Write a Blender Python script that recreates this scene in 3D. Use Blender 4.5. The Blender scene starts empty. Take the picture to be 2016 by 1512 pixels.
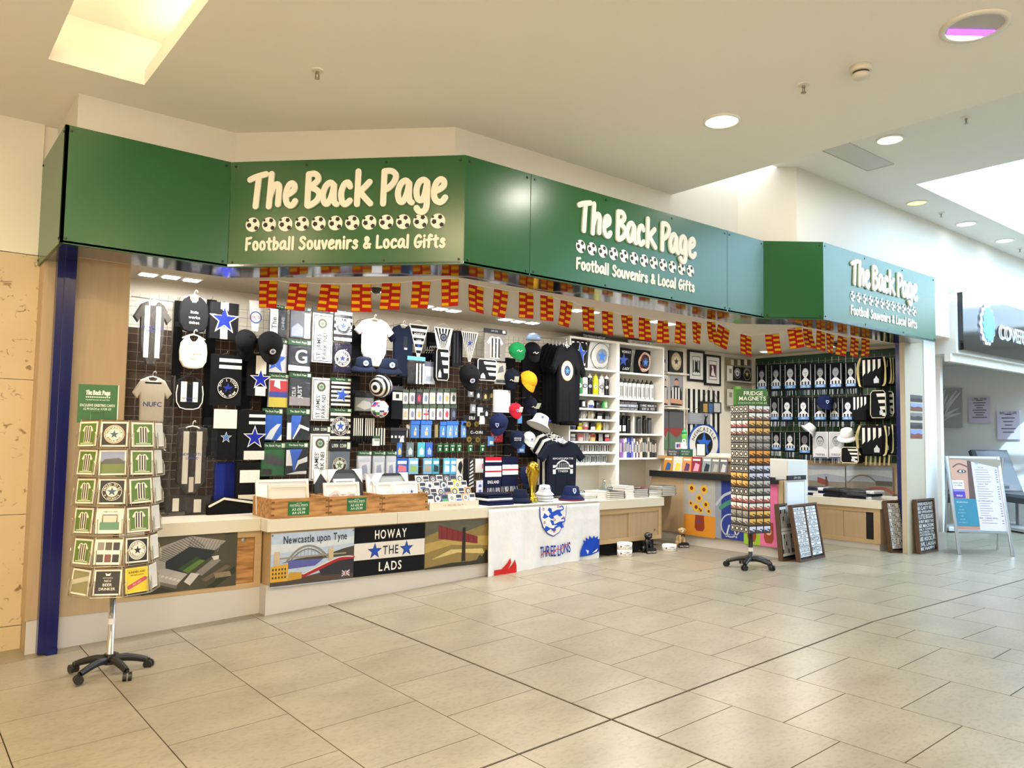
import bpy, math, random
from math import sin, cos, pi, radians, hypot
from mathutils import Vector, Matrix
random.seed(7)
SC = bpy.context.scene
COL = SC.collection

# ------------------------------------------------------------------ camera
FPX = 1535.979
RM = ((0.78010192, 0.05276444, 0.62342354), (-0.62546442, 0.04134254, 0.77915663), (0.01533785, -0.99775082, 0.06525367))
CAMZ = 1.29
cd = bpy.data.cameras.new('camera'); cam = bpy.data.objects.new('camera', cd); COL.objects.link(cam)
cd.sensor_width = 36.0; cd.lens = FPX / 2016 * 36.0; cd.clip_end = 200
cam.matrix_world = Matrix(((RM[0][0], -RM[0][1], -RM[0][2], 0), (RM[1][0], -RM[1][1], -RM[1][2], 0), (RM[2][0], -RM[2][1], -RM[2][2], CAMZ), (0, 0, 0, 1)))
SC.camera = cam
# ------------------------------------------------------------------ world, sun, exposure
w = bpy.data.worlds.new('sky'); SC.world = w; w.use_nodes = True
bgn = w.node_tree.nodes['Background']; bgn.inputs[0].default_value = (0.93, 0.97, 1.0, 1); bgn.inputs[1].default_value = 9.0
sl = bpy.data.lights.new('sun', 'SUN'); sl.energy = 5.0; sl.angle = radians(0.6); sl.color = (1, 0.97, 0.92)
so = bpy.data.objects.new('sun', sl); COL.objects.link(so)
so.rotation_euler = Vector((1.0, 0.6, -0.75)).to_track_quat('-Z', 'Y').to_euler()
SC.view_settings.view_transform = 'Standard'; SC.view_settings.look = 'None'
SC.view_settings.exposure = 0.0; SC.view_settings.gamma = 1.0; SC.view_settings.use_curve_mapping = False

cy_ = SC.cycles; cy_.max_bounces = 6; cy_.diffuse_bounces = 4; cy_.glossy_bounces = 3; cy_.transmission_bounces = 2; cy_.transparent_max_bounces = 10; cy_.caustics_reflective = False; cy_.caustics_refractive = False; cy_.adaptive_threshold = .03; cy_.sample_clamp_indirect = 6; cy_.use_light_tree = False
# ------------------------------------------------------------------ calibrated picture rays onto real planes
def ray(px, py):
    c = ((px - 1008) / FPX, (py - 756) / FPX, 1.0)
    return Vector([sum(RM[i][k] * c[k] for k in range(3)) for i in range(3)])
O = Vector((0, 0, CAMZ))
def at(px, py, X=None, Y=None, Z=None):
    d = ray(px, py)
    t = X / d.x if X is not None else Y / d.y if Y is not None else (Z - CAMZ) / d.z
    return O + d * t
SLOPE, CREASE = 0.046, 5.57
def fz(x): return min(0.0, SLOPE * (x - CREASE))
def fl(px, py):
    p = at(px, py, Z=0)
    if p.x >= CREASE: return p
    d = ray(px, py); t = (-SLOPE * CREASE - CAMZ) / (d.z - SLOPE * d.x)
    return O + d * t

# ------------------------------------------------------------------ materials
def lin(h):
    if not isinstance(h, str): return h
    h = h.lstrip('#'); o = []
    for i in (0, 2, 4):
        c = int(h[i:i + 2], 16) / 255; o.append(c / 12.92 if c <= .04045 else ((c + .055) / 1.055) ** 2.4)
    return tuple(o)
MATS = {}
def nodes(name):
    m = bpy.data.materials.new(name); m.use_nodes = True; MATS[name] = m
    return m, m.node_tree, m.node_tree.nodes['Principled BSDF']
def mat(name, col=None, rough=.5, metal=0.0, var=.06, scale=6.0, stretch=None, bump=0.0, bscale=None, spec=.5, emit=None, alpha=None, coat=0.0, dark=None, detail=3.0):
    m, nt, b = nodes(name); N = nt.nodes.new; L = nt.links.new
    b.inputs['Roughness'].default_value = rough; b.inputs['Metallic'].default_value = metal
    b.inputs['Specular IOR Level'].default_value = spec
    if coat: b.inputs['Coat Weight'].default_value = coat; b.inputs['Coat Roughness'].default_value = .08
    tc = N('ShaderNodeTexCoord'); mp = N('ShaderNodeMapping'); L(tc.outputs['Object'], mp.inputs[0])
    if stretch: mp.inputs['Scale'].default_value = stretch
    nz = N('ShaderNodeTexNoise'); nz.inputs['Scale'].default_value = scale; nz.inputs['Detail'].default_value = detail
    L(mp.outputs[0], nz.inputs['Vector'])
    mx = N('ShaderNodeMix'); mx.data_type = 'RGBA'; L(nz.outputs['Fac'], mx.inputs['Factor'])
    if col is None:
        at_ = N('ShaderNodeAttribute'); at_.attribute_name = 'Col'
        hs = N('ShaderNodeHueSaturation'); hs.inputs['Value'].default_value = 1 - var; L(at_.outputs['Color'], hs.inputs['Color'])
        L(hs.outputs[0], mx.inputs['A']); L(at_.outputs['Color'], mx.inputs['B'])
    else:
        c = lin(col)
        d = lin(dark) if dark else tuple(v * (1 - 2 * var) for v in c)
        mx.inputs['A'].default_value = (*d, 1); mx.inputs['B'].default_value = (*(min(1, v * (1 + .5 * var)) for v in c), 1)
        if dark:
            rp = N('ShaderNodeValToRGB'); rp.color_ramp.elements[0].position = .35; rp.color_ramp.elements[1].position = .62
            L(nz.outputs['Fac'], rp.inputs[0]); L(rp.outputs[0], mx.inputs['Factor'])
    L(mx.outputs['Result'], b.inputs['Base Color'])
    if emit: b.inputs['Emission Strength'].default_value = emit; L(mx.outputs['Result'], b.inputs['Emission Color'])
    if alpha is not None: b.inputs['Alpha'].default_value = alpha
    if bump:
        n2 = N('ShaderNodeTexNoise'); n2.inputs['Scale'].default_value = bscale or scale * 4; n2.inputs['Detail'].default_value = 4
        L(mp.outputs[0], n2.inputs['Vector'])
        bp = N('ShaderNodeBump'); bp.inputs['Strength'].default_value = bump; bp.inputs['Distance'].default_value = .01
        L(n2.outputs['Fac'], bp.inputs['Height']); L(bp.outputs[0], b.inputs['Normal'])
    return m
mat('ink', rough=.5, var=.03, scale=30)
mat('cloth', rough=.9, var=.12, scale=14, bump=.25, bscale=40, spec=.2)
mat('gloss', rough=.22, var=.03, scale=12)
mat('photo', rough=.45, var=.28, scale=22, detail=6)
mat('metal', rough=.3, metal=1, var=.05)
mat('plastic', rough=.4, var=.04)
mat('paint_white', '#dfdacf', .6, var=.015, scale=2)
mat('paint_cream', '#e9e2d4', .65, var=.02, scale=2)
mat('paint_cool', '#e3e3e0', .6, var=.015, scale=2)
mat('ceiling_beige', '#f3f1ec', .8, var=.02, scale=.6)
mat('ceiling_cool', '#eceae6', .8, var=.015, scale=.6)
mat('shop_ceiling', '#cfc8b8', .75, var=.02, scale=1)
mat('oak', '#bba280', .45, var=.10, scale=3, stretch=(9, 9, .6), bump=.08)
mat('oak_flat', '#c2a57c', .45, var=.10, scale=3, stretch=(.7, 9, 9), bump=.08)
mat('crate_pine', '#b98a52', .6, var=.16, scale=4, stretch=(1, 8, 8), bump=.1, dark='#8a5f30')
mat('worktop', '#d8d2c0', .35, var=.02, scale=30)
mat('laminate_grey', '#c9c5c0', .4, var=.02, scale=4)
mat('green_panel', '#1f5a2c', .27, var=.03, scale=1.2, spec=.55)
mat('soffit_steel', '#8f97a8', .12, 1, var=.06, scale=2)
mat('blue_enamel', '#10165a', .22, var=.05, scale=4)
mat('navy_plain', '#15183a', .35, var=.05)
mat('black_plastic', '#17181a', .42, var=.06, bump=.05)
mat('chrome', '#c8c8c8', .18, 1, var=.03)
mat('alu', '#c9ccd0', .3, 1, var=.03)
mat('wire_dark', '#3b352e', .4, .6, var=.05)
mat('wire_light', '#a89a84', .35, .3, var=.05)
mat('brown_board', '#6b4a30', .7, var=.12, scale=3)
mat('green_board', '#153a22', .6, var=.05)
mat('walnut', '#5b412c', .5, var=.15, scale=4, stretch=(1, 1, 6))
mat('black_gloss', '#0c0d10', .08, var=.02, coat=.5)
mat('gold', '#c9a43a', .22, 1, var=.06, scale=14, bump=.3, bscale=30)
mat('lamp_white', '#fff6e4', .5, var=0, emit=9)
mat('lamp_cool', '#f4faff', .5, var=0, emit=9)
mat('lamp_warm', '#ffd79a', .5, var=0, emit=5)
mat('lamp_amber', '#f0e0a0', .5, var=0, emit=1.2)
mat('neon_blue', '#5e97e6', .4, var=.12, scale=30, emit=.2)
mat('halo_white', '#e4ecf6', .4, var=0, emit=.4)
mat('grey_plain', '#8d8d8a', .5, var=.05)
mat('recess_shade', '#14110e', .8, var=.1)  # near-black colour standing in for the shade of recesses
mat('uphol', '#5d5f63', .5, var=.05)

def film(name, tint, fac, rough, bump, ior=1.22):
    m, nt, b = nodes(name); N = nt.nodes.new; L = nt.links.new; nt.nodes.remove(b); out = nt.nodes['Material Output']
    tr_ = N('ShaderNodeBsdfTransparent'); tr_.inputs[0].default_value = (*lin(tint), 1); gl = N('ShaderNodeBsdfGlossy'); gl.inputs['Roughness'].default_value = rough
    fr = N('ShaderNodeFresnel'); fr.inputs[0].default_value = ior; ad = N('ShaderNodeMath'); ad.inputs[1].default_value = fac; L(fr.outputs[0], ad.inputs[0])
    nz = N('ShaderNodeTexNoise'); nz.inputs['Scale'].default_value = 14; nz.inputs['Detail'].default_value = 3; bp = N('ShaderNodeBump'); bp.inputs['Strength'].default_value = bump; bp.inputs['Distance'].default_value = .02
    L(nz.outputs['Fac'], bp.inputs['Height']); L(bp.outputs[0], gl.inputs['Normal'])
    mx = N('ShaderNodeMixShader'); L(ad.outputs[0], mx.inputs[0]); L(tr_.outputs[0], mx.inputs[1]); L(gl.outputs[0], mx.inputs[2]); L(mx.outputs[0], out.inputs['Surface'])
film('clear', '#ffffff', .03, .18, .6, 1.06); film('sky_glass', '#dcedfb', .0, .05, 0, 1.0); film('warm_fill_glass', '#fff4e2', .0, .05, 0, 1.0); film('acrylic', '#e6ecef', .04, .08, .05); film('glassy', '#e8f0f2', .06, .04, .0)  # the warm-tinted film colours the fill daylight of the added rear glazing
def tile_mat():
    m, nt, b = nodes('floor_tile'); N = nt.nodes.new; L = nt.links.new
    tc = N('ShaderNodeNewGeometry'); oi = N('ShaderNodeObjectInfo')
    mp = N('ShaderNodeMapping'); mp.inputs['Scale'].default_value = (1.1, 2.0, 1); L(tc.outputs['Position'], mp.inputs[0])
    n1 = N('ShaderNodeTexNoise'); n1.inputs['Scale'].default_value = 2.2; n1.inputs['Detail'].default_value = 8; L(mp.outputs[0], n1.inputs['Vector'])
    n2 = N('ShaderNodeTexNoise'); n2.inputs['Scale'].default_value = 26; n2.inputs['Detail'].default_value = 4; L(mp.outputs[0], n2.inputs['Vector'])
    mx = N('ShaderNodeMix'); mx.data_type = 'RGBA'; mx.inputs['A'].default_value = (*lin('#8d8573'), 1); mx.inputs['B'].default_value = (*lin('#9e9682'), 1)
    rp = N('ShaderNodeValToRGB'); rp.color_ramp.elements[0].position = .3; rp.color_ramp.elements[1].position = .72
    L(n1.outputs['Fac'], rp.inputs[0]); L(rp.outputs[0], mx.inputs['Factor'])
    m2 = N('ShaderNodeMix'); m2.data_type = 'RGBA'; m2.blend_type = 'MULTIPLY'; m2.inputs['Factor'].default_value = .35
    r2 = N('ShaderNodeValToRGB'); r2.color_ramp.elements[0].position = .35; r2.color_ramp.elements[0].color = (.62, .58, .5, 1); r2.color_ramp.elements[1].position = .5
    L(n2.outputs['Fac'], r2.inputs[0]); L(mx.outputs['Result'], m2.inputs['A']); L(r2.outputs[0], m2.inputs['B'])
    hs = N('ShaderNodeHueSaturation'); mr = N('ShaderNodeMapRange'); mr.inputs['To Min'].default_value = .94; mr.inputs['To Max'].default_value = 1.04
    L(oi.outputs['Random'], mr.inputs['Value']); L(mr.outputs[0], hs.inputs['Value']); L(m2.outputs['Result'], hs.inputs['Color'])
    L(hs.outputs[0], b.inputs['Base Color'])
    rr = N('ShaderNodeMapRange'); rr.inputs['To Min'].default_value = .27; rr.inputs['To Max'].default_value = .36
    L(n1.outputs['Fac'], rr.inputs['Value']); L(rr.outputs[0], b.inputs['Roughness'])
    b.inputs['Specular IOR Level'].default_value = .4
tile_mat()
def stone_mat():
    m, nt, b = nodes('travertine'); N = nt.nodes.new; L = nt.links.new
    tc = N('ShaderNodeNewGeometry')
    n1 = N('ShaderNodeTexNoise'); n1.inputs['Scale'].default_value = 3; n1.inputs['Detail'].default_value = 7; L(tc.outputs['Position'], n1.inputs['Vector'])
    n2 = N('ShaderNodeTexNoise'); n2.inputs['Scale'].default_value = 15; n2.inputs['Detail'].default_value = 5; n2.inputs['Distortion'].default_value = 1.2; L(tc.outputs['Position'], n2.inputs['Vector'])
    mx = N('ShaderNodeMix'); mx.data_type = 'RGBA'; mx.inputs['A'].default_value = (*lin('#c0a880'), 1); mx.inputs['B'].default_value = (*lin('#d4c29c'), 1); L(n1.outputs['Fac'], mx.inputs['Factor'])
    r2 = N('ShaderNodeValToRGB'); r2.color_ramp.elements[0].position = .30; r2.color_ramp.elements[0].color = (.28, .17, .08, 1); r2.color_ramp.elements[1].position = .38
    L(n2.outputs['Fac'], r2.inputs[0])
    m2 = N('ShaderNodeMix'); m2.data_type = 'RGBA'; m2.blend_type = 'MULTIPLY'; m2.inputs['Factor'].default_value = .8
    L(mx.outputs['Result'], m2.inputs['A']); L(r2.outputs[0], m2.inputs['B']); L(m2.outputs['Result'], b.inputs['Base Color'])
    b.inputs['Roughness'].default_value = .3
stone_mat()

# ------------------------------------------------------------------ glyphs from Blender's own font
_G = {}
def glyph(ch):
    if ch in _G: return _G[ch]
    cu = bpy.data.curves.new('g', 'FONT'); cu.body = ch; cu.size = 1; cu.resolution_u = 3; cu.offset = 0.012
    ob = bpy.data.objects.new('g', cu)
    me = bpy.data.meshes.new_from_object(ob)
    vs = [(v.co.x, v.co.y) for v in me.vertices]; fs = [tuple(p.vertices) for p in me.polygons]
    bpy.data.objects.remove(ob); bpy.data.curves.remove(cu); bpy.data.meshes.remove(me)
    if vs:
        x0 = min(v[0] for v in vs); x1 = max(v[0] for v in vs)
        vs = [(v[0] - x0, v[1]) for v in vs]; wd = x1 - x0
    else: wd = .22
    _G[ch] = (vs, fs, wd); return _G[ch]
CAPH = 0.73
def sm(pts, n=5, closed=False):
    if len(pts) < 3: return list(pts)
    out = []; m = len(pts)
    for i in range(m if closed else m - 1):
        p = [pts[(i + k) % m] if closed else pts[max(0, min(m - 1, i + k))] for k in (-1, 0, 1, 2)]
        for j in range(n):
            t = j / n; t2 = t * t; t3 = t2 * t
            out.append(tuple(.5 * (2 * p[1][k] + (p[2][k] - p[0][k]) * t + (2 * p[0][k] - 5 * p[1][k] + 4 * p[2][k] - p[3][k]) * t2 + (3 * p[1][k] - p[0][k] - 3 * p[2][k] + p[3][k]) * t3) for k in range(len(pts[0]))))
    if not closed: out.append(tuple(pts[-1]))
    return out

# ------------------------------------------------------------------ mesh builder (local x right, y up, z toward the viewer)
class MB:
    def __init__(s, M=None): s.V = []; s.F = []; s.C = []; s.M = M or Matrix()
    def add(s, vs, fs, col):
        o = len(s.V); M = s.M
        s.V += [M @ Vector(v) for v in vs]; s.F += [tuple(i + o for i in f) for f in fs]; s.C += [lin(col)] * len(fs); return s
    def box(s, x0, x1, y0, y1, z0, z1, col='#ffffff'):
        return s.add([(x0, y0, z0), (x1, y0, z0), (x1, y1, z0), (x0, y1, z0), (x0, y0, z1), (x1, y0, z1), (x1, y1, z1), (x0, y1, z1)],
                     [(0, 3, 2, 1), (4, 5, 6, 7), (0, 1, 5, 4), (1, 2, 6, 5), (2, 3, 7, 6), (3, 0, 4, 7)], col)
    def rbox(s, x0, x1, y0, y1, z0, z1, col='#ffffff', b=.006, back=True):
        b = min(b, (x1 - x0) * .3, (y1 - y0) * .3, (z1 - z0) * .45)
        return s.slab([(x0, y0), (x1, y0), (x1, y1), (x0, y1)], z0, z1, col, b, back)
    def slab(s, poly, z0, z1, col='#ffffff', b=0.0, back=True):
        n = len(poly)
        A = sum(poly[i][0] * poly[(i + 1) % n][1] - poly[(i + 1) % n][0] * poly[i][1] for i in range(n))
        if A < 0: poly = poly[::-1]
        rings = [[(x, y, z0) for x, y in poly]]
        if b:
            ins = []
            for i in range(n):
                p, q, r = poly[i - 1], poly[i], poly[(i + 1) % n]
                a1 = hypot(q[0] - p[0], q[1] - p[1]) or 1; a2 = hypot(r[0] - q[0], r[1] - q[1]) or 1
                nx = -(q[1] - p[1]) / a1 - (r[1] - q[1]) / a2; ny = (q[0] - p[0]) / a1 + (r[0] - q[0]) / a2
                l = hypot(nx, ny) or 1; k = min(2.0, 2 / l) * b
                ins.append((q[0] + nx / l * k, q[1] + ny / l * k))
            rings += [[(x, y, z1 - b) for x, y in poly], [(x, y, z1) for x, y in ins]]
        else: rings += [[(x, y, z1) for x, y in poly]]
        vs = [v for r in rings for v in r]; fs = []
        for k in range(len(rings) - 1):
            for i in range(n): j = (i + 1) % n; fs.append((k * n + i, k * n + j, (k + 1) * n + j, (k + 1) * n + i))
        fs.append(tuple(range((len(rings) - 1) * n, len(rings) * n)))
        if back: fs.append(tuple(range(n))[::-1])
        return s.add(vs, fs, col)
    def flat(s, poly, z, col):
        A = sum(poly[i][0] * poly[(i + 1) % len(poly)][1] - poly[(i + 1) % len(poly)][0] * poly[i][1] for i in range(len(poly)))
        if A < 0: poly = poly[::-1]
        return s.add([(x, y, z) for x, y in poly], [tuple(range(len(poly)))], col)
    def rect(s, x0, x1, y0, y1, z, col): return s.flat([(x0, y0), (x1, y0), (x1, y1), (x0, y1)], z, col)
    def disc(s, cx, cy, r, z, col, n=24, ry=None):
        ry = ry or r; return s.flat([(cx + r * cos(2 * pi * i / n), cy + ry * sin(2 * pi * i / n)) for i in range(n)], z, col)
    def ring(s, cx, cy, r0, r1, z, col, n=28, k=1.0):
        vs = []; fs = []
        for i in range(n):
            a = 2 * pi * i / n; vs += [(cx + r0 * cos(a), cy + k * r0 * sin(a), z), (cx + r1 * cos(a), cy + k * r1 * sin(a), z)]
        for i in range(n): j = (i + 1) % n; fs.append((2 * i, 2 * i + 1, 2 * j + 1, 2 * j))
        return s.add(vs, fs, col)
    def star(s, cx, cy, r, z, col, k=.4, rot=0, sx=1.0):
        return s.flat([(cx + sx * (r if i % 2 == 0 else r * k) * sin(rot + pi * i / 5), cy + (r if i % 2 == 0 else r * k) * cos(rot + pi * i / 5)) for i in range(10)], z, col)
    def text(s, t, cx, cy, h, z, col, wmax=None, al='c', rot=0.0, track=.09, sx=1.0):
        if t[:1] == '~':   # writing too small to read in the photograph: letter-like strokes, no words
            rn = random.Random(t); n = int(t[1:]); lw = h * .62 * sx; lw = min(lw, (wmax or 9) / n); c_, s_ = cos(rot), sin(rot); x = -n * lw / 2
            for i in range(n):
                if n < 5 or rn.random() > .14:
                    a, b_ = x + lw * .12, x + lw * .82; q = [(a, a + lw * .22, -.5, .5)] + rn.choice([[(b_ - lw * .2, b_, -.5, .5), (a, b_, -.1, .12)], [(a, b_, .26, .5), (a, b_, -.5, -.28)], [(a, b_, .28, .5), (b_ - lw * .2, b_, -.5, .3)], [(a, b_, -.5, -.28)]])
                    for x0, x1, y0, y1 in q: s.add([(cx + u * c_ - v * h * s_, cy + u * s_ + v * h * c_, z) for u, v in ((x0, y0), (x1, y0), (x1, y1), (x0, y1))], [(0, 1, 2, 3)], col)
                x += lw
            return s
        k = h / CAPH; x = 0; it = []
        for ch in t:
            g = glyph(ch); it.append((g, x)); x += g[2] + track
        tw = max(1e-6, x - track); kx = k * sx
        if wmax and tw * kx > wmax: kx = wmax / tw
        ox = -tw * kx / 2 if al == 'c' else 0 if al == 'l' else -tw * kx
        c_, s_ = cos(rot), sin(rot)
        for g, gx in it:
            if not g[0]: continue
            vs = []
            for vx, vy in g[0]:
                a = ox + (gx + vx) * kx; b = vy * k - h / 2
                vs.append((cx + a * c_ - b * s_, cy + a * s_ + b * c_, z))
            s.add(vs, g[1], col)
        return s
    def arctext(s, t, cx, cy, r, a0, a1, h, z, col, flip=False, k=1.0):
        n = len(t)
        for i, ch in enumerate(t):
            a = a0 + (a1 - a0) * (i + .5) / n; x = cx + r * cos(a); y = cy + k * r * sin(a)
            s.text(ch, x, y, h, z, col, rot=a - pi / 2 if not flip else a + pi / 2)
        return s
    def tube(s, pts, r, col='#ffffff', n=6, closed=False, r1=None):
        pts = [Vector(p) for p in pts]; m = len(pts); vs = []; fs = []; up = Vector((0.13, .21, .97))
        for i, p in enumerate(pts):
            d = (pts[(i + 1) % m] - pts[i - 1]) if closed else (pts[min(m - 1, i + 1)] - pts[max(0, i - 1)])
            d = d.normalized() if d.length > 1e-9 else Vector((0, 0, 1))
            u = d.cross(up); u = u.normalized() if u.length > 1e-4 else d.cross(Vector((1, 0, 0))).normalized(); v = d.cross(u)
            rr = r if r1 is None else r + (r1 - r) * i / (m - 1)
            vs += [p + (u * cos(2 * pi * k / n) + v * sin(2 * pi * k / n)) * rr for k in range(n)]
        for i in range(m if closed else m - 1):
            j = (i + 1) % m
            for k in range(n): l = (k + 1) % n; fs.append((i * n + k, i * n + l, j * n + l, j * n + k))
        if not closed: fs += [tuple(range(n)), tuple(range((m - 1) * n, m * n))[::-1]]
        return s.add(vs, fs, col)
    def lathe(s, prof, c=(0, 0, 0), col='#ffffff', n=16, ax='y', sq=1.0, a0=0.0, a1=2 * pi, caps=True):
        vs = []; fs = []; m = len(prof); full = abs(a1 - a0 - 2 * pi) < 1e-6; nn = n if full else n + 1
        for r, h in prof:
            for i in range(nn):
                a = a0 + (a1 - a0) * i / n; x, y = r * cos(a), r * sin(a) * sq
                vs.append((c[0] + x, c[1] + h, c[2] + y) if ax == 'y' else (c[0] + x, c[1] + y, c[2] + h) if ax == 'z' else (c[0] + h, c[1] + x, c[2] + y))
        for k in range(m - 1):
            for i in range(n): j = (i + 1) % nn; fs.append((k * nn + i, (k + 1) * nn + i, (k + 1) * nn + j, k * nn + j))
        if full and caps:
            if prof[0][0] > 1e-4: fs.append(tuple(range(nn)))
            if prof[-1][0] > 1e-4: fs.append(tuple(range((m - 1) * nn, m * nn))[::-1])
        return s.add(vs, fs, col)
    def ball(s, c, r, col='#ffffff', n=14, sq=(1, 1, 1)):
        vs = []; fs = []; m = n // 2
        for k in range(m + 1):
            for i in range(n):
                t = pi * k / m; a = 2 * pi * i / n
                vs.append((c[0] + sq[0] * r * sin(t) * cos(a), c[1] + sq[1] * r * cos(t), c[2] + sq[2] * r * sin(t) * sin(a)))
        for k in range(m):
            for i in range(n): j = (i + 1) % n; fs.append((k * n + i, k * n + j, (k + 1) * n + j, (k + 1) * n + i))
        return s.add(vs, fs, col)
    def grid(s, f, nx, ny, colf):
        vs = [f(i / nx, j / ny) for j in range(ny + 1) for i in range(nx + 1)]
        for j in range(ny):
            for i in range(nx):
                q = [vs[j * (nx + 1) + i], vs[j * (nx + 1) + i + 1], vs[(j + 1) * (nx + 1) + i + 1], vs[(j + 1) * (nx + 1) + i]]
                s.add(q, [(0, 1, 2, 3)], colf if isinstance(colf, str) else colf((i + .5) / nx, (j + .5) / ny))
        return s
    def sheet(s, f, nx, ny, col='#ffffff', th=.004):
        """a welded sheet with thickness; f(u, v) -> (x, y, z)"""
        A = [f(i / nx, j / ny) for j in range(ny + 1) for i in range(nx + 1)]; n = len(A); w1 = nx + 1
        vs = [tuple(p) for p in A] + [(p[0], p[1], p[2] - th) for p in A]; fs = []
        for j in range(ny):
            for i in range(nx):
                a, b, c, d = j * w1 + i, j * w1 + i + 1, (j + 1) * w1 + i + 1, (j + 1) * w1 + i
                fs += [(a, b, c, d), (n + d, n + c, n + b, n + a)]
        for i in range(nx): a = i; b = i + 1; fs.append((n + a, n + b, b, a)); a = ny * w1 + i; b = a + 1; fs.append((a, b, n + b, n + a))
        for j in range(ny): a = j * w1; b = a + w1; fs.append((a, b, n + b, n + a)); a = j * w1 + nx; b = a + w1; fs.append((n + a, n + b, b, a))
        return s.add(vs, fs, col)
    def ribbon(s, pts, wd, z0, z1, col, wf=None, rise=0.0):
        pts = [Vector((p[0], p[1])) for p in pts]; m = len(pts); L = []; R = []
        for i, p in enumerate(pts):
            d = pts[min(m - 1, i + 1)] - pts[max(0, i - 1)]; d = d.normalized() if d.length > 1e-9 else Vector((1, 0))
            ww = wd / 2 * (wf(i / (m - 1)) if wf else 1); q = Vector((-d.y, d.x)) * ww; L.append(p + q); R.append(p - q)
        def cap(i, sg):
            d = (pts[1] - pts[0]) if i == 0 else (pts[-1] - pts[-2]); a = math.atan2(d.y, d.x) + (pi if i == 0 else 0)
            ww = (L[i] - R[i]).length / 2
            return [pts[i] + Vector((cos(a + t), sin(a + t))) * ww for t in (-pi / 2 + pi * k / 6 for k in range(1, 6))]
        out = R + cap(m - 1, 1) + L[::-1] + cap(0, -1); n = len(out)
        hz = [z1 + rise * i for i in range(m)]; hz = hz + [hz[-1]] * 5 + hz[::-1] + [hz[0]] * 5
        vs = [(p.x, p.y, hz[i]) for i, p in enumerate(out)] + [(p.x, p.y, z0) for p in out]; fs = []
        for i in range(m - 1): fs.append((i, i + 1, 2 * m + 5 - 2 - i, 2 * m + 5 - 1 - i))
        fs.append((m - 1, *range(m, m + 5), m + 5)); fs.append((2 * m + 4, *range(2 * m + 5, n), 0))
        for i in range(n): j = (i + 1) % n; fs.append((i, n + i, n + j, j))
        return s.add(vs, fs, col)

def mesh_of(mb, name, loc, smooth=False):
    me = bpy.data.meshes.new(name)
    me.from_pydata([v - loc for v in mb.V], [], mb.F)
    ca = me.color_attributes.new('Col', 'FLOAT_COLOR', 'CORNER'); buf = []
    for p, c in zip(mb.F, mb.C): buf += [c[0], c[1], c[2], 1.0] * len(p)
    ca.data.foreach_set('color', buf)
    if smooth: me.polygons.foreach_set('use_smooth', [True] * len(me.polygons))
    me.validate(); me.update(); return me
def mk(name, me, m, parent=None, loc=(0, 0, 0)):
    o = bpy.data.objects.new(name, me)
    if me is not None and m: me.materials.clear(); me.materials.append(MATS[m])
    COL.objects.link(o); o.location = loc
    if parent: o.parent = parent
    return o
_LB = {}
def tag(o, label=None, cat=None, group=None, kind=None):
    if label: o['label'] = label
    if cat: o['category'] = cat
    if group: o['group'] = group
    if kind: o['kind'] = kind
    return o
class Th:
    def __init__(s, name, label, cat, M=None, group=None, kind=None, loc=None):
        s.M = M or Matrix(); s.loc = Vector(loc) if loc is not None else s.M.to_translation()
        s.o = mk(name, None, None, None, s.loc); tag(s.o, label, cat, group, kind)
    def mb(s): return MB(s.M)
    def add(s, name, mb, m, parent=None, smooth=False, label=None, kind=None):
        o = mk(name, mesh_of(mb, name, s.loc, smooth), m, parent or s.o)
        tag(o, label, None, None, kind); return o
def solo(name, label, cat, mb, m, group=None, kind=None, smooth=False):
    xs = [v.x for v in mb.V]; ys = [v.y for v in mb.V]; zs = [v.z for v in mb.V]
    loc = Vector(((min(xs) + max(xs)) / 2, (min(ys) + max(ys)) / 2, min(zs)))
    return tag(mk(name, mesh_of(mb, name, loc, smooth), m, None, loc), label, cat, group, kind)
def struct(name, mb, m, label=None, parent=None):
    if parent: return mk(name, mesh_of(mb, name, parent.location), m, parent)
    return solo(name, label, None, mb, m, kind='structure')
def frame(o, a, b):
    a = Vector(a).normalized(); n = a.cross(Vector(b)).normalized(); b = n.cross(a)
    return Matrix(((a.x, b.x, n.x, o[0]), (a.y, b.y, n.y, o[1]), (a.z, b.z, n.z, o[2]), (0, 0, 0, 1)))
def plane_pt(M, px, py):
    """picture ray -> local (x, y) on plane z=0 of frame M"""
    n = M.col[2].to_3d(); o = M.to_translation(); d = ray(px, py); t = (o - O).dot(n) / d.dot(n)
    q = M.inverted() @ (O + d * t); return q.x, q.y
def wfr(Y, X=0, Z=0, tilt=0.0): return frame((X, Y, Z), (1, 0, 0), (0, -sin(tilt), cos(tilt)))
def xfr(X, Y=0, Z=0): return frame((X, Y, Z), (0, -1, 0), (0, 0, 1))
def wbox(x0, y0, x1, y1, Y):
    """pixel box -> wall frame centred on it, half sizes (on the plane Y)"""
    ym = (y0 + y1) / 2; xm = (x0 + x1) / 2
    X0 = at(x0, ym, Y=Y).x; X1 = at(x1, ym, Y=Y).x; Z1 = at(xm, y0, Y=Y).z; Z0 = at(xm, y1, Y=Y).z
    return wfr(Y, (X0 + X1) / 2, (Z0 + Z1) / 2), (X1 - X0) / 2, (Z1 - Z0) / 2
def xbox(x0, y0, x1, y1, X):
    ym = (y0 + y1) / 2; xm = (x0 + x1) / 2
    Y0 = at(x0, ym, X=X).y; Y1 = at(x1, ym, X=X).y; Z1 = at(xm, y0, X=X).z; Z0 = at(xm, y1, X=X).z
    return xfr(X, (Y0 + Y1) / 2, (Z0 + Z1) / 2), abs(Y1 - Y0) / 2, (Z1 - Z0) / 2
ORD = 'first second third fourth fifth sixth seventh eighth ninth tenth eleventh twelfth thirteenth fourteenth fifteenth sixteenth seventeenth eighteenth nineteenth twentieth'.split()
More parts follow.
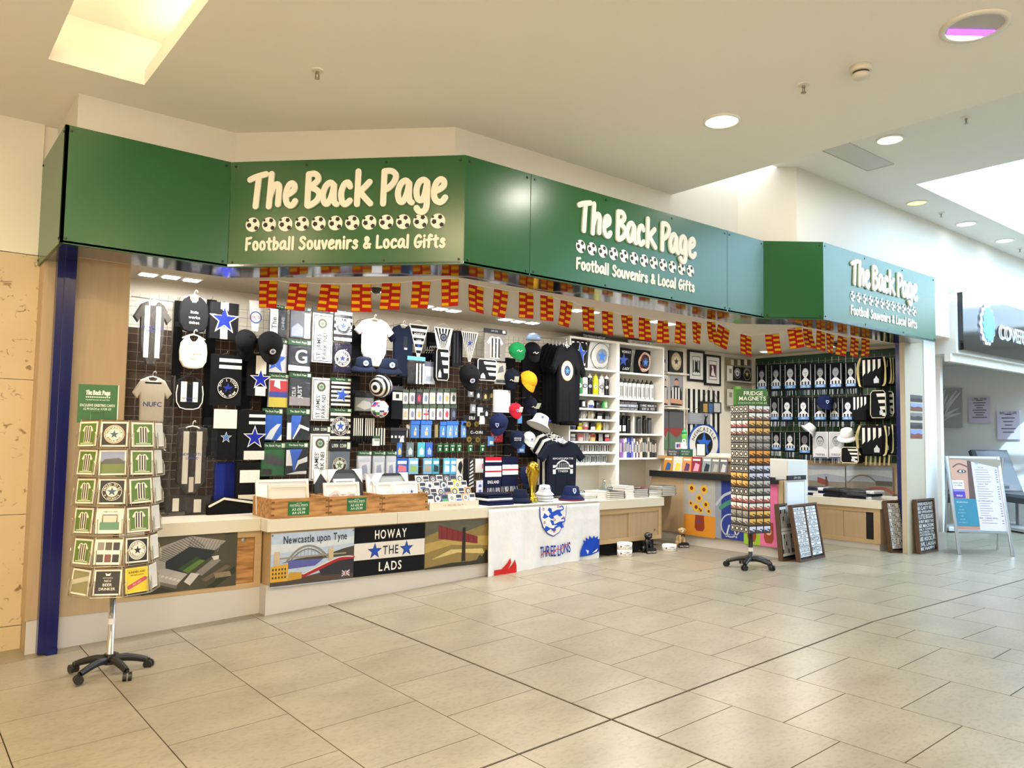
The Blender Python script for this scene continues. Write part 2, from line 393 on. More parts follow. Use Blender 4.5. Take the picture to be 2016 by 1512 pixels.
def nth(i):
    if i < 20: return ORD[i]
    return 'thirtieth' if i == 29 else ('twenty-' if i < 30 else 'thirty-') + ORD[(i - 20) % 10]
# ================================================================== SETTING
CT, CB = .60, .505          # worktop top / underside
YF, YL, YW = 6.0, 6.14, 7.0 # front counter, set-back counter, shop rear wall
XR = 10.25                  # shop side wall
CZ1, CZ2, SZ = 3.45, 3.92, 2.54
DLE = 26
def area(name, loc, sx, sy, en, col, rot=(0, 0, 0)):
    l = bpy.data.lights.new(name, 'AREA'); l.shape = 'RECTANGLE'; l.size = sx; l.size_y = sy; l.energy = en; l.color = col
    o = bpy.data.objects.new(name, l); COL.objects.link(o); o.location = loc; o.rotation_euler = rot; return o
# ---- floor
m = MB()
def gslab(x0, x1, y0, y1, dz):
    a, b = fz(x0) + dz, fz(x1) + dz
    m.add([(x0, y0, a), (x1, y0, b), (x1, y1, b), (x0, y1, a), (x0, y0, a - .1), (x1, y0, b - .1), (x1, y1, b - .1), (x0, y1, a - .1)],
          [(0, 1, 2, 3), (4, 7, 6, 5), (0, 4, 5, 1), (1, 5, 6, 2), (2, 6, 7, 3), (3, 7, 4, 0)], '#4a3a2a')
gslab(-5, CREASE, -5, 7.3, -.005); gslab(CREASE, 24, -5, 9, -.005)
mat('grout', '#33271c', .8, var=.1)
floor = struct('floor', m, 'grout', 'cream stone tile floor of the mall, ramping down at one end')
xs = [2.91 + .596 * k for k in range(-13, 5)] + [CREASE + .01 + .596 * k for k in range(0, 31)]
tiles = []
TL = .585
DIAG = {(round(.526, 1), 4.5), (1.1, 4.2), (1.7, 4.5), (1.7, 3.9), (1.1, 4.8)}
for r in range(len(xs) - 1):
    x0, x1 = xs[r], xs[r + 1]; off = 0 if r % 2 == 0 else TL / 2
    ys = [2.80]; y = 2.80 + (off or TL)
    while y < (7.2 if x0 < 10 else 8.6): ys.append(y); y += TL
    y = 2.80 - (off or TL); lo = []
    while y > -5: lo.append(y); y -= TL
    ys = lo[::-1] + ys
    for k in range(len(ys) - 1):
        y0, y1 = ys[k], ys[k + 1]
        if y0 > (6.36 if x0 < .7 else 6.15 if x0 < 2.4 else 6.0) and x0 < 7: continue
        c = Vector(((x0 + x1) / 2, (y0 + y1) / 2, fz((x0 + x1) / 2)))
        q = Matrix(RM).transposed() @ (c - O)
        vis = q.z > .5
        if not vis: tiles.append((99 + q.length, x0, x1, y0, y1)); continue
        px = 1008 + FPX * q.x / q.z; py = 756 + FPX * q.y / q.z; mg = 900 / max(q.z, .8)
        out_ = px < -mg or px > 2016 + mg or py > 1512 + mg
        tiles.append((q.length + 99 * out_, x0, x1, y0, y1))
tiles.sort()
def tile_geo(mb, x0, x1, y0, y1):
    gx0 = .008 if abs(x0 - 2.91) < .01 else .003; gx1 = .008 if abs(x1 - 2.91) < .01 else .003
    gy0 = .008 if abs(y0 - 2.8) < .01 else .003; gy1 = .008 if abs(y1 - 2.8) < .01 else .003
    X0, X1, Y0, Y1 = x0 + gx0, x1 - gx1, y0 + gy0, y1 - gy1; a, b = fz(X0), fz(X1)
    def pr(poly): 
        n = len(poly)
        mb.add([(x, y, fz(x)) for x, y in poly] + [(x, y, fz(x) - .012) for x, y in poly], [tuple(range(n))] + [(i, i + n, (i + 1) % n + n, (i + 1) % n) for i in range(n)], '#ffffff')
    if x1 < 2.4 and any(abs(x0 - dx) < .13 and abs(y0 - dy) < .15 for dx, dy in DIAG) and (x0, y0) :
        g = .002
        pr([(X0, Y0), (X1, Y0), (X1 - .0, Y0 + g), (X0, Y1 - g)]); pr([(X1, Y0 + 2 * g), (X1, Y1), (X0, Y1)])
    else: pr([(X0, Y0), (X1, Y0), (X1, Y1), (X0, Y1)])
for t in tiles[:298]:
    mb = MB(); tile_geo(mb, *t[1:]); me = mesh_of(mb, 'tile', floor.location); mk('tile', me, 'floor_tile', floor)
mb = MB()
for t in tiles[298:]: tile_geo(mb, *t[1:])
o = mk('far_tiles', mesh_of(mb, 'far_tiles', floor.location), 'floor_tile', floor); o['kind'] = 'stuff'

# ---- ceilings
m = MB()
SX0, SX1, SY0, SY1 = .63, 1.155, 1.2, 5.19
for b in ((-5, SX0, -5, 7.2), (SX1, 5.36, -5, 7.2), (SX0, SX1, SY1, 7.2), (SX0, SX1, -5, SY0)): m.box(b[0], b[1], b[2], b[3], CZ1, CZ1 + .10)
m.box(SX0 - .5, SX1 + .5, SY0 - .5, SY1 + .5, CZ1 + .36, CZ1 + .42)
m.box(SX0 - .14, SX0 - .12, SY0, SY1 + .12, CZ1 + .09, CZ1 + .4); m.box(SX1 + .12, SX1 + .14, SY0, SY1 + .12, CZ1 + .09, CZ1 + .4); m.box(SX0 - .14, SX1 + .14, SY1 + .12, SY1 + .14, CZ1 + .09, CZ1 + .4)
m.box(5.30, 5.36, -5, 7.2, CZ1 + .02, CZ2 + .3)
struct('ceiling_lower', m, 'ceiling_beige', 'low beige plaster ceiling with a long light slot')
m = MB()
KX0, KX1, KY0, KY1 = 8.12, 20.0, -3.0, 3.56
for b in ((5.36, KX0, -5, 4.2), (KX0, KX1, KY1, 4.2), (KX1, 24, -5, 4.2), (KX0, KX1, -5, KY0)): m.box(b[0], b[1], b[2], b[3], CZ2, CZ2 + .12)
struct('ceiling_upper', m, 'ceiling_cool', 'higher pale ceiling around the skylight')
m = MB()
m.box(KX0 - .05, KX0, KY0, KY1, CZ2 + .12, CZ2 + .6); m.box(KX1, KX1 + .05, KY0, KY1, CZ2 + .12, CZ2 + .6)
m.box(KX0, KX1, KY1, KY1 + .05, CZ2 + .12, CZ2 + .6); m.box(KX0, KX1, KY0 - .05, KY0, CZ2 + .12, CZ2 + .6)
struct('trim_1', m, 'paint_cool', 'white upstand round the skylight opening')
t = Th('window_1', 'roof skylight with pale blue steel glazing bars over the mall', None, kind='structure', loc=(KX0, KY0, CZ2 + .6))
for x in (9.2, 11.2, 13.2, 15.2, 17.2):
    b = t.mb(); b.box(x, x + .09, KY0, KY1, CZ2 + .6, CZ2 + .72); t.add('glazing_bar', b, 'paint_cool')
b = t.mb(); b.tube([(KX0, KY1 - .4, CZ2 + .62), (KX0 + 2.2, KY0 + 2.6, CZ2 + .66)], .05); t.add('glazing_bar', b, 'paint_cool')
b = t.mb(); b.box(KX0, KX1, KY0, KY1, CZ2 + .75, CZ2 + .76); t.add('pane', b, 'sky_glass')

# ---- bulkhead wall above the shopfront, stepping with it
path = [(.86, 7.2), (.86, 5.60), (1.875, 5.60), (3.02, 4.46), (6.345, 4.46), (6.735, 4.07), (24, 4.07), (24, 7.2)]
mb = MB(); mb.slab(path, SZ + .02, CZ2 + .02)
struct('wall_bulkhead', mb, 'paint_white', 'white stepped plaster bulkhead above the shop signs')
# ---- the rest of the mall, behind the viewer
mb = MB(); mb.box(.5, 24, -5.1, -5, -.6, 4.1); mb.box(-5, -4.5, -5.1, -5, -.6, 4.1); mb.box(-4.5, .5, -5.1, -5, 3.2, 4.1); struct('wall_opposite', mb, 'grey_plain', 'grey wall on the other side of the mall')
mb = MB(); mb.box(-5.1, -5, -5, 6.5, -.7, 4.1); struct('wall_end', mb, 'paint_cream', 'cream wall closing the low end of the mall')
mb = MB(); mb.box(24, 24.1, -5, 9, -.1, 4.1); struct('wall_far', mb, 'paint_cool', 'pale wall closing the far end of the mall')
t = Th('fill_window', 'added warm tinted glazed opening letting fill daylight into the mall', None, kind='structure', loc=(-4.5, -5.05, -.4))  # unseen glazing, added to bring fill daylight onto ceiling and bulkhead
for x in (-4.5, -3.25, -2.0, -.75, .44): b = t.mb(); b.box(x, x + .06, -5.09, -5.01, -.45, 3.2); t.add('mullion', b, 'alu')
for x in (-4.44, -3.19, -1.94, -.69): b = t.mb(); b.box(x, x + 1.13, -5.055, -5.05, -.45, 3.2); t.add('pane', b, 'warm_fill_glass')
# ---- shop shell
mb = MB(); mb.box(.84, XR + .1, YW, YW + .1, -.3, SZ + .02); struct('wall_back', mb, 'paint_cream', 'cream rear wall of the shop')
mb = MB(); mb.box(XR, XR + .1, 4.62, YW, -.1, SZ + .02); struct('wall_right', mb, 'paint_cream', 'side wall of the shop behind the scarves')
mb = MB(); mb.box(.80, .90, YL + .03, YW, -.3, SZ); struct('wall_side', mb, 'oak', 'oak lined end wall of the shop')
mb = MB()
for poly in ([(.85, 5.95), (1.9, 5.95), (3.12, 4.70), (6.5, 4.70), (6.95, 4.30), (XR, 4.30), (XR, YW), (.85, YW)],): mb.slab(poly, SZ, SZ + .03)
struct('ceiling_shop', mb, 'shop_ceiling', 'low cream ceiling inside the shop')

# ---- stone wall beside the shop
WS = struct('wall_left', MB().box(-5, .90, 6.38, 6.5, -.5, 3.6), 'paint_cream', 'wall of cream travertine slabs under a pale panel')
zb = [-.25] + [at(20, y, Y=6.36).z for y in (1232, 1013, 746, 497)]
for i in range(4):
    for x0, x1 in ((-2.6, -.9), (-.9, .80)):
        struct('stone_slab', MB().box(x0 + .002, x1 - .002, 6.35, 6.38, zb[i] + .002, zb[i + 1] - .003), 'travertine', parent=WS)
zt = at(50, 200, Y=6.36).z
struct('wall_panel', MB().box(-2.6, .775, 6.352, 6.38, zb[4] + .004, zt), 'paint_cream', parent=WS)
struct('wall_panel', MB().box(-2.6, .775, 6.352, 6.38, zt + .004, 3.5), 'paint_cream', parent=WS)

# ---- oak side panel, plinths
t = Th('trim_2', 'tall oak veneer panel at the end of the shopfront', None, kind='structure', loc=(.8, YL, 0))
b = t.mb(); b.box(.80, 1.335, YL, YL + .05, .005, 2.53); t.add('panel', b, 'oak')
b = t.mb(); b.box(.79, .83, YL + .001, 6.38, .0, 2.53); t.add('panel', b, 'oak')
def plinth(nm, x0, x1, y, ztop, m='laminate_grey', dy=.04, label=''):
    a, b_ = fz(x0), fz(x1)
    mb = MB().add([(x0, y, a - .05), (x1, y, b_ - .05), (x1, y + dy, b_ - .05), (x0, y + dy, a - .05), (x0, y, ztop), (x1, y, ztop), (x1, y + dy, ztop), (x0, y + dy, ztop)],
                  [(0, 1, 5, 4), (1, 2, 6, 5), (2, 3, 7, 6), (3, 0, 4, 7), (4, 5, 6, 7)], '#ffffff')
    return struct(nm, mb, m, label)
plinth('baseboard_left', .80, 2.40, YL + .005, .06, label='grey laminate plinth under the set-back counter')
plinth('baseboard_front', 2.40, 5.86, YF + .02, .085, label='grey laminate plinth under the long counter')
struct('baseboard_return', MB().box(2.385, 2.3995, YF + .02, YL + .03, -.2, .085), 'laminate_grey', 'short return of the grey counter plinth')

# ---- shutter guides
def guide(x, y, z0, z1, w, label):
    t = Th('shutter_guide', label, 'shutter rail', loc=(x, y, z0))
    b = t.mb(); b.box(x - w / 2, x + w / 2, y - .03, y + .05, z0, z1); t.add('rail', b, 'blue_enamel')
    b = t.mb(); b.box(x - w * .12, x + w * .12, y - .045, y - .03, z0, z1); t.add('rib', b, 'blue_enamel')
    b = t.mb(); b.box(x - .01, x + w / 2, y - .05, y + .04, z0 - .012, z0 + .03); t.add('foot', b, 'blue_enamel')
guide(.915, 6.07, fz(.9) + .012, 2.5, .115, 'dark blue shutter rail standing against the oak panel')
p = at(1777, 900, Y=4.33); guide(p.x, 4.33, .012, 2.5, .07, 'slim dark blue shutter rail beside the photo column')

# ---- neighbouring column, strip and small pictures
mat('column_beige', '#bdb19a', .65, var=.02)
mb = MB(); mb.box(9.20, 9.67, 4.2, 4.26, 0, SZ + .5); struct('column_1', mb, 'column_beige', 'beige plaster column at the end of the shop')
mb = MB(); mb.box(9.672, 9.98, 4.19, 4.3, 0, 3.0); struct('column_2', mb, 'paint_cool', 'bright white pilaster of the next unit')
mb = MB(); mb.box(9.675, 10.05, 4.13, 4.18, 0, .2); struct('baseboard_right', mb, 'laminate_grey', 'white block plinth of the pilaster')

# ---- soffit under the sign
P = [(.775, 6.36), (.775, 5.46), (1.805, 5.46), (2.97, 4.253), (6.455, 4.253), (6.905, 3.90), (9.365, 3.92)]
I = [(.95, 6.36), (.95, 5.86), (1.96, 5.86), (3.13, 4.66), (6.60, 4.66), (7.05, 4.30), (9.365, 4.32)]
FZ0, FZ1 = 2.43, 3.18
mb = MB()
for k in range(1, 6):
    q = [P[k], P[k + 1], I[k + 1], I[k]]; mb.slab(q, FZ0 + .006, FZ0 + .02)
mb.slab([P[0], P[1], I[1], I[0]], FZ0 + .006, FZ0 + .02)
struct('trim_3', mb, 'soffit_steel', 'polished steel underside of the green sign')
mb = MB()
for k in range(1, 6):
    a, b_ = Vector((*I[k], 0)), Vector((*I[k + 1], 0)); M = frame((a.x, a.y, 0), b_ - a, (0, 0, 1)); L_ = (b_ - a).length
    q = MB(M); q.box(0, L_, FZ0 + .006, SZ + .02, -.012, 0); mb.V, mb.F, mb.C = mb.V + q.V, mb.F + [tuple(i + len(mb.V) for i in f) for f in q.F], mb.C + q.C
struct('trim_4', mb, 'shop_ceiling', 'inner edge of the sign soffit')

# ---- downlights in both ceilings
def downlight(px, py, Z, r, label, lampm='lamp_white', en=0, col=(1, .95, .86), group='round ceiling downlights'):
    p = at(px, py, Z=Z); t = Th('ceiling_downlight', label, 'downlight', loc=p, group=group)
    t.M = Matrix.Translation(p)
    b = t.mb(); b.lathe([(r, 0), (r, -.008), (r * .88, -.014), (r * .86, .0), (r * .84, .03)], col='#f2efe8', n=28, ax='z'); t.add('trim_ring', b, 'plastic', smooth=True)
    b = t.mb(); b.lathe([(r * .85, -.003), (.001, -.003)], col='#ffffff', n=28, ax='z', caps=False); t.add('diffuser', b, lampm)
    if en: area('downlight_glow', p + Vector((0, 0, -.03)), r * 1.4, r * 1.4, en, col)
downlight(1421, 237, CZ1, .125, 'glowing round downlight alone on the beige ceiling', en=22)
downlight(1752, 274, CZ2, .115, 'glowing round downlight beside the ceiling vent grille', en=16)
downlight(1902, 440, CZ2, .115, 'bright round downlight below the skylight edge', 'lamp_cool')
downlight(1805, 399, CZ2, .11, 'dim yellow round downlight near the skylight corner', 'lamp_amber')
downlight(1978, 473, CZ2, .11, 'pale round downlight farthest along the high ceiling', 'lamp_cool')
p = at(1919, 51, Z=CZ1); t = Th('ceiling_luminaire', 'large round recessed ceiling light with violet lit louvres', 'ceiling light', Matrix.Translation(p))
b = t.mb(); b.lathe([(.165, 0), (.165, -.01), (.135, -.012), (.134, -.004)], col='#ece7de', n=36, ax='z', caps=False); t.add('trim_ring', b, 'plastic', smooth=True)
b = t.mb(); b.lathe([(.136, -.004), (.001, -.004)], col='#b9b4b0', n=32, ax='z', caps=False); t.add('reflector', b, 'plastic')
mat('lamp_violet', '#a060e0', .5, var=0, emit=2)
for k in range(6):
    b = t.mb(); y = -.028 - .016 * k; h = math.sqrt(max(.0001, .128 ** 2 - y * y)); b.box(-h, h, y - .004, y + .004, -.012, -.005, '#d8c8ff')
    b.V = [Matrix.Translation(p) @ Matrix.Rotation(radians(142), 4, 'Z') @ (v - p) for v in b.V]; t.add('louvre', b, 'lamp_violet' if k < 4 else 'lamp_cool')
for i, (x, y) in enumerate([(x, y) for x in (-3.2, -.9, 3.3) for y in (-3.4, -.9, 1.6)] + [(-3.2, 4.0), (-.9, 4.0), (.35, 2.6), (1.9, .6)]):  # unseen lamps added for fill; the amber ones warm the left floor
    t = Th('ceiling_downlight', '%s unseen warm fill downlight added over the mall walkway' % nth(i), 'downlight', Matrix.Translation((x, y, CZ1)), 'round ceiling downlights')
    b = t.mb(); b.lathe([(.125, 0), (.125, -.008), (.11, -.014), (.107, .0), (.105, .03)], col='#f2efe8', n=20, ax='z'); t.add('trim_ring', b, 'plastic'); b = t.mb(); b.lathe([(.106, -.003), (.001, -.003)], n=20, ax='z', caps=False); t.add('diffuser', b, 'lamp_white')
    area('downlight_glow', (x, y, CZ1 - .03), .2, .2, (70 if i == 11 else 44 if i > 8 else DLE), (1, .95, .87) if i < 9 else (1, .74, .42))
# smoke detector, sprinklers, vent, dome camera
p = at(1695, 131, Z=CZ1); t = Th('smoke_detector', 'white round smoke detector on the beige ceiling', 'smoke detector', Matrix.Translation(p))
b = t.mb(); b.lathe([(.06, 0), (.06, -.03), (.052, -.034)], col='#e4ded2', n=24, ax='z'); t.add('base', b, 'plastic', smooth=True)
b = t.mb(); b.lathe([(.045, -.034), (.043, -.048)], col='#3a3632', n=20, ax='z'); t.add('vent_ring', b, 'plastic')
b = t.mb(); b.lathe([(.052, -.048), (.046, -.066), (.02, -.072), (.001, -.072)], col='#ded7ca', n=24, ax='z'); t.add('cap', b, 'plastic', smooth=True)
for px, py, Z, lab in ((625, 138, CZ1, 'small sprinkler head over the first green sign'), (1582, 166, CZ1, 'small sprinkler head near the smoke detector'),
                       (1902, 231, CZ2, 'small sprinkler head on the high ceiling before the skylight'), (1853, 419, CZ2, 'small sprinkler head under the skylight edge'), (2008, 489, CZ2, 'small sprinkler head farthest along the high ceiling')):
    p = at(px, py, Z=Z); t = Th('sprinkler_head', lab, 'sprinkler', Matrix.Translation(p), group='ceiling sprinklers')
    b = t.mb(); b.lathe([(.038, 0), (.036, -.006), (.012, -.01)], col='#e8e2d6', n=18, ax='z'); t.add('plate', b, 'plastic')
    b = t.mb(); b.tube([(0, 0, -.01), (0, 0, -.022)], .011, '#b8b0a0', 8); b.tube([(.009, 0, -.02), (.011, 0, -.05)], .003, '#8a8378'); b.tube([(-.009, 0, -.02), (-.011, 0, -.05)], .003, '#8a8378')
    b.lathe([(.016, -.05), (.016, -.054)], col='#b8b0a0', n=10, ax='z'); t.add('frame', b, 'metal')
q = [at(*c, Z=CZ2) for c in ((1619, 293), (1667, 280), (1757, 322), (1708, 335))]
x0, x1 = min(v.x for v in q), max(v.x for v in q); y0, y1 = min(v.y for v in q), max(v.y for v in q)
t = Th('vent_grille', 'rectangular perforated air vent flush in the high ceiling', 'vent', loc=((x0 + x1) / 2, (y0 + y1) / 2, CZ2))
b = t.mb(); b.box(x0, x1, y0, y1, CZ2 - .006, CZ2 + .01); t.add('face', b, 'laminate_grey')
for a in ((x0 - .008, x1 + .008, y0 - .008, y0), (x0 - .008, x1 + .008, y1, y1 + .008), (x0 - .008, x0, y0, y1), (x1, x1 + .008, y0, y1)):
    b = t.mb(); b.box(*a, CZ2 - .01, CZ2); t.add('frame', b, 'laminate_grey')
# ---- cove lamps in the ceiling slot
for x in (SX0 - .06, SX1 + .06):
    mb = MB(); mb.box(x - .02, x + .02, SY0 + .1, SY1, CZ1 + .105, CZ1 + .125)
    solo('cove_lamp', 'warm light strip hidden along the %s edge of the ceiling slot' % ('outer' if x < .8 else 'inner'), 'light strip', mb, 'lamp_warm')
for x in (SX0 - .06, SX1 + .06): area('cove_glow', (x, (SY0 + SY1) / 2, CZ1 + .14), .04, SY1 - SY0 - .2, 4, (1, .84, .6), (pi, 0, 0))
# ---- square downlights of the shop ceiling
FIX = [(292, 538, 'A'), (337, 543, 'A'), (378, 549, 'A'), (838, 601, 'B'), (866, 606, 'B'), (893, 610, 'B'), (995, 627, 'C'), (1020, 631, 'C'), (1048, 634, 'C'), (1135, 609, 'D'), (1165, 613, 'D'), (1292, 631, 'E'), (1318, 636, 'E'), (1508, 691, 'F'), (1640, 680, 'F')]
sets = {'A': 'oak panel end', 'B': 'pennants', 'C': 'green cap', 'D': 'middle of the long sign', 'E': 'white shelves', 'F': 'scarf wall'}
cnt = {}
for px, py, g in FIX:
    p = at(px, py, Z=SZ); cnt[g] = cnt.get(g, 0) + 1
    if p.y > YW - .2: p = at(px, py, Y=YW - .25); p.z = SZ
    t = Th('square_downlight', '%s square shop downlight of the set near the %s' % (nth(cnt[g] - 1), sets[g]), 'downlight', Matrix.Translation((p.x, p.y, SZ)), 'square downlights inside the shop')
    b = t.mb(); b.box(-.07, .07, -.07, .07, -.012, 0, '#f2efe8'); t.add('frame', b, 'plastic')
    b = t.mb(); b.box(-.055, .055, -.055, .055, -.018, -.011); t.add('diffuser', b, 'lamp_cool')
for x, y, en in ((1.9, 6.35, 30), (3.3, 6.1, 34), (4.7, 5.9, 34), (6.2, 5.9, 34), (7.6, 5.7, 30), (9.0, 5.5, 34), (5.2, 5.0, 20)):
    area('shop_glow', (x, y, SZ - .03), .5, .2, en, (1, .97, .92))
# ================================================================== GREEN SIGN PANELS
STK = {
 'T': (.56, [[(0, .84), (.2, .92), (.54, 1.0)], [(.30, .92), (.26, .5), (.22, .03)]]),
 'h': (.46, [[(.12, 1.0), (.09, .5), (.06, .02)], [(.08, .30), (.16, .52), (.28, .68), (.38, .62), (.37, .35), (.36, .08)]]),
 'e': (.42, [[(.07, .34), (.2, .40), (.34, .50), (.35, .64), (.24, .70), (.11, .58), (.05, .34), (.09, .12), (.22, .03), (.32, .06), (.40, .16)]]),
 'B': (.50, [[(.08, .96), (.07, .5), (.06, .03)], [(.08, .95), (.26, .97), (.38, .88), (.36, .74), (.12, .56)], [(.12, .56), (.32, .50), (.44, .36), (.38, .18), (.22, .06), (.10, .01)]]),
 'a': (.50, [[(.40, .60), (.28, .69), (.13, .60), (.04, .36), (.08, .12), (.18, .06), (.28, .18), (.36, .40), (.40, .62), (.40, .30), (.43, .10), (.50, .04)]]),
 'c': (.42, [[(.37, .56), (.30, .68), (.16, .62), (.06, .38), (.10, .12), (.22, .03), (.38, .14)]]),
 'k': (.52, [[(.08, 1.0), (.07, .5), (.06, .03)], [(.44, .68), (.26, .50), (.08, .34)], [(.16, .38), (.32, .2), (.48, .04)]]),
 'P': (.50, [[(.08, .98), (.07, .5), (.06, .03)], [(.08, .98), (.30, .98), (.44, .86), (.40, .68), (.26, .52), (.10, .42)]]),
 'g': (.46, [[(.38, .62), (.26, .70), (.12, .62), (.05, .40), (.09, .16), (.20, .10), (.30, .24), (.38, .62), (.38, .2), (.36, -.12), (.26, -.24), (.14, -.22), (.07, -.13)]]),
 'F': (.42, [[(.07, .97), (.06, .5), (.05, .03)], [(.07, .95), (.2, .95), (.38, 1.0)], [(.07, .52), (.18, .52), (.32, .55)]]),
 'o': (.42, [[(.22, .66), (.09, .58), (.05, .34), (.10, .10), (.22, .04), (.34, .14), (.37, .36), (.31, .60), (.22, .66), (.14, .63)]]),
 't': (.36, [[(.18, .92), (.17, .4), (.18, .1), (.28, .03)], [(.03, .64), (.17, .65), (.34, .69)]]),
 'b': (.42, [[(.08, 1.0), (.07, .5), (.06, .04)], [(.08, .40), (.18, .62), (.30, .60), (.37, .38), (.31, .12), (.18, .04), (.07, .08)]]),
 'l': (.16, [[(.09, 1.0), (.08, .5), (.07, .03)]]),
 'S': (.48, [[(.42, .84), (.32, .98), (.16, .92), (.11, .74), (.26, .56), (.40, .38), (.36, .14), (.20, .02), (.05, .14)]]),
 'u': (.44, [[(.07, .66), (.06, .3), (.12, .08), (.22, .05), (.32, .2), (.37, .66)], [(.37, .66), (.36, .3), (.39, .04)]]),
 'v': (.40, [[(.04, .66), (.12, .3), (.19, .04), (.28, .3), (.36, .66)]]),
 'n': (.42, [[(.07, .66), (.06, .3), (.05, .03)], [(.06, .30), (.16, .56), (.27, .66), (.34, .54), (.34, .3), (.35, .04)]]),
 'i': (.16, [[(.08, .66), (.07, .3), (.07, .04)], [(.08, .90), (.085, .93)]]),
 'r': (.34, [[(.07, .66), (.06, .3), (.05, .03)], [(.06, .34), (.13, .54), (.22, .65), (.32, .63)]]),
 's': (.38, [[(.32, .56), (.24, .66), (.12, .60), (.12, .46), (.24, .36), (.32, .22), (.26, .06), (.14, .03), (.04, .12)]]),
 '&': (.52, [[(.48, .34), (.30, .08), (.14, .06), (.07, .22), (.20, .46), (.36, .68), (.30, .86), (.18, .84), (.17, .66), (.30, .38), (.46, .06)]]),
 'L': (.42, [[(.09, .98), (.07, .5), (.06, .05)], [(.06, .05), (.2, .05), (.38, .09)]]),
 'G': (.52, [[(.44, .84), (.34, .97), (.20, .90), (.07, .62), (.06, .28), (.17, .05), (.33, .08), (.43, .26), (.44, .44)], [(.26, .42), (.36, .43), (.50, .46)]]),
 'f': (.34, [[(.34, .90), (.25, .99), (.16, .86), (.15, .5), (.13, .03)], [(.02, .58), (.15, .60), (.30, .63)]]),
}
def marker(mb, ch, x, y, h, wd, z0, z1, col, sx=1.0):
    for k, st in enumerate(STK[ch][1]):
        pts = sm([(x + p[0] * h * sx, y + p[1] * h) for p in st], 4)
        mb.ribbon(pts, wd, z0, z1 + .0012 * k, col, rise=.0001)
def marker_line(mb, s, x0, x1, y, h, wd, z0, z1, col, gap=.10):
    tot = sum((.3 if c == ' ' else STK[c][0] + gap) for c in s) - gap; sx = (x1 - x0) / (tot * h); x = x0
    for c in s:
        if c != ' ': marker(mb, c, x, y, h, wd, z0, z1, col, sx)
        x += (.3 if c == ' ' else STK[c][0] + gap) * h * sx
def football(mb, cx, cy, r, z):
    mb.disc(cx, cy, r, z, '#f4f1ea', 22)
    for a, d, k in ((1.05, .62, .33), (pi + .15, .50, .36), (-.75, .72, .33), (2.45, .88, .2)):
        x, y = cx + r * d * cos(a), cy + r * d * sin(a)
        mb.flat([(x + r * k * cos(a + 2 * pi * i / 5), y + r * k * sin(a + 2 * pi * i / 5)) for i in range(5)], z + .001, '#17130f')
TW = [('T', 195, 345), ('h', 340, 470), ('e', 480, 590), ('B', 650, 790), ('a', 780, 915), ('c', 920, 1030), ('k', 1045, 1190), ('P', 1250, 1390), ('a', 1370, 1505), ('g', 1510, 1640), ('e', 1645, 1765)]
def panel(name, label, k, a0=None, a1=None, sign=None, cat='sign panel'):
    A, B = Vector((*P[k], FZ0)), Vector((*P[k + 1], FZ0)); M = frame(A, B - A, (0, 0, 1)); L_ = (B - A).length
    a0 = a0 if a0 is not None else 0; a1 = a1 if a1 is not None else L_
    t = Th(name, label, cat, M); h = FZ1 - FZ0
    b = t.mb(); g0, g1 = (a0 and .0015), (.0015 if a1 < L_ - .01 else 0); b.slab([(a0 + g0, 0), (a1 - g1, 0), (a1 - g1, h), (a0 + g0, h)], -.022, 0, b=.0015); t.add('board', b, 'green_panel')
    pts = [(a0 + .035, .035), (a1 - .035, .035), (a0 + .035, h - .035), (a1 - .035, h - .035)]
    if a1 - a0 > 1.2: pts += [(a0 + (a1 - a0) * f, y) for f in (.33, .67) for y in (.035, h - .035)]
    for x, y in pts:
        s = t.mb(); s.lathe([(.009, 0), (.008, .004), (.001, .005)], (x, y, 0), '#0d1f12', 8, 'z'); t.add('screw', s, 'plastic')
    if sign is not None:
        x0, y0, s = sign  # left edge, baseline of title, metres per tracing unit
        for ch, l, r in TW:
            q = t.mb(); marker(q, ch, x0 + (l - 195 + 18) * s, y0, 262 * s, 47 * s, 0.0005, .014, '#f1ece0', (r - l - 34) / (STK[ch][0] * 262 - 20)); t.add('letter', q, 'ink')
        for i in range(12):
            q = t.mb(); football(q, x0 + (47 + i * 133.2) * s, y0 - 132 * s, 57 * s, .003); t.add('football_disc', q, 'ink')
        q = t.mb(); marker_line(q, 'Football Souvenirs & Local Gifts', x0 - 2 * s, x0 + 1572 * s, y0 - 332 * s, 96 * s, 20 * s, .001, .004, '#f1ece0'); t.add('lettering', q, 'ink')
    return t
MC = frame((*P[2], FZ0), Vector((*P[3], 0)) - Vector((*P[2], 0)), (0, 0, 1))
xl = plane_pt(MC, 488, 400)[0]; xr_ = plane_pt(MC, 877.7, 400)[0]; S_ = (xr_ - xl) / 1570; yb = plane_pt(MC, 680, 405.5)[1]
panel('fascia_panel', 'short green end panel turned toward the stone wall', 0)
panel('fascia_panel', 'plain green sign panel above the oak panel', 1)
panel('shop_sign', 'green shop sign facing the mall with marker lettering and a row of footballs', 2, sign=(xl, yb, S_))
MD = frame((*P[3], FZ0), Vector((*P[4], 0)) - Vector((*P[3], 0)), (0, 0, 1))
d1 = plane_pt(MD, 1044, 450)[0]; d2 = plane_pt(MD, 1431.8, 540)[0]; xd = plane_pt(MD, 1135, 480)[0]; xd2 = plane_pt(MD, 1366, 520)[0]
yd = plane_pt(MD, 1148, 461)[1]
panel('fascia_panel', 'plain green panel between the first and second lettered signs', 3, 0, d1)
panel('shop_sign', 'long receding green shop sign with lettering, above the bunting middle', 3, d1, d2, sign=(xd, yb, (xd2 - xd) / 1570))
panel('fascia_panel', 'narrow pale-lit green panel after the long receding sign', 3, d2)
panel('fascia_panel', 'dark green square panel turned between the two receding signs', 4)
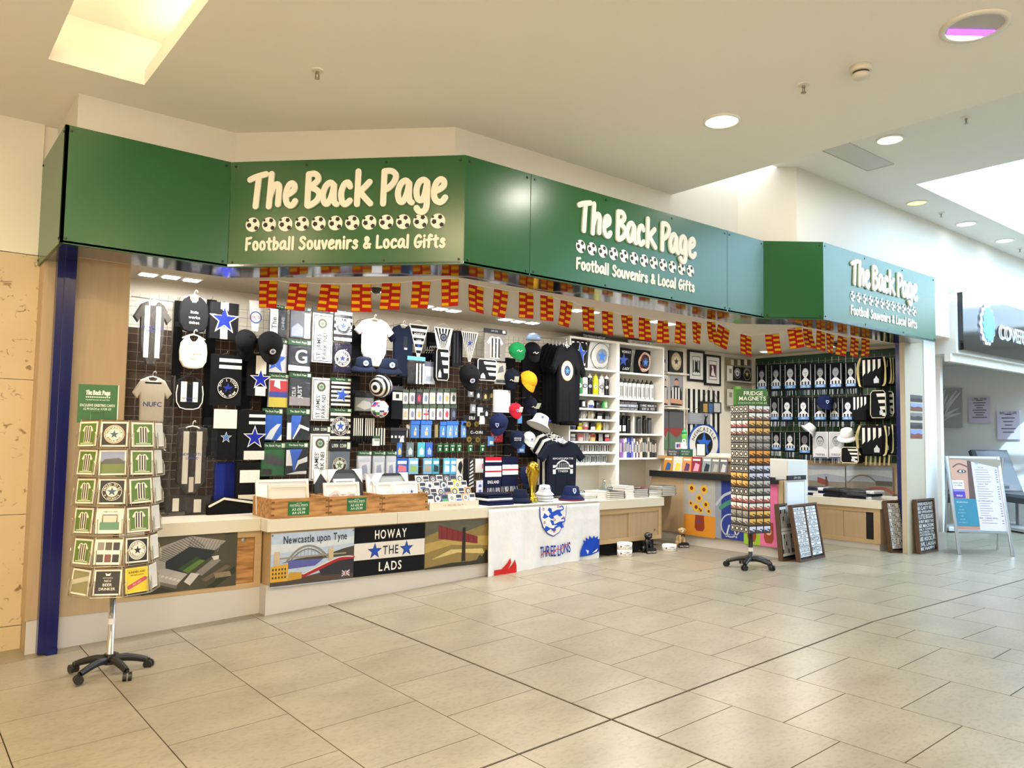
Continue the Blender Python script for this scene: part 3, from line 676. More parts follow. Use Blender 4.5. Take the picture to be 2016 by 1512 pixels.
MF = frame((*P[5], FZ0), Vector((*P[6], 0)) - Vector((*P[5], 0)), (0, 0, 1))
xf = plane_pt(MF, 1674, 550)[0]; xf2 = plane_pt(MF, 1803, 590)[0]
panel('shop_sign', 'green shop sign farthest along the shopfront, glazed by daylight', 5, sign=(xf, yb, (xf2 - xf) / 1570))

# ================================================================== BUNTING
BX = [(511, 552), (570, 557), (632, 559), (693, 559), (752, 557), (812, 553), (869, 549), (923, 559), (973, 568), (1022, 574), (1064, 580), (1104, 590), (1146, 602), (1185, 611), (1223, 619), (1258, 624), (1295, 630), (1331, 632), (1363, 632), (1392, 632)]
BX2 = [(1414, 638), (1458, 657), (1506, 658), (1550, 648), (1581, 646), (1608, 650), (1627, 655), (1650, 660), (1675, 663), (1696, 665)]
bw = [36, 36, 37, 38, 37, 36, 34, 30, 28, 28, 25, 24, 24, 22, 22, 21, 20, 19, 18, 15]
def bunt_plane(i, px):   # hangs just behind the sign, following its line
    if px < 905: M = frame((I[2][0] + .05, I[2][1] + .05, 0), Vector((*I[3], 0)) - Vector((*I[2], 0)), (0, 0, 1))
    elif px < 1500: M = frame((I[3][0], I[3][1] + .04, 0), (1, 0, 0), (0, 0, 1))
    elif px < 1575: M = frame((I[4][0], I[4][1] + .04, 0), Vector((*I[5], 0)) - Vector((*I[4], 0)), (0, 0, 1))
    else: M = frame((I[5][0], I[5][1] + .04, 0), (1, 0, 0), (0, 0, 1))
    return M
def bunting(label, lst, wid):
    t = Th('bunting', label, 'bunting', loc=at(*lst[0], Y=5.7))
    cord = []
    for i, (px, py) in enumerate(lst):
        M = bunt_plane(i, px + 10); x, y = plane_pt(M, px, py); x2, _ = plane_pt(M, px + wid(i), py)
        W_ = x2 - x; W_ = max(.13, min(.19, W_)); H_ = .205; rot = random.uniform(-.09, .09); curl = random.uniform(-.5, .9); sw = random.uniform(-.035, .035)
        if px in (1414, 1550): rot = -.25 if px == 1414 else .18
        if px in (1458,): rot = -.1
        def warp(v):
            q = M.inverted() @ v; u, w_ = q.x - x, q.y - y
            uu = u * cos(rot) - w_ * sin(rot); ww = u * sin(rot) + w_ * cos(rot)
            k = max(0, -w_ / H_); return M @ Vector((x + uu, y + ww, q.z + curl * .05 * k * k + sw * (u / W_ - .5) * k))
        b = MB(M); b.sheet(lambda u, v: (x + u * W_, y - H_ * (1 - v), 0), 3, 6, '#b3261c', .002); b.V = [warp(v) for v in b.V]
        o = t.add('flag', b, 'cloth')
        b = MB(M); hh = H_ / 8.2
        for r in range(8):
            if r % 2 == 0: b.rect(x + W_ * .55, x + W_ * .98, y - hh * (r + 1), y - hh * (r + .12), .0015, '#e0b01c')
            else: b.rect(x + W_ * .02, x + W_ * .42, y - hh * (r + 1), y - hh * (r + .12), .0015, '#e0b01c')
        b.V = [warp(v) for v in b.V]; t.add('stripe_pattern', b, 'cloth', parent=o)
        cord += [M @ Vector((x, y, -.001)), M @ Vector((x + W_, y - .004 * rot, -.001))]
    b = MB(); b.tube(cord, .003, '#e8e2d4', 5); t.add('cord', b, 'cloth')
bunting('string of red and yellow county flags under the sign up to the dark square panel', BX, lambda i: bw[i])
bunting('shorter string of red and yellow county flags in front of the scarf wall', BX2, lambda i: [26, 26, 28, 28, 17, 16, 15, 18, 16, 18][i])
# ================================================================== COUNTERS, BANNERS
def zz(x0, y0, s): return lambda a, b: (x0 + a / s, y0 + b / s)
def tr(M, Z, pts): return [plane_pt(M, *Z(*p)) for p in pts]
# worktops
t = Th('worktop', 'pale laminate worktop of the long front counter', 'worktop', loc=(2.36, YF, CB))
for x0, x1 in ((2.36, 3.52), (3.524, 5.2), (5.204, 7.05)):
    b = t.mb(); b.box(x0, x1, YF - .03, YW - .01, CB, CT); t.add('worktop_length', b, 'worktop')
mb = MB(); mb.box(1.30, 2.358, YL - .03, YW - .01, CB, CT); solo('worktop', 'pale laminate worktop of the set-back counter by the oak panel', 'worktop', mb, 'worktop')
# set-back cabinet
t = Th('counter_cabinet', 'oak base cabinet under the set-back worktop, stadium poster on it', 'cabinet', loc=(1.3, YL, 0))
b = t.mb(); b.box(1.335, 2.385, YL + .03, YW - .02, .06, CB); t.add('body', b, 'oak_flat')
for a in ((1.335, 2.385, CB - .05, CB), (1.335, 2.385, .06, .10), (2.33, 2.385, .10, CB - .05), (1.335, 1.37, .1, CB - .05)):
    b = t.mb(); b.box(a[0], a[1], YL, YL + .03, a[2], a[3]); t.add('rail', b, 'oak_flat')
b = t.mb(); b.box(1.372, 2.328, YL + .012, YL + .03, .102, CB - .052); d = t.add('door', b, 'crate_pine')
b = t.mb(); q = at(480, 1064, Y=YL); b.M = wfr(YL + .012, q.x, q.z); b.lathe([(.018, 0), (.018, .006), (.004, .009)], col='#b8b2a4', n=14, ax='z'); t.add('lock', b, 'metal', parent=d)
# long counter carcase
t = Th('counter_cabinet', 'long oak counter front hung with banners and a flag', 'cabinet', loc=(2.4, YF, 0))
b = t.mb(); b.box(2.40, 5.86, YF + .01, YW - .03, .085, CB); t.add('body', b, 'oak_flat')
for x0, x1 in ((2.40, 3.5), (3.503, 4.65), (4.653, 5.86)):
    b = t.mb(); b.box(x0, x1, YF, YF + .01, .085, CB - .002); t.add('front_panel', b, 'oak_flat')
t = Th('counter_cabinet', 'oak sliding-door cabinet behind the dog figures', 'cabinet', loc=(5.9, YF, 0))
zk = .13
b = t.mb(); b.box(5.865, 7.04, YF + .05, YW - .03, zk, CB); t.add('body', b, 'oak_flat')
for a in ((5.865, 7.04, CB - .06, CB), (5.865, 7.04, zk, zk + .045), (6.99, 7.04, zk + .045, CB - .06)):
    b = t.mb(); b.box(a[0], a[1], YF, YF + .05, a[2], a[3]); t.add('rail', b, 'oak_flat')
xm = at(1243, 1020, Y=YF).x
b = t.mb(); b.box(5.87, xm, YF + .03, YF + .048, zk + .045, CB - .06); t.add('door', b, 'oak')
b = t.mb(); b.box(xm - .03, 6.99, YF + .012, YF + .029, zk + .045, CB - .06); d = t.add('door', b, 'oak')
b = MB(wfr(YF + .012, 6.93, zk + .1)); b.lathe([(.016, 0), (.016, .006), (.004, .008)], col='#c8c2b4', n=14, ax='z'); t.add('lock', b, 'metal', parent=d)
b = t.mb(); b.box(5.865, 7.04, YF + .12, YF + .16, -.02, zk); t.add('kick_board', b, 'recess_shade')  # shade under the cabinet is put into this board's colour

def board(name, label, cat, M, quad, th, face, m='ink', mname='backing', group=None):
    """flat poster/banner: quad in local coords -> thing with a backing part"""
    t = Th(name, label, cat, M, group); b = t.mb(); b.slab(quad, -th, 0, face); t.add(mname, b, m); return t
def rectq(M, Z, pts):
    q = tr(M, Z, pts); x0 = (q[0][0] + q[3][0]) / 2; x1 = (q[1][0] + q[2][0]) / 2; y0 = (q[2][1] + q[3][1]) / 2; y1 = (q[0][1] + q[1][1]) / 2
    return x0, x1, y0, y1
# ---- stadium poster
Z = zz(240, 1000, 4.2); M = wfr(YL - .006)
x0, x1, y0, y1 = rectq(M, Z, [(40, 252), (956, 197), (942, 640), (40, 735)])
t = board('wall_poster', 'aerial photograph poster of a football stadium on the set-back cabinet', 'poster', M, [(x0, y0), (x1, y0), (x1, y1), (x0, y1)], .003, '#4d4a3c', 'photo')
b = t.mb()
def poly(pts, z, c): b.flat(tr(M, Z, pts), z, c)
poly([(205, 400), (560, 240), (850, 280), (850, 215), (700, 200), (240, 250)], .001, '#5a5444')
poly([(208, 500), (215, 400), (330, 320), (570, 232), (860, 270), (770, 350), (560, 320), (360, 445), (360, 500), (250, 520)], .002, '#a9a6a4')
for k in range(16):
    x = 225 + k * 22; poly([(x, 405 - k * 11.5), (x + 6, 400 - k * 11.5), (x + 132, 440 - k * 8), (x + 126, 446 - k * 8)], .003, '#6d6a68')
for k in range(11):
    x = 590 + k * 24; poly([(x, 240 + k * 3), (x + 5, 240 + k * 3), (x - 40, 330 + k * 3), (x - 48, 330 + k * 3)], .003, '#7c7976')
poly([(360, 445), (560, 320), (770, 350), (740, 400), (540, 545), (360, 500)], .0035, '#232a30')
poly([(500, 520), (640, 425), (690, 432), (545, 540)], .004, '#5d7a34')
poly([(460, 505), (620, 400), (640, 425), (500, 520)], .004, '#2f4a2a')
poly([(600, 540), (760, 410), (820, 430), (660, 560)], .004, '#8a8580')
poly([(240, 520), (360, 500), (540, 545), (450, 640), (250, 600)], .004, '#b5b2b0')
for k in range(7): poly([(262 + k * 34, 540 + k * 8), (284 + k * 34, 545 + k * 8), (274 + k * 32, 562 + k * 8), (254 + k * 32, 557 + k * 8)], .005, '#d9d7d4')
poly([(250, 600), (450, 640), (450, 668), (250, 625)], .005, '#77736f')
poly([(510, 610), (570, 535), (640, 545), (560, 640)], .005, '#d3d0cc')
poly([(740, 400), (800, 390), (800, 420), (760, 430)], .005, '#dcd9d4')
poly([(660, 590), (860, 470), (900, 480), (690, 610)], .003, '#6e6052'); poly([(760, 540), (890, 520), (905, 560), (770, 580)], .004, '#8f8064')
poly([(690, 660), (930, 480), (940, 530), (760, 660)], .003, '#2f3324'); poly([(140, 690), (250, 640), (450, 690), (160, 725)], .003, '#34352a')
t.add('print', b, 'photo')
# ---- bridge banner
M = wfr(YF - .012); x0, x1, y0, y1 = rectq(M, Z, [(1228, 214), (1916, 172), (1917, 582), (1230, 668)])
t = board('town_banner', 'blue sky bridge banner reading Newcastle upon Tyne on the counter', 'banner', M, [(x0, y0), (x1, y0), (x1, y1), (x0, y1)], .003, '#b9cbe6', 'photo', 'cloth')
W_, H_ = x1 - x0, y1 - y0
def nx(f): return x0 + f * W_
def ny(f): return y0 + f * H_
b = t.mb()
def fp(pts, z, c): b.flat([(nx(a), ny(c_)) for a, c_ in pts], z, c)
fp([(0, .62), (1, .72), (1, .85), (.55, .78), (0, .8)], .001, '#d3dde9')
fp([(.12, .44), (1, .48), (1, .66), (.86, .62), (.7, .55), (.3, .5)], .0015, '#4a4438')
fp([(.2, .32), (.52, .34), (.62, .46), (.2, .48)], .002, '#5b5fa8')
b.ribbon(sm([(nx(.18), ny(.46)), (nx(.3), ny(.66)), (nx(.43), ny(.73)), (nx(.56), ny(.66)), (nx(.68), ny(.47))], 6), .016, .002, .003, '#8b8a88')
b.ribbon(sm([(nx(.22), ny(.46)), (nx(.32), ny(.61)), (nx(.43), ny(.67)), (nx(.54), ny(.61)), (nx(.64), ny(.47))], 6), .008, .002, .003, '#6f6e6c')
for k in range(9): f = .26 + k * .042; b.rect(nx(f), nx(f) + .004, ny(.52), ny(.72 - 2.4 * abs(f - .43) ** 1.6), .0032, '#8b8a88')
b.rect(nx(.1), nx(.9), ny(.515), ny(.545), .0035, '#9a958c')
for f in (.04, .68): b.rect(nx(f), nx(f + .06), ny(.42), ny(.66), .004, '#cdb795')
fp([(0, .1), (.2, .1), (.2, .42), (.03, .40), (0, .38)], .004, '#d6a83a')
for i in range(5):
    for j in range(3): b.rect(nx(.02 + i * .035), nx(.036 + i * .035), ny(.16 + j * .075), ny(.2 + j * .075), .005, '#3a2f22')
fp([(.2, .1), (.36, .12), (.36, .24), (.22, .26)], .004, '#c79a34')
fp([(0, .02), (1, .02), (1, .3), (.6, .2), (.3, .12), (0, .1)], .003, '#4e4038')
fp([(.55, .3), (.8, .44), (1, .48), (1, .12), (.6, .14)], .0032, '#2c2b33')
b.ribbon(sm([(nx(.38), ny(.17)), (nx(.6), ny(.3)), (nx(.8), ny(.42)), (nx(.99), ny(.44))], 5), .028, .004, .005, '#a8222a')
b.ribbon(sm([(nx(.38), ny(.2)), (nx(.6), ny(.34)), (nx(.82), ny(.46)), (nx(.99), ny(.45))], 5), .008, .005, .006, '#e8e2dc')
b.rect(nx(.85), nx(.95), ny(.08), ny(.19), .005, '#23306e')
for k in (-1, 1): b.ribbon([(nx(.9 - .045), ny(.135 - k * .05)), (nx(.9 + .045), ny(.135 + k * .05))], .008, .005, .0055, '#eeeeee')
b.rect(nx(.89), nx(.91), ny(.08), ny(.19), .006, '#eeeeee'); b.rect(nx(.85), nx(.95), ny(.122), ny(.148), .006, '#eeeeee'); b.rect(nx(.894), nx(.906), ny(.08), ny(.19), .0065, '#b8202c'); b.rect(nx(.85), nx(.95), ny(.129), ny(.141), .0065, '#b8202c')
t.add('print', b, 'photo')
for s, f, wf in (('Newcastle', .32, .36), ('upon', .615, .16), ('Tyne', .82, .17)): b = t.mb(); b.text(s, nx(f), ny(.875), .062, .003, '#1b2444', W_ * wf); t.add('lettering', b, 'ink')
for fx in (.012, .988):
    b = t.mb(); b.ring(nx(fx), ny(.965), .003, .007, .002, '#30302e', 12); t.add('eyelet', b, 'metal')
# ---- black and white banner
Z = zz(680, 960, 3.877)
x0, x1, y0, y1 = rectq(M, Z, [(66, 308), (604, 266), (605, 622), (65, 690)]); W_, H_ = x1 - x0, y1 - y0
t = board('supporter_banner', 'black and white banner reading HOWAY THE LADS with two blue stars', 'banner', M, [(x0, y0), (x1, y0), (x1, y1), (x0, y1)], .003, '#14161c', 'cloth', 'cloth')
b = t.mb(); b.rect(x0, x1, ny(.33), ny(.67), .001, '#dcd9d4')
for f in (.28, .73):
    b.star(nx(f), ny(.49), .072, .002, '#101218'); b.star(nx(f), ny(.49), .062, .003, '#2d50b4')
t.add('pattern', b, 'cloth')
for s, f, c, wf in (('HOWAY', .83, '#f0eee8', .45), ('THE', .5, '#14161c', .22), ('LADS', .17, '#f0eee8', .32)): b = t.mb(); b.text(s, nx(.502), ny(f), .078, .002, c, W_ * wf, sx=.8, track=.16); t.add('lettering', b, 'ink')
# ---- sunset poster (generic stand-in for the artwork on it)
x0, x1, y0, y1 = rectq(M, Z, [(608, 266), (1086, 240), (1094, 578), (608, 622)]); W_, H_ = x1 - x0, y1 - y0
t = board('sunset_poster', 'golden cloudy sky poster with a dark post and red-brown board', 'poster', M, [(x0, y0), (x1, y0), (x1, y1), (x0, y1)], .003, '#8f7a44', 'photo')
b = t.mb(); fp([(0, .7), (.3, .85), (.6, .74), (1, .9), (1, 1), (0, 1)], .001, '#5c5a4a'); fp([(0, .35), (.4, .48), (1, .4), (1, .62), (.5, .66), (0, .55)], .001, '#b89c56'); fp([(.1, .2), (.5, .3), (.95, .22), (.9, .34), (.4, .38)], .0012, '#d3bd7c')
fp([(0, 0), (1, 0), (1, .12), (.7, .08), (.4, .09), (0, .03)], .002, '#2c2a1e'); fp([(.8, .08), (.86, .2), (.9, .16), (.96, .3), (1, .28), (1, .08)], .0022, '#33301f')
fp([(.2, .93), (.2, .64), (.82, .46), (.82, .62)], .003, '#7e2426')
for k in range(7): fp([(.24 + k * .085, .91 - k * .045), (.248 + k * .085, .91 - k * .045), (.248 + k * .085, .63 - k * .024), (.24 + k * .085, .63 - k * .024)], .0035, '#54171a')
fp([(.565, .1), (.625, .1), (.62, .84), (.575, .84)], .004, '#2a1a16')
t.add('print', b, 'photo')
# ---- England flag draped over the counter
FY = YF - .034
M = wfr(FY); x0, x1, y0, y1 = rectq(M, Z, [(1070, 156), (1930, 112), (1934, 535), (1100, 652)]); y1 = CT - .02; y0 = at(1075, 1118, Y=FY).z; W_, H_ = x1 - x0, y1 - y0
def wave(v):
    q = v - Vector((0, 0, 0)); u = (q.x - x0) / W_; w_ = max(0, min(1, (y1 - q.z) / H_))
    d = (.010 * sin(u * 34 + 1.3 * w_) + .003 * sin(u * 71 + 2) + .008 * sin(u * 15 - 2 * w_)) * (w_ ** .8) + .004 * abs((u * 9) % 1 - .5) + .004 * abs((w_ * 4) % 1 - .5)
    z = q.z - (.05 * (1 - u) - .02 * sin(u * 9)) * w_ + .012 * sin(u * 40) * (w_ ** 3)
    return Vector((q.x, q.y - d - .012 - (FY - q.y) * 2, z))
t = Th('england_flag', 'white cloth flag with a blue three lion crest draped over the counter', 'flag', loc=(x0, FY, y0))
b = MB(M); b.sheet(lambda u, v: (x0 + u * W_, y0 + v * H_, 0), 70, 26, '#e6e9f0', .002); b.V = [wave(v) for v in b.V]; t.add('cloth', b, 'cloth', smooth=True)
b = MB(); b.box(x0 + .01, x1 - .01, FY - .012, FY + .42, CT + .001, CT + .006, '#e6e9f0'); t.add('top_fold', b, 'cloth')
def fpt(a, c_): return (x0 + (a - 1070) / 862 * W_, y1 - (c_ - 122) / 470 * H_)
b = MB(M)
def fq(pts, z, c, s=0): b.flat([fpt(*p) for p in (sm(pts, 4, True) if s else pts)], z, c)
sh = [(1432, 122), (1436, 200), (1460, 270), (1500, 320), (1540, 342), (1585, 320), (1625, 270), (1646, 200), (1648, 122)]
fq(sh, .003, '#2347b0'); fq([(1540 + (p[0] - 1540) * .95, 122 + (p[1] - 122) * .965) for p in sh], .004, '#eef0f4')
for dx, dy in ((0, 0), (15, 88)):
    fq([(1455 + dx, 200 + dy), (1470 + dx, 168 + dy), (1490 + dx, 180 + dy), (1492 + dx, 150 + dy), (1505 + dx, 132 + dy), (1525 + dx, 140 + dy), (1530 + dx, 165 + dy), (1570 + dx, 150 + dy), (1600 + dx, 150 + dy), (1596 + dx, 172 + dy), (1612 + dx, 196 + dy), (1588 + dx, 200 + dy), (1570 + dx, 184 + dy), (1540 + dx, 196 + dy), (1545 + dx, 212 + dy), (1520 + dx, 212 + dy), (1505 + dx, 196 + dy), (1480 + dx, 212 + dy)], .005, '#2a56c8')
    b.ribbon([fpt(*p) for p in sm([(1592 + dx, 158 + dy), (1618 + dx, 150 + dy), (1610 + dx, 128 + dy), (1590 + dx, 132 + dy)], 4)], .012, .004, .005, '#2a56c8')
for p in ((1460, 140), (1575, 128), (1472, 235), (1548, 222), (1622, 212), (1545, 302)):
    x, y = fpt(*p); b.ring(x, y, .007, .013, .0055, '#b03a34', 10)
b.V = [wave(v) for v in b.V]; t.add('crest_print', b, 'cloth'); b = MB(M)
fq([(1112, 540), (1165, 535), (1200, 500), (1216, 470), (1222, 505), (1205, 545), (1230, 520), (1248, 488), (1262, 530), (1262, 575), (1240, 610), (1270, 592), (1258, 622), (1225, 645), (1150, 652), (1112, 645)], .004, '#c42c2c', 0)
b.V = [wave(v) for v in b.V]; t.add('red_print', b, 'cloth'); b = MB(M)
fq([(1765, 545), (1772, 500), (1785, 470), (1800, 440), (1795, 415), (1815, 425), (1812, 392), (1835, 412), (1840, 380), (1862, 405), (1875, 382), (1885, 405), (1905, 390), (1905, 415), (1925, 415), (1925, 520), (1850, 535), (1815, 545)], .004, '#1c4ac0')
fq([(1805, 490), (1835, 498), (1830, 525), (1812, 515)], .005, '#eef0f4'); fq([(1862, 520), (1905, 490), (1895, 515)], .005, '#eef0f4')
b.V = [wave(v) for v in b.V]; t.add('blue_print', b, 'cloth')
b = MB(M); x, y = fpt(1560, 440); b.text('THREE LIONS', x, y, .105, .005, '#223f9c', W_ * .285, sx=.5, track=.05)
b.ribbon([fpt(*p) for p in sm([(1450, 470), (1480, 445), (1530, 462), (1560, 430), (1600, 440), (1640, 418), (1680, 420)], 3)], .006, .005, .006, '#d84040'); b.V = [wave(v) for v in b.V]; t.add('lettering', b, 'cloth')
# ================================================================== GRID WALL AND ITS GOODS
mat('grid_board', '#3f2a1c', .75, var=.15, scale=3)
YG = 6.93
GX0, GX1 = 1.36, 6.05
GW = Th('grid_wall', 'chrome wire grid display wall along the rear of the shop', 'display wall', loc=(GX0, YG, CT))
b = GW.mb(); b.box(GX0, GX1, YG + .02, YG + .05, CT + .02, 2.13); GW.add('backing_board', b, 'grid_board')
b = GW.mb(); x = GX0
while x < GX1: b.tube([(x, YG, CT + .02), (x, YG, 2.42)], .0019, '#d8d4c8', 4); x += .075
z = CT + .05
while z < 2.43: b.tube([(GX0, YG - .003, z), (GX1, YG - .003, z)], .0019, '#d8d4c8', 4); z += .075
GW.add('wire_mesh', b, 'wire_light')
HOOKS = GW.mb()
def hook(x, z, y): HOOKS.tube([(x, YG, z), (x, y, z), (x, y - .012, z + .018)], .003, '#d8d8d6', 5)

NEUT = ['#20232a', '#e8e4da']
def badge(b, cx, cy, r, z, ring='#1b2238', txt='#f0ece2', inner='#f0ece2', star='#2b55c0', t1='', t2='', rim=None, k=1.0):
    if rim: b.disc(cx, cy, r, z, rim, 28, ry=r * k); r *= .93
    b.disc(cx, cy, r, z + .0005, ring, 28, ry=r * k)
    b.ring(cx, cy, r * .90, r * .95, z + .001, txt, 28, k)
    b.disc(cx, cy, r * .56, z + .001, inner, 24, ry=r * .56 * k)
    b.star(cx, cy - r * .02, r * .50, z + .0016, star)
    if t1: b.arctext(t1, cx, cy, r * .73, pi * .98, pi * .02, r * .24, z + .0012, txt, k=k)
    if t2: b.arctext(t2, cx, cy, r * .73, pi * 1.14, pi * 1.86, r * .2, z + .0012, txt, True, k=k)
def vstripes(b, x0, x1, y0, y1, z, n, c):
    w_ = (x1 - x0) / n
    for i in range(0, n, 2): b.rect(x0 + i * w_, x0 + (i + 1) * w_, y0, y1, z, c)
def hstripes(b, x0, x1, y0, y1, z, n, c):
    w_ = (y1 - y0) / n
    for i in range(0, n, 2): b.rect(x0, x1, y0 + i * w_, y0 + (i + 1) * w_, z, c)
BODY = [(-.28, 1), (-.6, .90), (-1, .48), (-.76, .30), (-.62, .46), (-.60, -.40), (-.46, -.66), (-.24, -1), (.24, -1), (.46, -.66), (.60, -.40), (.62, .46), (.76, .30), (1, .48), (.6, .90), (.28, 1), (.16, .88), (-.16, .88)]
SLEEPLESS = [(-.34, 1), (-.62, .95), (-.66, .6), (-.6, .3), (-.60, -.35), (-.62, -.6), (-.30, -.92), (-.18, -1), (.18, -1), (.30, -.92), (.62, -.6), (.60, -.35), (.6, .3), (.66, .6), (.62, .95), (.34, 1), (.18, .86), (-.18, .86)]
TEE = [(-.30, 1), (-.62, .90), (-1, .40), (-.78, .24), (-.60, .42), (-.58, -1), (.58, -1), (.60, .42), (.78, .24), (1, .40), (.62, .90), (.30, 1), (.15, .90), (-.15, .90)]
BIB = [(-.34, 1), (-.62, .82), (-.92, .5), (-1, 0), (-.95, -.55), (-.7, -.9), (-.3, -1), (.3, -1), (.7, -.9), (.95, -.55), (1, 0), (.92, .5), (.62, .82), (.34, 1), (.30, .78), (.12, .62), (-.12, .62), (-.30, .78)]
def sc(poly, w_, h_): return [(x * w_, y * h_) for x, y in poly]
def hanger(t, h_, col='#e8e6e0', w_=.09):
    b = t.mb(); b.tube(sm([(-w_, h_ - .03, -.004), (0, h_ + .006, -.004), (w_, h_ - .03, -.004)], 3), .006, col, 6)
    b.tube(sm([(0, h_ + .004, -.004), (.004, h_ + .035, -.01), (.022, h_ + .05, -.02), (.03, h_ + .035, -.025)], 4), .004, col, 6); t.add('hanger', b, 'plastic')
def garment(name, label, cat, box, Y, poly, col, art=None, th=.03, hang=None, bag=False, letters=None, shrink=1.0, m='cloth'):
    M, w_, h_ = wbox(*box, Y); t = Th(name, label, cat, M); gw, gh = w_ * shrink, h_ * shrink
    b = t.mb(); b.slab(sc(poly, gw, gh), -th / 2, th / 2, col, .008); t.add('body', b, m)
    if art: b = t.mb(); art(b, gw, gh, th / 2 + .0015); t.add('print', b, 'cloth')
    if letters: b = t.mb(); letters(b, gw, gh, th / 2 + .0035); t.add('lettering', b, 'ink')
    if hang: hanger(t, gh, hang)
    if bag:
        b = t.mb(); b.slab(sc([(-1, -1), (1, -1), (1, .97), (-1, 1)], w_ * 1.05, h_ * 1.04), -th, th * .9, '#f4f6f8', .012, False); t.add('bag', b, 'clear')
    hook(M.to_translation().x, M.to_translation().z + gh + .02, Y - .01); return t
def strip_art(bars):   # vertical bars: list of (x0,x1,y0,y1,col)
    def f(b, w_, h_, z):
        for x0, x1, y0, y1, c in bars: b.rect(x0 * w_, x1 * w_, y0 * h_, y1 * h_, z, c)
    return f
def lett(*rows):       # (text, y, h, col)
    def f(b, w_, h_, z):
        for s, y, hh, c in rows: b.text(s, 0, y * h_, hh * h_, z, c, w_ * 1.15)
    return f
W0, K0, N0, C0 = '#e9e6de', '#0e0f12', '#101a34', '#e6dcc4'
shirt = strip_art([(-.42, -.16, -.78, .84, W0), (.16, .42, -.78, .84, W0)])
nu = lett(('NEWCASTLE', .18, .075, '#2a3f8c'), ('UNITED', .06, .075, '#2a3f8c'))
garment('baby_bodysuit', 'bagged black and white striped baby bodysuit hanging highest by the oak panel', 'bodysuit', (258, 590, 338, 722), 6.66, BODY, '#4a4744', shirt, hang='#e8eaee', bag=True, letters=nu, shrink=.95)
garment('baby_bodysuit', 'bagged white baby bodysuit printed NUFC in blue', 'bodysuit', (256, 738, 340, 868), 6.64, BODY, '#e3dccd', strip_art([(-.42, .42, .78, .84, '#2a2a2c'), (-.24, .24, -.86, -.8, '#2a2a2c')]), hang='#dfe2e6', bag=True, letters=lett(('NUFC', .12, .16, '#2b3f96')), shrink=.93)
garment('baby_bodysuit', 'bagged striped baby bodysuit hanging lowest, half behind the card spinner', 'bodysuit', (268, 876, 332, 1012), 6.60, SLEEPLESS, '#46423f', shirt, hang='#dfe2e6', bag=True, letters=nu, shrink=.95)
garment('baby_sleepsuit', 'large bagged black and white striped sleepsuit beside the blue cloth', 'sleepsuit', (328, 838, 424, 974), 6.60, SLEEPLESS, '#3c3937', strip_art([(-.40, -.16, -.7, .86, W0), (.16, .40, -.7, .86, W0), (-.1, .1, -.95, -.5, '#d8d2c6')]), hang='#d8dcdf', bag=True, letters=nu, shrink=.97)
for i, bx in enumerate(((326, 974, 368, 1008), (366, 976, 414, 1010))):
    M, w_, h_ = wbox(*bx, 6.62); t = Th('clothing_pack', '%s flat bagged garment pack below the striped sleepsuit' % ('nearer' if i == 0 else 'farther'), 'clothing pack', M)
    b = t.mb(); b.rbox(-w_, w_, -h_, h_, -.02, .01, '#34312f'); t.add('garment', b, 'cloth')
    b = t.mb(); b.rect(-w_ * .4, w_ * .2, -h_ * .9, h_ * .6, .0115, W0); t.add('print', b, 'cloth')
    b = t.mb(); b.rbox(-w_ * 1.06, w_ * 1.06, -h_ * 1.08, h_ * 1.08, -.024, .018, '#ffffff', .006, False); t.add('bag', b, 'clear')
def edge(b, w_, h_, z):
    b.ribbon([(x * w_ * .93, y * h_ * .93) for x, y in BIB[2:12]], .008, z - .001, z, '#e6e2d8')
garment('baby_bib', 'black bib with small white words hanging highest of the bibs', 'bib', (352, 582, 411, 655), 6.62, BIB, '#131315', strip_art([(-.2, .12, .62, .95, '#8f8b84')]), .022, '#f4f4f2', letters=lett(('little', .1, .15, '#d8d4ca'), ('worke', -.18, .15, '#d8d4ca'), ('ticket', -.46, .15, '#d8d4ca')))
garment('baby_bib', 'cream bib with small grey words below the black bib', 'bib', (353, 660, 408, 726), 6.58, BIB, C0, None, .022, '#efece6', letters=lett(('canny geordie', -.1, .12, '#3a342c'), ('bairn', -.4, .13, '#3a342c')))
garment('baby_bib', 'black and white striped bib below the cream bib', 'bib', (344, 742, 401, 808), 6.6, BIB, '#17171a', lambda b, w_, h_, z: (strip_art([(-.62, -.22, -.5, .7, W0), (.2, .56, -.5, .7, W0)])(b, w_, h_, z), edge(b, w_, h_, z)), .022, '#1a1a1c', letters=lett(('NEWCASTLE', -.28, .1, '#2a3f8c'), ('UNITED', -.46, .1, '#2a3f8c')))
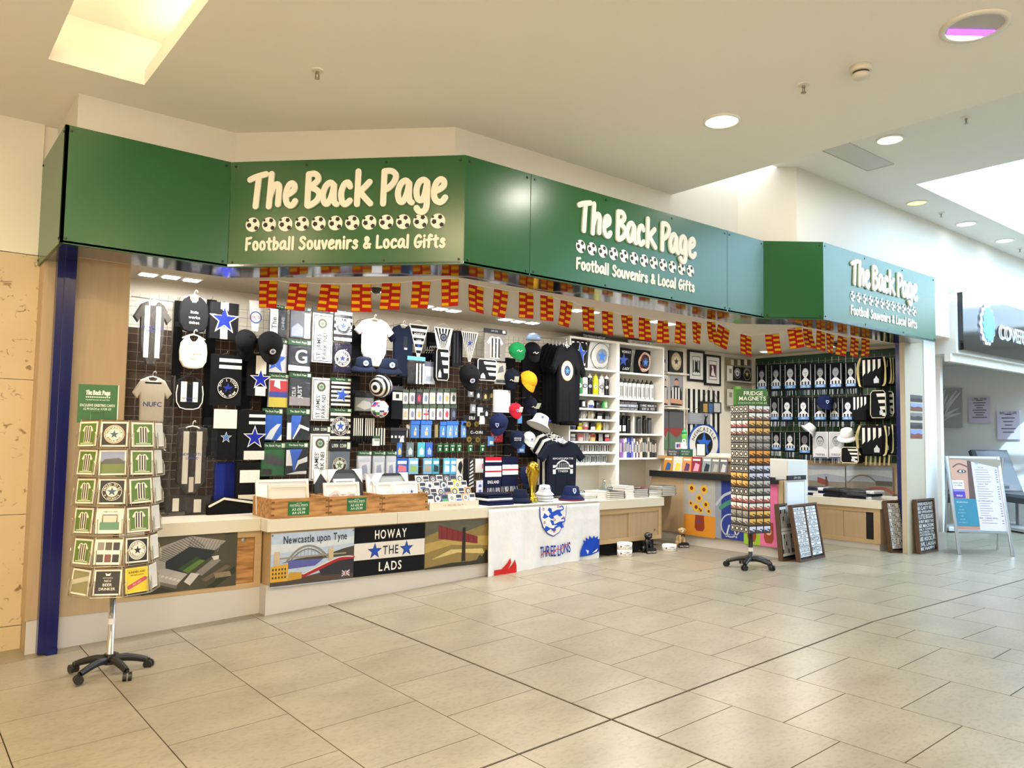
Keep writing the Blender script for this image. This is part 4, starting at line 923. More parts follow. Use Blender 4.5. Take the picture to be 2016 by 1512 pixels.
# ---- hanging scarves
def scarf(label, box, Y, col, art, fringe=None, letters=None, cat='scarf', th=.03, name='scarf'):
    M, w_, h_ = wbox(*box, Y); t = Th(name, label, cat, M)
    b = t.mb(); b.sheet(lambda u, v: ((u * 2 - 1) * w_, (v * 2 - 1) * h_, th / 2 + .0012 * sin(u * 7 + v * 3)), 6, 8, col, th); t.add('cloth', b, 'cloth')
    def warp(q): q.V = [M @ Vector((lambda p: (p.x, p.y, p.z + th / 2 + .0012 * sin((p.x / w_ + 1) / 2 * 7 + (p.y / h_ + 1) / 2 * 3)))(M.inverted() @ v)) for v in q.V]; return q
    if art: b = t.mb(); art(b, w_, h_, .0026); t.add('pattern', warp(b), 'cloth')
    if letters: b = t.mb(); letters(b, w_, h_, .006); t.add('lettering', warp(b), 'ink')
    if fringe:
        b = t.mb(); n = int(w_ * 2 / .011)
        for i in range(n):
            x = -w_ + (i + .5) * 2 * w_ / n; b.tube([(x, -h_, .01), (x + random.uniform(-.006, .006), -h_ - .03, .012), (x + random.uniform(-.012, .012), -h_ - .055, .01)], .0032, random.choice(fringe), 4)
        t.add('fringe', b, 'cloth')
    hook(M.to_translation().x, M.to_translation().z + h_ + .01, Y - .01); return t
def st(cx, cy, r, c='#1c2a9a', o=W0, k=1.12):
    return lambda b, w_, h_, z: (b.star(cx * w_, cy * h_, r * w_ * k * 1.1, z, o), b.star(cx * w_, cy * h_, r * w_, z + .001, c))
def both(*fs): return lambda b, w_, h_, z: [f(b, w_, h_, z + .001 * i) for i, f in enumerate(fs)]
scarf('black and white towel with a large royal blue star by the top rail', (413, 596, 468, 668), 6.62, '#101013', both(strip_art([(-.3, .25, .55, 1, W0), (-.9, .95, .3, .62, '#101013'), (-.28, .24, -1, -.35, W0)]), st(-.02, .05, .92)), name='fan_towel', cat='towel')
scarf('black scarf with two white bars and a round white badge', (414, 698, 474, 798), 6.6, '#0e0e11', both(strip_art([(-.5, .98, .7, .84, W0), (-.5, .98, .44, .58, W0)]), lambda b, w_, h_, z: badge(b, .12 * w_, -.32 * h_, w_ * .72, z, '#0e0e11', W0, '#0e0e11', '#28359a', 'TOON TOON', 'BLACK & WHITE ARMY')))
scarf('black scarf with white top and a small pale blue star', (418, 806, 464, 905), 6.6, '#0c0c10', both(strip_art([(-1, 1, .24, 1, '#e6e1d4')]), st(.12, -.12, .42, '#4f74b8')))
scarf('royal blue folded cloth hanging above the black chevron cloth', (421, 910, 464, 985), 6.62, '#101c66', strip_art([(-1, -.1, -1, .9, '#18287e')]), name='fan_towel', cat='cloth')
M, w_, h_ = wbox(408, 972, 512, 1017, 6.56); t = Th('fan_towel', 'black cloth with a white chevron line resting on the set-back worktop', 'cloth', M)
b = t.mb(); b.slab(sc([(-1, -1), (1, -1), (1, .3), (-.42, .75), (-1, .1)], w_, h_), -.03, .02, '#09090b', .01); t.add('cloth', b, 'cloth')
b = t.mb(); b.ribbon(sc([(-.95, .0), (-.42, .62), (.9, .08)], w_, h_), .018, .021, .023, '#dedad0'); t.add('pattern', b, 'cloth')
scarf('black and white scarf with one blue star below the black caps', (486, 697, 528, 780), 6.62, '#0c0c0f', both(strip_art([(-.25, .72, .05, .92, '#e2ddd0'), (-.25, .72, -.98, -.55, '#e2ddd0')]), st(.22, -.2, .86)))
scarf('black scarf with white bars, blue star and white end beside the packets', (466, 808, 520, 905), 6.6, '#0b0b0e', both(strip_art([(-.2, 1, .72, .84, W0), (-.2, 1, .44, .56, W0), (-.5, 1, -1, -.64, '#d8d6d2')]), st(.25, -.1, .72)))
scarf('black and white block striped scarf hanging to the worktop edge', (463, 910, 509, 1001), 6.58, '#0b0b0d', strip_art([(-.7, 1, .12, .66, W0), (-.78, .95, -1, -.4, '#e0dacb')]))
# ---- carded and bagged packets
def packet(label, box, Y, body, art=None, head='#1d4a2e', hfrac=.24, htext=None, bag=True, th=.018, name='fan_packet', cat='packet', letters=None, m='gloss', group=None):
    M, w_, h_ = wbox(*box, Y); t = Th(name, label, cat, M, group); hy = h_ - 2 * h_ * hfrac
    b = t.mb(); b.rbox(-w_ * .94, w_ * .94, -h_ * .97, hy, -th, th * .3, body, .004); t.add('contents', b, m)
    if head:
        b = t.mb(); b.box(-w_, w_, hy, h_, -.004, th * .3 + .004, head); o = t.add('header_card', b, 'ink')
        if htext: b = t.mb(); b.text(htext, -.1 * w_, (hy + h_) / 2 + .002, (h_ - hy) * .34, th * .3 + .005, '#dfe8dc', w_ * 1.3); b.rect(w_ * .62, w_ * .9, hy + (h_ - hy) * .2, h_ - (h_ - hy) * .15, th * .3 + .005, '#c9d2c4'); t.add('lettering', b, 'ink', parent=o)
    if art: b = t.mb(); b.M = M @ Matrix.Translation((0, (hy - h_) / 2, 0)); art(b, w_ * .92, (hy + h_) / 2 * .95, th * .3 + .001); t.add('print', b, 'ink')
    if letters: b = t.mb(); b.M = M @ Matrix.Translation((0, (hy - h_) / 2, 0)); letters(b, w_, (hy + h_) / 2, th * .3 + .003); t.add('lettering', b, 'ink')
    if bag: b = t.mb(); b.rbox(-w_, w_, -h_, hy + .004, -th - .003, th * .3 + .009, '#ffffff', .006, False); t.add('bag', b, 'clear')
    hook(M.to_translation().x, M.to_translation().z + h_ - .006, Y - .012); return t
def vtext(s, col, x=0, hh=.5):
    return lambda b, w_, h_, z: b.text(s, x * w_, 0, hh * w_, z, col, h_ * 1.75, rot=pi / 2)
def pl(*ps):
    return lambda b, w_, h_, z: [b.flat([(x * w_, y * h_) for x, y in p[1]], z + .0006 * i, p[0]) for i, p in enumerate(ps)]
BP = 'The Back Page'
packet('green headed flag packet reading The, beside the top scarf row', (530, 601, 566, 666), 6.64, '#2a303c', both(pl(('#e8eaec', [(-1, -1), (-.08, -1), (-.08, 1), (-1, 1)])), vtext('The', '#14161a', -.55, .62), vtext('OHNS', '#8a93a0', .5, .4)), htext=BP, hfrac=.1)
packet('green headed packet with a grey photo flag and white strip', (570, 605, 612, 667), 6.64, '#4a5568', pl(('#8d99ad', [(-.9, -.9), (.3, -.9), (.3, -.2), (-.3, .1), (-.9, -.3)]), ('#e6eaf0', [(.4, -1), (1, -1), (1, .9), (.4, .9)])), htext=BP, hfrac=.11, m='photo')
packet('green headed packet with a bright blue star flag under the black cap', (527, 668, 566, 735), 6.66, '#c8ccd6', pl(('#2f5fd0', [(-.2, 1), (.1, .2), (.9, .1), (.3, -.3), (.5, -.95), (-.2, -.6), (-.9, -.8), (-.5, -.2)])), htext=BP, hfrac=.12)
packet('green headed packet with a big white letter G on slate grey', (566, 669, 612, 732), 6.64, '#2f3540', both(pl(('#dfe3ea', [(-1, -1), (1, -1), (1, -.62), (-1, -.55)])), lambda b, w_, h_, z: b.text('G', .15 * w_, .2 * h_, h_ * 1.1, z + .001, '#eef0f4')), htext=BP, hfrac=.17)
packet('green headed packet with red, blue and yellow banded flag', (527, 736, 568, 803), 6.66, '#c8ccd8', pl(('#b83040', [(-.9, .1), (.95, .1), (.95, .9), (-.9, .9)]), ('#2d3f9c', [(-.95, -.3), (.95, -.3), (.95, .1), (-.95, .1)]), ('#c8b840', [(-.95, -1), (.95, -1), (.95, -.3), (-.95, -.3)]), ('#e8e8ec', [(-.5, .5), (.2, .3), (.1, .9), (-.4, .9)])), htext=BP, hfrac=.14)
packet('green headed packet reading JUST on a grey flag', (568, 734, 612, 800), 6.64, '#3a3f48', both(pl(('#8f8a90', [(-1, -1), (1, -1), (1, -.4), (-1, -.35)])), vtext('~4', '#d8dae0', -.6, .36), vtext('JUST', '#e8eaee', -.05, .4)), htext=BP, hfrac=.14)
packet('green headed packet with a creased bright blue and white flag', (515, 804, 556, 868), 6.66, '#2a62cc', pl(('#d8e4f4', [(-.7, -.9), (-.2, -.2), (.5, .3), (.9, .3), (.4, -.3), (0, -.95)]), ('#e8eef8', [(.5, -1), (1, -1), (1, -.5)])), htext=BP, hfrac=.19)
packet('green headed packet with a blue, white and black star point flag', (563, 804, 610, 868), 6.64, '#23272f', pl(('#2d63d0', [(-.6, 1), (.3, 1), (.1, .1), (-.5, -.9), (-.7, .2)]), ('#e6eaf2', [(-1, .4), (-.65, .4), (-.6, -.95), (-1, -.95)]), ('#e6eaf2', [(.1, .3), (1, 0), (1, -.25), (.2, 0), (-.4, -.9), (-.5, -.9)])), htext=BP, hfrac=.2)
packet('green headed packet with grey camouflage on green', (512, 871, 562, 938), 6.64, '#2f6a42', pl(('#3c3e44', [(-.9, .3), (-.3, .7), (.5, .4), (.95, .1), (.9, -.3), (.2, -.2), (-.5, -.1)]), ('#26282c', [(-.9, -.95), (-.1, -.95), (-.1, -.5), (-.9, -.45)])), htext=BP, hfrac=.19)
packet('green headed packet with a blue kite shape lowest in its column', (561, 871, 606, 936), 6.62, '#1f232b', pl(('#2b60cf', [(-.7, .95), (.5, .95), (.1, .2), (-.3, -.8), (-.5, .3)]), ('#e4e8f0', [(-1, .9), (-.7, .9), (-.5, .2), (-.4, -.3), (-1, -.3)]), ('#e4e8f0', [(.1, .1), (1, .4), (1, 0), (.2, -.2), (-.2, -.7)]), ('#e4e8f0', [(-.95, -.95), (.95, -.95), (.95, -.7), (0, -.75)])), htext=BP, hfrac=.17)
def streetsign(b, w_, h_, z):
    b.rect(-w_ * .9, w_ * .9, -h_ * .96, h_ * .96, z, '#23272c'); b.rect(-w_ * .84, w_ * .84, -h_ * .93, h_ * .93, z + .0006, '#e8e9ea')
    b.text("ST JAMES'", -.38 * w_, -.32 * h_, w_ * .42, z + .0012, '#14161a', h_ * 1.1, rot=pi / 2); b.text('PARK NE1', .22 * w_, -.32 * h_, w_ * .42, z + .0012, '#14161a', h_ * 1.1, rot=pi / 2)
    b.text('NEWCASTLE UNITED FOOTBALL CLUB', .68 * w_, -.05 * h_, w_ * .14, z + .0012, '#30343a', h_ * 1.6, rot=pi / 2)
    badge(b, -.05 * w_, .62 * h_, w_ * .5, z + .001, '#4a4638', '#cfc8a8', '#8fb0a0', '#5a6a58')
packet('white metal street sign under a black header card, top of three', (613, 606, 656, 716), 6.66, '#e6e7e8', streetsign, '#131315', .1, '~9', False, name='street_sign', cat='sign')
packet('white metal street sign in a clear sleeve, middle of three', (612, 744, 652, 830), 6.66, '#dcdcda', streetsign, None, .0, None, True, name='street_sign', cat='sign')
packet('white metal street sign under a black header card, lowest of three', (609, 838, 650, 948), 6.64, '#e6e7e8', streetsign, '#1a1b1f', .14, '~9', False, name='street_sign', cat='sign')
def bst(t1, t2, stripe=True, star='#2b55c0', rim=None):
    return lambda b, w_, h_, z: (hstripes(b, -w_, w_, -h_, h_, z, 9, W0) if stripe else None, badge(b, 0, 0, min(w_, h_) * .9, z + .001, '#1a2038', W0, W0, star, t1, t2, rim))
packet('clear packed black and white striped flag with round badge, top of its column', (656, 612, 694, 673), 6.64, '#15161a', bst('CASTLE TOON', ''), None, 0)
packet('clear packed dark flag with a cream round badge', (655, 676, 692, 735), 6.64, '#1d1a30', bst('NEWCASTLE', 'TO BE PROUD', False, '#26307c', '#e8d8b8'), None, 0)
packet('striped flag packet with a shaded blue star', (650, 744, 691, 800), 6.64, '#15161a', both(lambda b, w_, h_, z: hstripes(b, -w_, w_, -h_, h_, z, 11, W0), lambda b, w_, h_, z: (b.star(.1 * w_, -.05 * h_, w_ * .8, z, '#a9c0e6', rot=.2), b.star(.12 * w_, -.1 * h_, w_ * .7, z + .0006, '#2450c4', rot=.2))), '#1d4a2e', .12, BP)
packet('striped flag packet with a navy round badge', (648, 804, 691, 866), 6.64, '#15161a', bst('TOON TOON', 'WHITE ARMY'), '#1d4a2e', .12, BP)
packet('grey metal plaque with a round castle emblem', (646, 868, 690, 934), 6.62, '#a9adb4', lambda b, w_, h_, z: badge(b, 0, -.2 * h_, w_ * .72, z, '#2a2c30', '#d8d4c4', '#c8ccb8', '#58685a', 'PROUD TO BE', ''), '#14151a', .3, '~9', False, name='metal_plaque', cat='plaque', m='metal')
# ---- baby clothes and hats in the middle
garment('baby_bodysuit', 'white short sleeved bodysuit with tiny words in the middle of the wall', 'bodysuit', (698, 628, 774, 722), 6.56, BODY, '#e9e9e6', None, .04, '#f2f2ee', letters=lett(('little', .42, .08, '#30343a'), ('worke', .2, .08, '#30343a'), ('ticket', -.02, .08, '#30343a')))
garment('baby_polo', 'navy short sleeved baby polo beside the white bodysuit', 'polo top', (764, 640, 822, 742), 6.62, BODY, '#101a30', lambda b, w_, h_, z: (b.rect(-.05 * w_, .2 * w_, .1 * h_, .55 * h_, z, '#2a2e38'), b.rect(0, .2 * w_, .05 * h_, .12 * h_, z + .001, W0)), .04, '#f0f0ec')
garment('black_top', 'plain black top hanging behind the white bodysuit', 'top', (684, 640, 716, 735), 6.78, TEE, '#0c0c10', None, .03)
def pxr(p, hw): return hw * (Matrix(RM).transposed() @ (p - O)).z / FPX
def cap(label, px, py, hw, Y, col, brim=None, yaw=0.0, pitch=.35, badge_=None, tag_=None, letters=None, name='baseball_cap', roll=0.0):
    """hw: half width in pixels"""
    p = at(px, py, Y=Y); r = max(.07, min(.11, pxr(p, hw)))
    M = wfr(Y, p.x, p.z) @ Matrix.Rotation(yaw - .5, 4, 'Y') @ Matrix.Rotation(pitch + .7, 4, 'X') @ Matrix.Rotation(roll, 4, 'Z')
    t = Th(name, label, 'cap', M); b = t.mb(); n = 18; vs = []; fs = []; m_ = 7
    for k in range(m_ + 1):
        th = pi / 2 * k / m_
        for i in range(n): a = 2 * pi * i / n; vs.append((r * cos(th) * cos(a), r * .95 * sin(th), r * 1.12 * cos(th) * sin(a)))
    for k in range(m_):
        for i in range(n): j = (i + 1) % n; fs.append((k * n + i, (k + 1) * n + i, (k + 1) * n + j, k * n + j))
    b.add(vs, fs, col); t.add('crown', b, 'cloth', smooth=True)
    b = t.mb(); out = []
    for i in range(13): a = pi * i / 12; out.append((r * .97 * cos(a), r * 1.05 * sin(a), -.0)); 
    o2 = [(r * .92 * cos(pi * i / 12), r * (1.12 + .62 * sin(pi * i / 12) ** .7) * sin(pi * i / 12)) for i in range(13)]
    vs = [(x, 0 + .004, z) for x, z, _ in out] + [(x, -.012 - .03 * (z / (1.7 * r)) - .018 * (abs(x) / r) ** 2, z) for x, z in o2]
    vs += [(v[0], v[1] - .005, v[2]) for v in vs]; q = 26
    fs = [(i, i + 1, 13 + i + 1, 13 + i) for i in range(12)] + [(q + 13 + i, q + 13 + i + 1, q + i + 1, q + i) for i in range(12)] + [(13 + i, 13 + i + 1, q + 13 + i + 1, q + 13 + i) for i in range(12)]
    b.add(vs, fs, brim or col); t.add('brim', b, 'cloth', smooth=True)
    b = t.mb(); b.ball((0, r * .96, 0), .007, brim or col, 8); t.add('button', b, 'cloth')
    B = MB(M @ Matrix.Translation((0, r * .38, r * 1.055)) @ Matrix.Rotation(-.38, 4, 'X'))
    if badge_ == 'round': B.disc(0, 0, r * .24, .004, '#e6e6ea', 16); B.star(0, 0, r * .2, .005, '#2b4fb0'); t.add('badge', B, 'ink')
    elif badge_ == 'shield': B.flat([(-r * .17, r * .2), (r * .17, r * .2), (r * .17, -.02 * r), (0, -r * .26), (-r * .17, -.02 * r)], .004, '#e8eaf2'); B.flat([(-r * .12, r * .15), (r * .12, r * .15), (r * .12, 0), (0, -r * .19), (-r * .12, 0)], .005, '#31499c'); t.add('badge', B, 'ink')
    elif badge_ == 'script': B.ribbon(sm([(-r * .3, 0), (-.1 * r, .12 * r), (.05 * r, -.08 * r), (.3 * r, .1 * r)], 4), .008, .003, .005, '#d9d4c6'); t.add('badge', B, 'ink')
    if letters:
        for i, s in enumerate(letters): B.text(s, 0, (.2 - .26 * i) * r, r * .18, .005, '#e8eaee', r * .9)
        t.add('lettering', B, 'ink')
    if tag_: b = t.mb(); b.box(r * .2, r * .75, r * .2, r * 1.1, r * 1.15, r * 1.17, tag_); t.add('swing_tag', b, 'ink')
    hook(p.x, p.z + r * .9, Y); return t
def bucket(label, px, py, hw, Y, col, art=None, yaw=0.0, pitch=.3, name='bucket_hat', z=None, cat='hat', roll=0.0, band=None):
    p = at(px, py, Y=Y)
    r = max(.09, min(.17, pxr(p, hw)))
    M = wfr(Y, p.x, p.z if z is None else z) @ Matrix.Rotation(yaw - .5, 4, 'Y') @ Matrix.Rotation(pitch, 4, 'X') @ Matrix.Rotation(roll, 4, 'Z')
    t = Th(name, label, cat, M); b = t.mb()
    b.lathe([(.001, r * .72), (r * .45, r * .72), (r * .55, r * .66), (r * .66, r * .12), (r * .67, r * .06)], col=col, n=24); t.add('crown', b, 'cloth', smooth=True)
    b = t.mb(); b.lathe([(r * .67, r * .07), (r * .85, -r * .10), (r, -r * .24), (r * .98, -r * .27), (r * .82, -r * .13), (r * .65, r * .04)], col=col, n=24); o = t.add('brim', b, 'cloth', smooth=True)
    if band: b = t.mb(); b.lathe([(r * 1.0, -r * .235), (r * 1.01, -r * .27), (r * .99, -r * .30)], col=band, n=24); t.add('edging', b, 'cloth', parent=o)
    if art: B = MB(M @ Matrix.Translation((0, r * .38, r * .635)) @ Matrix.Rotation(-.2, 4, 'X')); art(B, r); t.add('badge', B, 'ink')
    hook(p.x, M.to_translation().z + r * .7, Y); return t
def rbadge(B, r): B.disc(.1 * r, 0, r * .2, .008, '#dfe2ea', 18); B.star(.1 * r, 0, r * .16, .010, '#3a5aa8')
def sbadge(B, r):
    B.flat([(-r * .13, r * .2), (r * .13, r * .2), (r * .13, -.02 * r), (0, -r * .22), (-r * .13, -.02 * r)], .006, '#e8eaf2'); B.flat([(-r * .09, r * .15), (r * .09, r * .15), (r * .09, 0), (0, -r * .16), (-r * .09, 0)], .008, '#4a64b0')
bucket('navy bucket hat with round badge under the white bodysuit', 716, 722, 26, 6.50, '#101a30', rbadge, .1, .25)
bucket('navy bucket hat with round badge farther along under the polo', 766, 726, 27, 6.50, '#0f1a30', rbadge, .15, .25)
# footballs
def striped_ball():
    p = at(750, 760, Y=6.5); r = .108; M = wfr(6.5, p.x, p.z) @ Matrix.Rotation(.5, 4, 'Y') @ Matrix.Rotation(.2, 4, 'Z')
    t = Th('football', 'black and white hooped football with a blue star', 'football', M); b = t.mb()
    n, m_ = 24, 24
    def c(u, v): return '#ece9e2' if int(v * 13) % 2 else '#121214'
    b.grid(lambda u, v: (-r * cos(pi * v), r * sin(pi * v) * cos(2 * pi * u), r * sin(pi * v) * sin(2 * pi * u)), n, 26, c); t.add('skin', b, 'gloss')
    B = MB(M @ Matrix.Rotation(.1, 4, 'X') @ Matrix.Rotation(.35, 4, 'Y')); B.M = B.M @ Matrix.Rotation(.55, 4, 'X') @ Matrix.Translation((0, 0, r)); B.star(0, 0, .045, .002, '#2433a0'); t.add('star_print', B, 'ink')
    p = at(748, 805, Y=6.5); r2 = .085; M = wfr(6.5, p.x, p.z); t = Th('football', 'small white football with coloured flag patches', 'football', M); b = t.mb()
    rnd = random.Random(3); pal = ['#eceae4'] * 5 + ['#2b3f96', '#c03038', '#3f8f5a', '#e4e4e0', '#e4e4e0', '#1d2870']
    cells = {}
    b.grid(lambda u, v: (r2 * sin(pi * v) * cos(2 * pi * u), r2 * cos(pi * v), r2 * sin(pi * v) * sin(2 * pi * u)), 24, 16, lambda u, v: cells.setdefault((int(u * 24 / 2), int(v * 16 / 1.5)), rnd.choice(pal))); t.add('skin', b, 'gloss')
striped_ball()
# gloves, socks, cards
for i, (x0, x1, tx) in enumerate(((690, 716, 'nearer'), (713, 738, 'farther'))):
    M, w_, h_ = wbox(x0, 818, x1, 873, 6.62); t = Th('striped_glove', '%s black and white striped knitted glove below the footballs' % tx, 'glove', M)
    G = [(-.8, -.2), (-.95, .3), (-.7, .55), (-.55, 1), (.55, 1), (.6, .2), (.85, -.2), (.8, -.85), (.6, -.95), (.45, -.5), (.35, -1), (.1, -1), (.05, -.5), (-.05, -1), (-.3, -.98), (-.35, -.45), (-.5, -.9), (-.75, -.8)]
    b = t.mb(); b.slab(sc(G, w_, h_), -.02, .02, '#141416', .006); t.add('knit', b, 'cloth')
    b = t.mb(); vstripes(b, -w_ * .7, w_ * .7, -h_ * .45, h_ * .8, .022, 9, '#e4e1da'); t.add('stripe_pattern', b, 'cloth')
packet('clear packed grey novelty item above the striped gloves', (698, 772, 736, 810), 6.7, '#9aa0a6', pl(('#d8dce0', [(-.9, -.3), (-.2, .6), (.6, .4), (.9, -.4), (.1, -.8)])), '#23262c', .28, None)
packet('striped socks hanging on a small card below the gloves', (737, 842, 759, 877), 6.64, '#17171a', lambda b, w_, h_, z: vstripes(b, -w_ * .9, w_ * .9, -h_, h_, z, 7, W0), None, 0, bag=False, name='sock_pair', cat='socks', m='cloth')
packet('small white card tag at the foot of the striped gloves', (734, 858, 748, 878), 6.58, '#e6e8ea', pl(('#8a9a90', [(-.8, .3), (.8, .3), (.8, .8), (-.8, .8)])), '#31583e', .25, None, False)
packet('black boxed hip flask on a card beside the coloured football', (770, 760, 793, 826), 6.66, '#0e1016', pl(('#e8e8ea', [(-.9, .35), (.9, .35), (.9, .95), (-.9, .95)]), ('#1c1e26', [(-.3, .5), (.3, .5), (.3, .8), (-.3, .8)])), '#3a3d46', .14, None, False)
packet('black card with striped crest badge', (768, 842, 801, 872), 6.64, '#23242c', both(lambda b, w_, h_, z: vstripes(b, -w_, w_ * .7, -h_ * .2, h_ * .2, z, 7, W0), pl(('#e8e8ec', [(.1, -.9), (.7, -.9), (.6, -.2), (.4, .2), (.2, -.2)]))), '#2a2a32', .2, None, False, name='badge_card', cat='card')
for i, (x0, x1) in enumerate(((703, 731), (733, 758), (759, 780))):
    packet('%s of three pale sticker packs with green headers behind the picture frames' % nth(i), (x0, 888, x1, 946), 6.6, '#c9cfe0', pl(('#e6eaf4', [(-.8, -.9), (.8, -.9), (.8, .5), (-.8, .5)]), ('#a8b4d4', [(-.5, -.6), (.5, -.5), (.3, .3), (-.4, .2)])), htext=BP, hfrac=.15)
# pennants
def pennant(label, box, Y, art, fr='#e6e2d8', k=.0):
    M, w_, h_ = wbox(*box, Y); t = Th('pennant', label, 'pennant', M)
    P_ = [(-1, 1), (1, 1), (.35 + k, -1), (-.35 - k, -1)] if k else [(-1, 1), (1, 1), (.12, -1), (-.12, -1)]
    b = t.mb(); b.slab(sc(P_, w_, h_), -.004, .002, fr); t.add('cloth', b, 'cloth')
    b = t.mb(); art(b, w_, h_, .003); t.add('pattern', b, 'cloth')
    b = t.mb(); b.tube([(-w_, h_, 0), (w_, h_, 0)], .006, '#d8d4c8', 6); b.tube([(-w_, h_, 0), (0, h_ + .05, 0), (w_, h_, 0)], .002, '#cfcabc', 4); t.add('cord', b, 'cloth')
def pstripes(b, w_, h_, z, n=5):
    for i in range(n):
        y1 = 1 - i * 2 / n * .96 - .04; y0 = y1 - 1 / n * .96; f = lambda y: (.12 + .88 * (y + 1) / 2) * .9
        b.flat([(-f(y1) * w_, y1 * h_), (f(y1) * w_, y1 * h_), (f(y0) * w_, y0 * h_), (-f(y0) * w_, y0 * h_)], z, '#14151a')
pennant('black hooped pennant with white words, nearest of three pennants', (805, 640, 843, 703), 6.6, lambda b, w_, h_, z: (pstripes(b, w_, h_, z), b.text('HOWAY', 0, .45 * h_, .12 * h_, z + .001, W0, w_), b.text('LADS', 0, .05 * h_, .1 * h_, z + .001, W0, w_ * .6), b.star(0, -.3 * h_, .22 * w_, z + .002, '#2f4fb0')))
def pv(b, w_, h_, z, n=7):
    for i in range(n):
        a = -.9 + 1.8 * i / n; c = a + .9 / n * 1.1; b.flat([(a * w_, .95 * h_), (c * w_, .95 * h_), (c * .16 * w_, -.92 * h_), (a * .16 * w_, -.92 * h_)], z, '#14151a')
pennant('striped pennant with a round castle badge, middle of three pennants', (854, 646, 891, 692), 6.62, lambda b, w_, h_, z: (pv(b, w_, h_, z, 5), badge(b, 0, .2 * h_, w_ * .42, z + .001, '#2a2c34', W0, '#6a7078', '#2a3a5a')), k=.2)
pennant('narrow striped pennant with a blue star, farthest of three pennants', (908, 654, 941, 712), 6.62, lambda b, w_, h_, z: (pv(b, w_, h_, z), b.star(0, .25 * h_, .34 * w_, z + .001, '#2c3f8c')))
M, w_, h_ = wbox(484, 592, 522, 652, 6.7); t = Th('rosette', 'white rosette with a red and blue round centre by the top rail', 'rosette', M)
b = t.mb(); b.slab(sc([(-.7, 1), (.6, 1), (.5, .2), (.3, -1), (-.3, -1), (-.6, .2)], w_, h_), -.004, .002, '#d9dcd8'); t.add('ribbon', b, 'cloth')
b = t.mb(); b.disc(0, -.1 * h_, w_ * .62, .006, '#d8dce8'); b.ring(0, -.1 * h_, w_ * .5, w_ * .62, .007, '#3a4f9c'); b.text('~7', 0, -.1 * h_, .16 * h_, .007, '#b83a44', w_); t.add('print', b, 'ink')
# caps by the scarves
cap('plain black cap hanging by the rosette', 484, 672, 22, 6.6, '#09090c', yaw=.6, pitch=.5)
cap('black cap with a small round badge beside the flag packets', 532, 678, 26, 6.54, '#0a0a0c', yaw=.35, pitch=.25, badge_='round')
packet('black and white sock pack with blue card under the first pennant', (801, 702, 836, 757), 6.6, '#111216', lambda b, w_, h_, z: vstripes(b, 0, w_, -h_, h_ * .8, z, 5, W0), '#5aa8d8', .14, None, True, name='sock_pack', cat='socks')
packet('silvery packed mask on a hook by the sock pack', (832, 712, 857, 757), 6.62, '#b8c0cc', pl(('#8a94a4', [(-.5, -.7), (.5, -.7), (.5, -.1), (-.5, -.1)])), '#4a5264', .2, None)
def pouch(label, box, Y, name='boot_bag', slope=.25, cat='bag'):
    M, w_, h_ = wbox(*box, Y); t = Th(name, label, cat, M); R_ = [(-1, -.8), (-.8, -1), (.8, -1), (1, -.8), (1, .85), (.85, 1), (-.85, 1), (-1, .85)]
    b = t.mb(); b.slab(sc(R_, w_, h_), -.04, .02, '#101114', .012); t.add('body', b, 'cloth')
    b = t.mb(); q = sc(R_, w_ * .96, h_ * .96); b.tube([(x, y, .018) for x, y in q], .005, '#d8d4c6', 5, True); t.add('piping', b, 'cloth')
    b = t.mb()
    for i in range(3): y = .75 - i * .5; b.flat(sc([(-.4 + i * .25, y), (.9, y), (.9, y - .26), (-.3 + i * .25, y - .26)], w_, h_), .022, W0)
    t.add('stripe_pattern', b, 'cloth'); b = t.mb(); b.flat(sc([(-.7, -.8), (-.2, -.8), (-.25, -.5), (-.45, -.3), (-.65, -.5)], w_, h_), .0225, '#cfd2d6'); t.add('crest_print', b, 'ink'); return t
pouch('tall black boot bag with white diagonal bars and piping', (857, 686, 882, 750), 6.58)
pouch('black and white striped square bag hanging beside the black beanie', (938, 707, 976, 750), 6.54)
for i in range(5):
    M, w_, h_ = wbox(835 + i * 4.6, 690, 847 + i * 4.6, 742, 6.84 - .03 * i); t = Th('hanging_shorts', '%s dark top on white hangers behind the boot bag' % nth(i), 'top', M, 'dark tops on white hangers')
    b = t.mb(); b.slab(sc(TEE, w_ * 1.4, h_), -.008, .008, '#0d121c', .004); t.add('cloth', b, 'cloth'); hanger(t, h_, '#f0eee8', .04)
for i in range(3):
    scarf('%s narrow black scarf bunched between the pennants' % nth(i), (889 + i * 6, 652, 897 + i * 6, 722), 6.66 + .03 * i, ['#121218', '#1a1a22', '#0d0d12'][i], strip_art([(-.2, .2, -.8, .9, '#3a3a44')]))
def minishirt(b, w_, h_, z):
    b.flat(sc(TEE, w_ * .8, h_ * .85), z, '#e4e2dc')
    for k in (-.36, -.02, .3): b.rect(k * w_, (k + .16) * w_, -.8 * h_, .7 * h_, z + .001, '#17181c')
packet('bagged black and white striped mini shirt beside the green cap', (952, 648, 996, 711), 6.6, '#8d8a86', minishirt, '#22252c', .14, '~9', name='mini_shirt_pack', cat='shirt pack')
packet('clear bag with striped trim under the mini shirt', (974, 714, 996, 757), 6.62, '#b4b2a8', pl(('#34383e', [(-.9, -.9), (.9, -.9), (.9, -.6), (-.9, -.6)]), ('#54585e', [(-.6, 0), (.6, .2), (.4, .8), (-.3, .6)])), None, 0)
cap('black beanie style cap with white round badge under the pennants', 924, 738, 24, 6.52, '#08080b', yaw=.2, pitch=.2, badge_='round')
